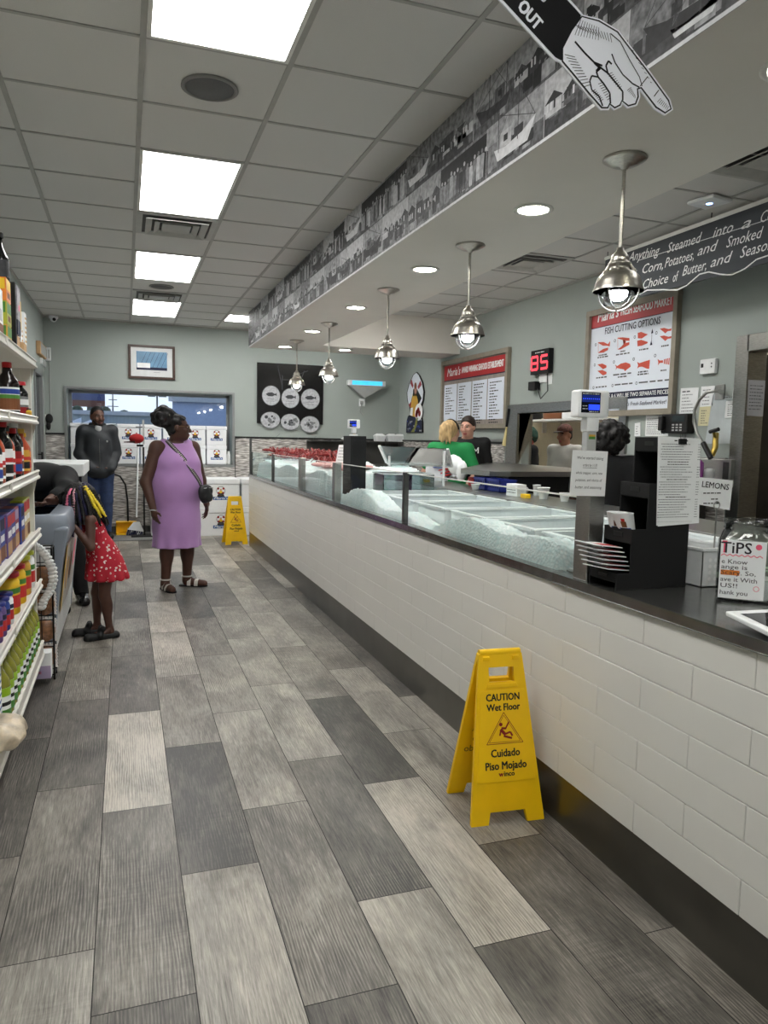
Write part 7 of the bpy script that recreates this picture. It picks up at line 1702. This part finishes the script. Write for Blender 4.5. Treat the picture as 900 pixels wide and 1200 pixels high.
    bag = put('bag', G.mesh(.006, wob=folds(.003, 40, 50)), mat('black_nylon', (24, 24, 26), .5, var=.2, scale=30), root); MB().tube([tuple(bc_+Rb @ V3(-.07, -.034, .062)), tuple(bc_+Rb @ V3(.07, -.034, .062))], .004, M['wallgrey'], 6).tube([tuple(bc_+Rb @ V3(.05, -.04, .062)), tuple(bc_+Rb @ V3(.052, -.046, .03))], .004, M['steel'], 6).build('zip', bag, world=False)
    # bracelet, rings
    w = J['wrR']; mb = MB(); mb.tube([tuple(w+V3(.03*math.cos(2*PI*k/14), .03*math.sin(2*PI*k/14), -.006+.004*math.sin(4*PI*k/14))) for k in range(14)], .005, M['wallgrey'], 6, closed=True); mb.build('bracelet', root, world=False)
    # sandals
    for q in 'RL':
        a, t = J['an'+q], J['to'+q]; d = (t-a); d[2] = 0; d /= np.linalg.norm(d); p = V3(-d[1], d[0], 0); mb = MB(); out = []
        for u, wd in ((-.07, .026), (-.04, .036), (.02, .036), (.09, .042), (.15, .042), (.185, .03), (.2, .012)): out.append((u, wd))
        poly = [(u, wd) for u, wd in out]+[(u, -wd) for u, wd in reversed(out)]; pl = Plane((a[0], a[1], .014), tuple(d), tuple(p)); 
        if pl.n.z < 0: pl = Plane((a[0], a[1], .014), tuple(d), tuple(-p))
        mb.poly(pl, poly, M['matte_black'], 0, .013); sd_ = mb.build('sandal', root, world=False)
        mb = MB(); m2 = mat('silver_strap', (200, 196, 188), .35, .3)
        for u, hh, wd in ((.03, .075, .046), (.1, .06, .05)):
            arc = []
            for k in range(9): an = PI*k/8; arc.append(a*V3(1, 1, 0)+d*u+p*wd*math.cos(an)+V3(0, 0, .012+hh*math.sin(an)))
            for k in range(8):
                x, y = arc[k], arc[k+1]; mb.add([tuple(x-d*.018), tuple(x+d*.018), tuple(y+d*.018), tuple(y-d*.018)], [(0, 1, 2, 3)], m2)
        mb.tube([tuple(a+V3(.042*math.cos(2*PI*k/14), .05*math.sin(2*PI*k/14), .02)) for k in range(14)], .007, m2, 6, closed=True); mb.build('strap', sd_, world=False)
woman()

# ---- man in the dark jacket
def man():
    root = thing('person', 'man in a dark zip jacket and jeans standing before the window', 'person', (-.345, 10.72, .014), .12, 'customers')
    J = stand(1.79, .168, .09); J['elL'] = V3(.235, .04, 1.16); J['elR'] = V3(-.235, .03, 1.16); J['wrL'] = V3(.15, -.13, .96); J['wrR'] = V3(-.1, -.15, .96); J['hdL'] = V3(-.7, -.2, -.6); J['hdR'] = V3(.8, -.2, -.5); J['tmL'] = V3(0, -.4, 1); J['tmR'] = V3(0, -.4, 1)
    h = Human(J, w=1.1, hs=1.1, head=(.3, .12, 0), s=1.02, curl=.6); h.skin(root, SK_B, lip=LIP_D)
    mj = mat('charcoal_jacket', (40, 43, 47), .65, var=.15, scale=8, bump=.2)
    def ex(G): G.cap((0, .0, 1.3), (0, -.01, .95), .14, .165, .06); G.ell((.0, .0, .92), (.2, .15, .12), None, .04)
    h.cloth('jacket', ['torso', 'upL', 'upR', 'foL', 'foR'], .026, mj, root, clips=[((0, 0, .83), (0, 0, -1)), ((0, -.05, 1.56), (0, -.35, 1))], extra=ex, wob=folds(.007, 22, 12))
    G = Sdf(); nk = J['neck']
    for k in range(12): a = 2*PI*k/12; G.ell(nk+V3(.085*math.cos(a), .075*math.sin(a)-.01, .04-.05*(math.sin(a) < -.3)), (.03, .03, .035), None, .03)
    put('hood_collar', G.mesh(.007), mj, root)
    G = Sdf(); G.ell(nk+V3(0, -.085, -.02), (.05, .045, .075), None, .02); put('shirt_collar', G.mesh(.007), mat('light_grey_shirt', (160, 160, 162), .8), root)
    MB().cyl(tuple(V3(.0, -.178, 1.36)), tuple(V3(0, -.222, .97)), .004, M['dsteel'], n=6).build('zip', root, world=False)
    MB().ball((.1, -.165, 1.33), (.012, .006, .014), M['wallgrey'], 8, 5).build('badge', root, world=False)
    h.cloth('jeans', ['thL', 'thR', 'caL', 'caR'], .016, mat('dark_denim', (42, 58, 92), .8, var=.2, scale=20), root, clips=[((0, 0, .07), (0, 0, -1))], extra=lambda G: G.ell(J['pelvis'], (.19, .14, .14), None, .05), wob=folds(.004, 26, 20))
    h.cloth('shoes', ['ftL', 'ftR'], .012, mat('black_shoe', (18, 18, 19), .5), root, clips=[((0, 0, .0), (0, 0, -1)), ((0, 0, .12), (0, 0, 1))])
    hair_cap(h, root, HAIR_K, .005, -.05, .0, wob=.001, fl=.074); G = Sdf(); f = h.hf; G.ell(f(0, -.055, -.092), (.045, .05, .03), h.R.T, .02); G.cap(f(-.06, -.03, -.05), f(-.035, -.07, -.085), .012, .014, .02); G.cap(f(.06, -.03, -.05), f(.035, -.07, -.085), .012, .014, .02); G.cap(f(-.025, -.093, -.052), f(.025, -.093, -.052), .006, .006, .01)
    put('beard', G.mesh(.006), mat('beard_dark', (34, 25, 22), .8), root)
man()

# ---- girl leaning on the freezer
def girl():
    root = thing('person', 'girl in a red flowered dress with long braids leaning on the freezer', 'person', (-.165, 5.52, 0), -1.38, 'customers')
    J = dict(head=(.0, -.155, .985), neck=(0, -.11, .875), chest=(0, -.055, .77), waist=(0, -.015, .66), pelvis=(0, .02, .57), shL=(.115, -.09, .855), shR=(-.115, -.09, .855), elL=(.175, -.1, .675), elR=(-.16, -.19, .75), wrL=(.105, -.215, .845), wrR=(-.1, -.26, .965),
             hpL=(.06, .02, .54), hpR=(-.06, .02, .54), knL=(.065, -.0, .31), knR=(-.06, -.03, .31), anL=(.07, .03, .075), anR=(-.075, -.03, .075), toL=(.085, -.085, .03), toR=(-.085, -.14, .03), hdL=V3(-.15, -.1, 1), tmL=V3(-.2, -1, 0), hdR=V3(.2, -.6, .1), tmR=V3(.4, 0, 1))
    h = Human(J, w=1.0, hs=.94, head=(.12, .42, 0), s=.66, curl=.35, hand_s=1.15); h.skin(root, SK_D, lip=LIP_D, res=.0065)
    m, nt, bs = node_mat('red_floral_cotton'); bs.inputs['Roughness'].default_value = .8
    tc = nt.nodes.new('ShaderNodeTexCoord'); vo = nt.nodes.new('ShaderNodeTexVoronoi'); vo.inputs['Scale'].default_value = 34; nt.links.new(tc.outputs['Object'], vo.inputs['Vector']); rp = nt.nodes.new('ShaderNodeValToRGB'); e = rp.color_ramp.elements; rp.color_ramp.interpolation = 'CONSTANT'
    e[0].position = 0; e[0].color = lin((230, 214, 208))+(1,); e[1].position = .34; e[1].color = lin((170, 20, 42))+(1,); q = e.new(.14); q.color = lin((60, 30, 40))+(1,); q = e.new(.2); q.color = lin((232, 222, 216))+(1,)
    nz = nt.nodes.new('ShaderNodeTexNoise'); nz.inputs['Scale'].default_value = 60; mx = nt.nodes.new('ShaderNodeMath'); mx.operation = 'MULTIPLY_ADD'; mx.inputs[1].default_value = .45; nt.links.new(nz.outputs['Fac'], mx.inputs[0]); nt.links.new(vo.outputs['Distance'], mx.inputs[2])
    mm = nt.nodes.new('ShaderNodeMath'); mm.operation = 'SUBTRACT'; mm.inputs[1].default_value = .14; nt.links.new(mx.outputs[0], mm.inputs[0]); nt.links.new(mm.outputs[0], rp.inputs[0]); nt.links.new(rp.outputs[0], bs.inputs['Base Color'])
    def ex(G):
        G.cap((0, .0, .62), (0, .02, .5), .1, .13, .05)
        for a in range(11): an = a*2*PI/11; G.cap((.07*math.cos(an), .02+.06*math.sin(an), .6), (.135*math.cos(an), .035+.125*math.sin(an), .43), .035, .03, .03)
    h.cloth('dress', ['torso'], .011, m, root, clips=[((0, 0, .415), (0, 0, -1)), ((0, -.07, .84), (0, -.35, 1))], extra=ex, res=.007, wob=folds(.004, 14, 22))
    mb = MB()
    for t in (-1, 1): mb.tube([tuple(h.S.grow(.008, set(h.pick(['torso', 'upL', 'upR']))).hit((t*.07, -.07, .84+.0), (0, math.sin(a), math.cos(a)), .002)) for a in (-1.2, -.8, -.4, 0, .4, .8, 1.2)], .009, m, 8)
    mb.build('dress_strap', root, world=False)
    # braids
    G = Sdf(); f = h.hf; k = h.hs; G.ell(f(0, .02, .034), np.array((.082, .1, .094))*k, h.R.T, .01); put('hair', G.mesh(.007, [(f(0, -.03, .06), h.R @ V3(0, -1, -.7))], wob=folds(.004, 90, 60)), HAIR_K, root)
    r = random.Random(14); mp = mat('braid_pink', (216, 110, 140), .6, var=.2, scale=90); my = mat('braid_yellow', (222, 196, 50), .6, var=.2, scale=90); mn_ = mat('braid_navy', (28, 26, 60), .6); ms_ = mat('braid_silver_pink', (190, 140, 150), .6, var=.5, scale=120)
    mb = MB(); 
    def braid(a, el, m, L, sw=0, r0=.0115):
        # root on the scalp at azimuth a (0 = front, + = left), falling
        p = V3(math.sin(a)*math.cos(el)*.084, -math.cos(a)*math.cos(el)*.1+.02, math.sin(el)*.094+.034)*1.02; w = h.hf(*p); o = (w-h.hf(0, .02, 0)); o[2] = 0; o = o/max(.01, np.linalg.norm(o)); pts = [w, w+o*.025+V3(0, 0, -.02)]
        q = pts[-1].copy()
        for i in range(9): q = q+V3(o[0]*.004+r.uniform(-.005, .005), o[1]*.006+sw+r.uniform(-.004, .004), -L/9); pts.append(q.copy())
        P2 = []
        for i in range(len(pts)-1):
            for u in (0, .33, .66): P2.append(pts[i]*(1-u)+pts[i+1]*u)
        mb.tube([tuple(p) for p in P2], [r0*(1.0 if j % 2 else .72)*(1 if j < len(P2)-3 else .6) for j in range(len(P2))], m, 7)
    for i in range(52):
        a = .5+(2*PI-1.0)*((i*.618) % 1); braid(a, r.uniform(.05, .85), HAIR_K if i % 5 else mn_, r.uniform(.2, .31), .005, .0125)
    for a, m_, el in ((.95, mp, .5), (1.15, mp, .75), (1.4, ms_, .6)): braid(a, el, m_, .25, .0, .013)
    for a in (2.15, 2.3): braid(a, .5, my, .2, .01, .014)
    for a in (2.55, 2.8, 3.1): braid(a, .75, mn_, .24, .008, .014)
    mb.build('braids', root, world=False)
    # thick strapped sandals
    msd = mat('black_foam_sandal', (17, 18, 19), .6)
    for q in 'LR':
        a, t = J['an'+q], J['to'+q]; d = np.array(t)-np.array(a); G = Sdf(); a = np.array(a); t = np.array(t); b = a+(a-t)*.35; b[2] = .018; e = t+(t-a)*.22; e[2] = .018; G.cap(b, e, .03, .036, .01); G.cap(V3(b[0], b[1], .014), V3(e[0], e[1], .014), .028, .034, .01)
        p = V3(-d[1], d[0], 0); p /= np.linalg.norm(p)
        for s1 in (-1, 1): G.cap(a*.35+t*.65+p*.034*s1+V3(0, 0, -.012), a*.55+t*.45-p*.02*s1+V3(0, 0, .025), .017, .02, .012)
        put('sandal', G.mesh(.006, [((0, 0, .001), (0, 0, -1))]), msd, root)
girl()

# ---- person in black reaching into the freezer
def reacher():
    root = thing('person', 'person in a black hooded jacket bending over the freezer, mostly hidden by the shelf', 'person', (-.54, 6.66, 0), .0, 'customers')
    J = dict(head=(-.2, -.66, 1.1), neck=(-.14, -.55, 1.11), chest=(-.06, -.36, 1.06), waist=(0, -.16, .99), pelvis=(0, .02, .92), shL=(.1, -.5, 1.1), shR=(-.3, -.46, 1.12), elL=(.12, -.78, 1.03), elR=(-.36, -.74, 1.04), wrL=(.02, -1.0, .965), wrR=(-.22, -.98, .96), hpL=(.1, .05, .89), hpR=(-.1, .05, .89), knL=(.12, .04, .48), knR=(-.1, .04, .48), anL=(.17, .06, .085), anR=(-.11, .06, .085), toL=(.2, -.1, .032), toR=(-.13, -.1, .032))
    h = Human(J, w=1.15, hs=1.0, head=(-.2, .9, 0), s=1.0); h.skin(root, SK_B, lip=LIP_D, res=.0085)
    mk = mat('black_fleece', (17, 17, 19), .85, var=.2, scale=14)
    h.cloth('jacket', ['torso', 'upL', 'upR'], .03, mk, root, extra=lambda G: (G.cap(J['elL'], V3(.06, -.92, .99), .06, .045, .03), G.cap(J['elR'], V3(-.3, -.86, 1.0), .06, .045, .03), G.ell(V3(*J['head'])+V3(0, .03, .02), (.115, .13, .12), None, .04)), wob=folds(.006, 20, 14))
    h.cloth('trousers', ['thL', 'thR', 'caL', 'caR'], .02, mk, root, clips=[((0, 0, .06), (0, 0, -1))], extra=lambda G: G.ell(J['pelvis'], (.19, .15, .14), None, .05))
    h.cloth('shoes', ['ftL', 'ftR'], .014, mat('shiny_black_shoe', (14, 14, 15), .2), root, clips=[((0, 0, .0), (0, 0, -1)), ((0, 0, .12), (0, 0, 1))])
reacher()

# ---- staff behind the counter
def worker(label, loc, rz, Hh, skin, head, hairf, top_m, sleeve=.5, w=1.0, pose=None, lip=LIP_L, apron=None, trousers=(40, 40, 44), res=.0085, name_top='shirt', bust=0):
    root = thing('person', label, 'person', loc, rz, 'workers'); J = stand(Hh)
    for k, v in (pose or {}).items(): J[k] = V3(*v)
    h = Human(J, w=w, hs=Hh/1.7, head=head, s=Hh/1.7, bust=bust); h.skin(root, skin, lip=lip, res=res)
    def ex(G):
        for q in 'LR':
            a, b = J['sh'+q], J['el'+q]; G.cap(a, a+(b-a)*(sleeve*1.4 if sleeve < .8 else 1), .066*w**.7, .06*w**.7, .03)
    h.cloth(name_top, ['torso'], .018, top_m, root, clips=[((0, 0, Hh*.5), (0, 0, -1)), ((0, 0, J['neck'][2]+.028), (0, -.3, 1))], extra=ex, wob=folds(.005, 18, 13))
    h.cloth('trousers', ['thL', 'thR', 'caL', 'caR'], .016, mat('trousers_%d_%d' % trousers[:2], trousers, .8), root, clips=[((0, 0, .05), (0, 0, -1))], extra=lambda G: G.ell(J['pelvis'], (.17, .13, .14), None, .05), res=.012)
    h.cloth('shoes', ['ftL', 'ftR'], .012, M['matte_black'], root, clips=[((0, 0, .0), (0, 0, -1)), ((0, 0, .12), (0, 0, 1))], res=.012)
    hairf(h, root); return h, root
m_gt = mat('green_tshirt', (30, 138, 74), .8, var=.08, scale=8); m_bt = mat('black_tshirt', (20, 20, 22), .8, var=.15, scale=8); m_wt = mat('white_tshirt', (214, 212, 208), .8)
def blonde_hair(h, root):
    def ex(G):
        r = random.Random(9)
        G.ell(h.hf(0, .1, .03), (.07, .065, .085), None, .03)
        for i in range(26): a = r.uniform(-1.3, 1.3); p = h.hf(math.sin(a)*.07, .11+.03*math.cos(a), r.uniform(-.02, .07)); G.cap(p, p+V3(r.uniform(-.02, .02), r.uniform(-.01, .01), -r.uniform(.06, .13)), .016, .007, .012)
    hair_cap(h, root, HAIR_BL, .014, -.04, extra=ex, wob=.004)
    mb = MB(); mb.tube([tuple(h.hf(.094*math.cos(a), .0+.03*math.sin(a), .03+.105*math.sin(a))) for a in [PI*k/16 for k in range(17)]], .009, M['matte_black'], 8); mb.build('headband', root, world=False)
h, root = worker('blonde worker in a green t-shirt holding a white printed bag, seen from behind', (3.32, 7.25, 0), 2.35, 1.66, SK_L, (-.25, 0, 0), blonde_hair, m_gt, .5, 1.12, dict(elR=(-.3, .02, 1.09), wrR=(-.27, .18, .99), elL=(.29, .0, 1.1), wrL=(.16, -.2, 1.02)), bust=.9)
p = ony(514, 549, 6.75); wbag = thing('printed_bag', 'white plastic bag with blue and red print in front of the green shirt', 'bag', (p[0], 6.75, 1.046)); G = Sdf(); c = V3(*p); r = random.Random(2)
G.ell(c, (.14, .07, .11), None, .03)
for i in range(8): a = r.uniform(0, 6.3); G.ell(c+V3(.1*math.cos(a), .0, .08*math.sin(a)), (.05, .04, .05), None, .03)
G.cap(c+V3(.05, 0, .05), c+V3(.1, .02, .15), .04, .025, .03); G.cap(c+V3(-.13, 0, -.1), c+V3(-.2, 0, -.14), .03, .015, .02); G.cap(c+V3(.16, 0, -.08), c+V3(.25, .0, -.12), .035, .012, .02); G.cap(c, V3(c[0], c[1], 1.06), .08, .09, .05)
bo = put('bag', G.mesh(.007, wob=folds(.006, 40, 46)), mat('white_plastic_film', (226, 228, 232), .35), wbag); bo.location = tuple(-np.array(wbag.location))
plb = PLY(6.655); mb = MB(); 
for i in range(5): mb.rect(plb, c[0]-.09+.0*i, c[0]+.0, c[2]+.08-.018*i, c[2]+.094-.018*i, M['blue'], 0, .03)
for i in range(3): mb.poly(plb, [(c[0]-.04+.02*i, c[2]-.02-.03*i), (c[0]+.09, c[2]-.0-.03*i), (c[0]+.1, c[2]+.012-.03*i), (c[0]-.03+.02*i, c[2]-.006-.03*i)], M['red'], 0, .03)
mb.build('print', wbag)
def short_hair(m): return lambda h, root: hair_cap(h, root, m, .01, -.06, .0, wob=.002)
h, root = worker('dark-haired worker in a black t-shirt facing the blonde worker', (3.74, 7.72, 0), -.5, 1.73, SK_L, (-.35, .1, 0), short_hair(HAIR_BR), m_bt, .55, 1.2)
mb = MB(); D = h.S.grow(.02, set(h.pick(['torso']))); pt = D.hit((.09, 0, 1.33), (.1, -1, 0), .003); mb.text(Plane(tuple(pt), (1, .1, .3), (0, 0, 1)), 0, 0, 'M', .09, M['paper'], .004, shear=.3, offset=.02); mb.build('shirt_print', root, world=False)
def curly(h, root):
    G = Sdf(); r = random.Random(4)
    for i in range(110):
        v = V3(r.gauss(0, 1), r.gauss(0, 1), r.gauss(0, 1)); v /= np.linalg.norm(v)
        if (h.R.T @ v)[1] < -.45: continue
        G.ell(h.hf(0, .035, .025)+v*V3(.12, .12, .11), (.03,)*3, None, .01)
    G.ell(h.hf(0, .035, .03), (.115, .115, .11), None, .02); put('hair', G.mesh(.008, wob=folds(.006, 70, 80)), HAIR_K, root)
worker('worker with curly black hair in a black t-shirt, back turned beside the register', (3.4, 4.62, 0), 2.3, 1.58, SK_D, (.3, .1, 0), curly, m_bt, .6, 1.1, lip=LIP_D)
def capped(h, root):
    hair_cap(h, root, HAIR_K, .006, -.02, -.03, wob=.002)
    G = Sdf(); G.ell(h.hf(0, .01, .055), (.086, .108, .085), h.R.T, .01); put('cap', G.mesh(.007, [(h.hf(0, 0, .045), h.R @ V3(0, .0, -1))]), mat('patterned_cap', (96, 60, 52), .8, var=.7, scale=60), root)
    G = Sdf(); G.ell(h.hf(0, -.12, .048), (.065, .06, .008), h.R.T, .01); put('cap_brim', G.mesh(.005), mat('cap_brim_dark', (50, 34, 32), .8), root)
worker('kitchen worker in a patterned cap and white shirt behind the pass-through', (5.05, 7.72, 0), -1.25, 1.66, SK_T, (0, .1, 0), capped, m_wt, .6, 1.0)
def greennet(h, root): hair_cap(h, root, mat('green_hair_cover', (40, 70, 58), .8, var=.3, scale=60), .016, -.05, extra=lambda G: G.ell(h.hf(0, .08, .0), (.07, .06, .09), None, .03))
worker('kitchen worker in black with a green hair cover, half hidden by the pass-through frame', (4.95, 8.4, 0), -1.9, 1.64, mat('skin_ruddy', (170, 92, 80), .5), (.3, .1, 0), greennet, m_bt, .6, 1.05)
# ------------------------------------------------------------------ outside the window
m_asph = mat('asphalt', (96, 98, 100), .9, var=.1); g = MB().box(-30, 45, YB+.5, 90, -.12, -.1, m_asph); struct('ground_outside', g)
# building next door: grey-blue metal wall with a parapet
nb = thing('neighbour_building', 'low grey building with pale doors seen through the window', 'building', (-1, 24, -.1)); m_bl = mat('pale_metal_wall', (150, 160, 158), .7, var=.05, stretch=(8, 1, .2), scale=2)
def ow(u, v, Y): return ony(u, v, Y)
zt = ow(150, 487, 24)[2]; a = ow(60, 487, 24)[0]; b = ow(196, 487, 24)[0]; MB().box(a-6, b, 24, 30, -.1, zt, m_bl).build('wall', nb); MB().box(a-6, b, 23.9, 30.1, zt, zt+.12, M['wallgrey']).build('parapet', nb)
mb = MB()
for u in (83, 100): p = ow(u, 500, 23.9); mb.hexa([(p[0]-.35, 23.2, -.1), (p[0]+.3, 23.8, -.1), (p[0]+.3, 23.86, -.1), (p[0]-.35, 23.26, -.1)], [(p[0]-.35, 23.2, zt-.4), (p[0]+.3, 23.8, zt-.1), (p[0]+.3, 23.86, zt-.1), (p[0]-.35, 23.26, zt-.4)], M['white'])
mb.build('white_door', nb)
bb = thing('blue_building', 'big blue-grey building side at the right of the window', 'building', (5, 20, -.1)); a = ow(202, 470, 20); m_bb = mat('blue_grey_wall', (156, 168, 188), .7, var=.05); mb = MB(); mb.hexa([(a[0], 20, -.1), (a[0]+12, 20, -.1), (a[0]+12, 34, -.1), (a[0]+2, 34, -.1)], [(a[0], 20, ow(202, 466, 20)[2]), (a[0]+12, 20, 4.6), (a[0]+12, 34, 4.6), (a[0]+2, 34, 4.6)], m_bb); mb.build('wall', bb); MB().box(a[0]-.1, a[0]+12, 19.9, 20, ow(202, 466, 20)[2]-.1, ow(202, 466, 20)[2]+.15, M['wallgrey']).build('parapet', bb)
bd = thing('billboard', 'dark roadside billboard behind the trees at the left of the window', 'billboard', (-3, 45, 0)); Yb = 45; p, q = ow(66, 458, Yb), ow(123, 470, Yb); MB().box(p[0]-1.5, q[0], Yb, Yb+.3, q[2], p[2]+.2, mat('billboard_print', (70, 78, 112), .6, var=.5, scale=.6)).build('panel', bd); MB().box(p[0]-1.5, q[0], Yb-.3, Yb+.3, q[2]-.35, q[2], mat('billboard_walk', (110, 70, 56), .8)).build('catwalk', bd); m_ = (p[0]+q[0])/2+.5; MB().box(m_-.2, m_+.2, Yb, Yb+.4, -.1, q[2], M['dsteel']).build('post', bd)
m_leafd = mat('dark_foliage', (52, 62, 44), .9, var=.5, scale=3)
r9 = random.Random(3)
for i, u in enumerate((66, 86, 106, 126, 146, 166)):
    Y = 38; p = ow(u, 486, Y); top = ow(u, [478, 473, 476, 474, 480, 482][i], Y)[2]; t = thing('tree', 'dark tree beyond the low grey building', 'tree', (p[0], Y, -.1), 0, 'trees beyond the low building'); mb = MB()
    for k in range(14): rr = r9.uniform(.25, .36); mb.ball((p[0]+r9.uniform(-.3, .3), Y+r9.uniform(-.25, .25), top-rr-r9.uniform(0, 1.4)), rr, m_leafd, 8, 6)
    mb.build('crown', t); MB().cyl((p[0], Y, -.1), (p[0], Y, top-1), .12, M['brown'], .08, 8).build('trunk', t)
for nm, lab, u, v0, Y, kind in (('street_lamp', 'double-headed street lamp outside the window', 184, 464, 30, 1), ('pylon', 'thin dark pylon on the skyline outside the window', 132, 458, 60, 0)):
    p = ow(u, v0, Y); t = thing(nm, lab, 'lamp post' if kind else 'pylon', (p[0], Y, -.1)); MB().cyl((p[0], Y, -.1), (p[0], Y, p[2]), .05 if kind else .12, M['dsteel'], .035, 8).build('post', t); mb = MB()
    if kind:
        for s in (-1, 1): mb.box(p[0]+s*.06, p[0]+s*.34, Y-.08, Y+.08, p[2]-.04, p[2]+.03, M['dsteel'])
    else:
        for k in range(3): mb.box(p[0]-.4+.1*k, p[0]+.4-.1*k, Y-.02, Y+.02, p[2]-1.2+.5*k, p[2]-1.14+.5*k, M['dsteel'])
    mb.build('lamp_head' if kind else 'crossarm', t)

# ------------------------------------------------------------------ daylight and picture settings
w = bpy.data.worlds.new('world'); SC.world = w; w.use_nodes = True; nt = w.node_tree; bg = nt.nodes['Background']
tc = nt.nodes.new('ShaderNodeTexCoord'); sp = nt.nodes.new('ShaderNodeSeparateXYZ'); nt.links.new(tc.outputs['Generated'], sp.inputs[0])
rp = nt.nodes.new('ShaderNodeValToRGB'); e = rp.color_ramp.elements; e[0].position = 0; e[0].color = lin((196, 208, 228))+(1,); e[1].position = .35; e[1].color = lin((136, 168, 216))+(1,)
nz = nt.nodes.new('ShaderNodeTexNoise'); nz.inputs['Scale'].default_value = 5; nt.links.new(tc.outputs['Generated'], nz.inputs['Vector'])
mx = nt.nodes.new('ShaderNodeMix'); mx.data_type = 'RGBA'; mx.inputs['B'].default_value = lin((216, 224, 236))+(1,); nt.links.new(sp.outputs['Z'], rp.inputs[0]); nt.links.new(rp.outputs[0], mx.inputs['A'])
ml = nt.nodes.new('ShaderNodeMath'); ml.operation = 'MULTIPLY'; ml.inputs[1].default_value = .45; nt.links.new(nz.outputs['Fac'], ml.inputs[0]); nt.links.new(ml.outputs[0], mx.inputs['Factor']); nt.links.new(mx.outputs['Result'], bg.inputs['Color']); bg.inputs['Strength'].default_value = 1.0
vs_ = SC.view_settings; vs_.view_transform = 'Standard'; vs_.look = 'None'; vs_.gamma = 1; vs_.use_curve_mapping = False; vs_.exposure = 0.9
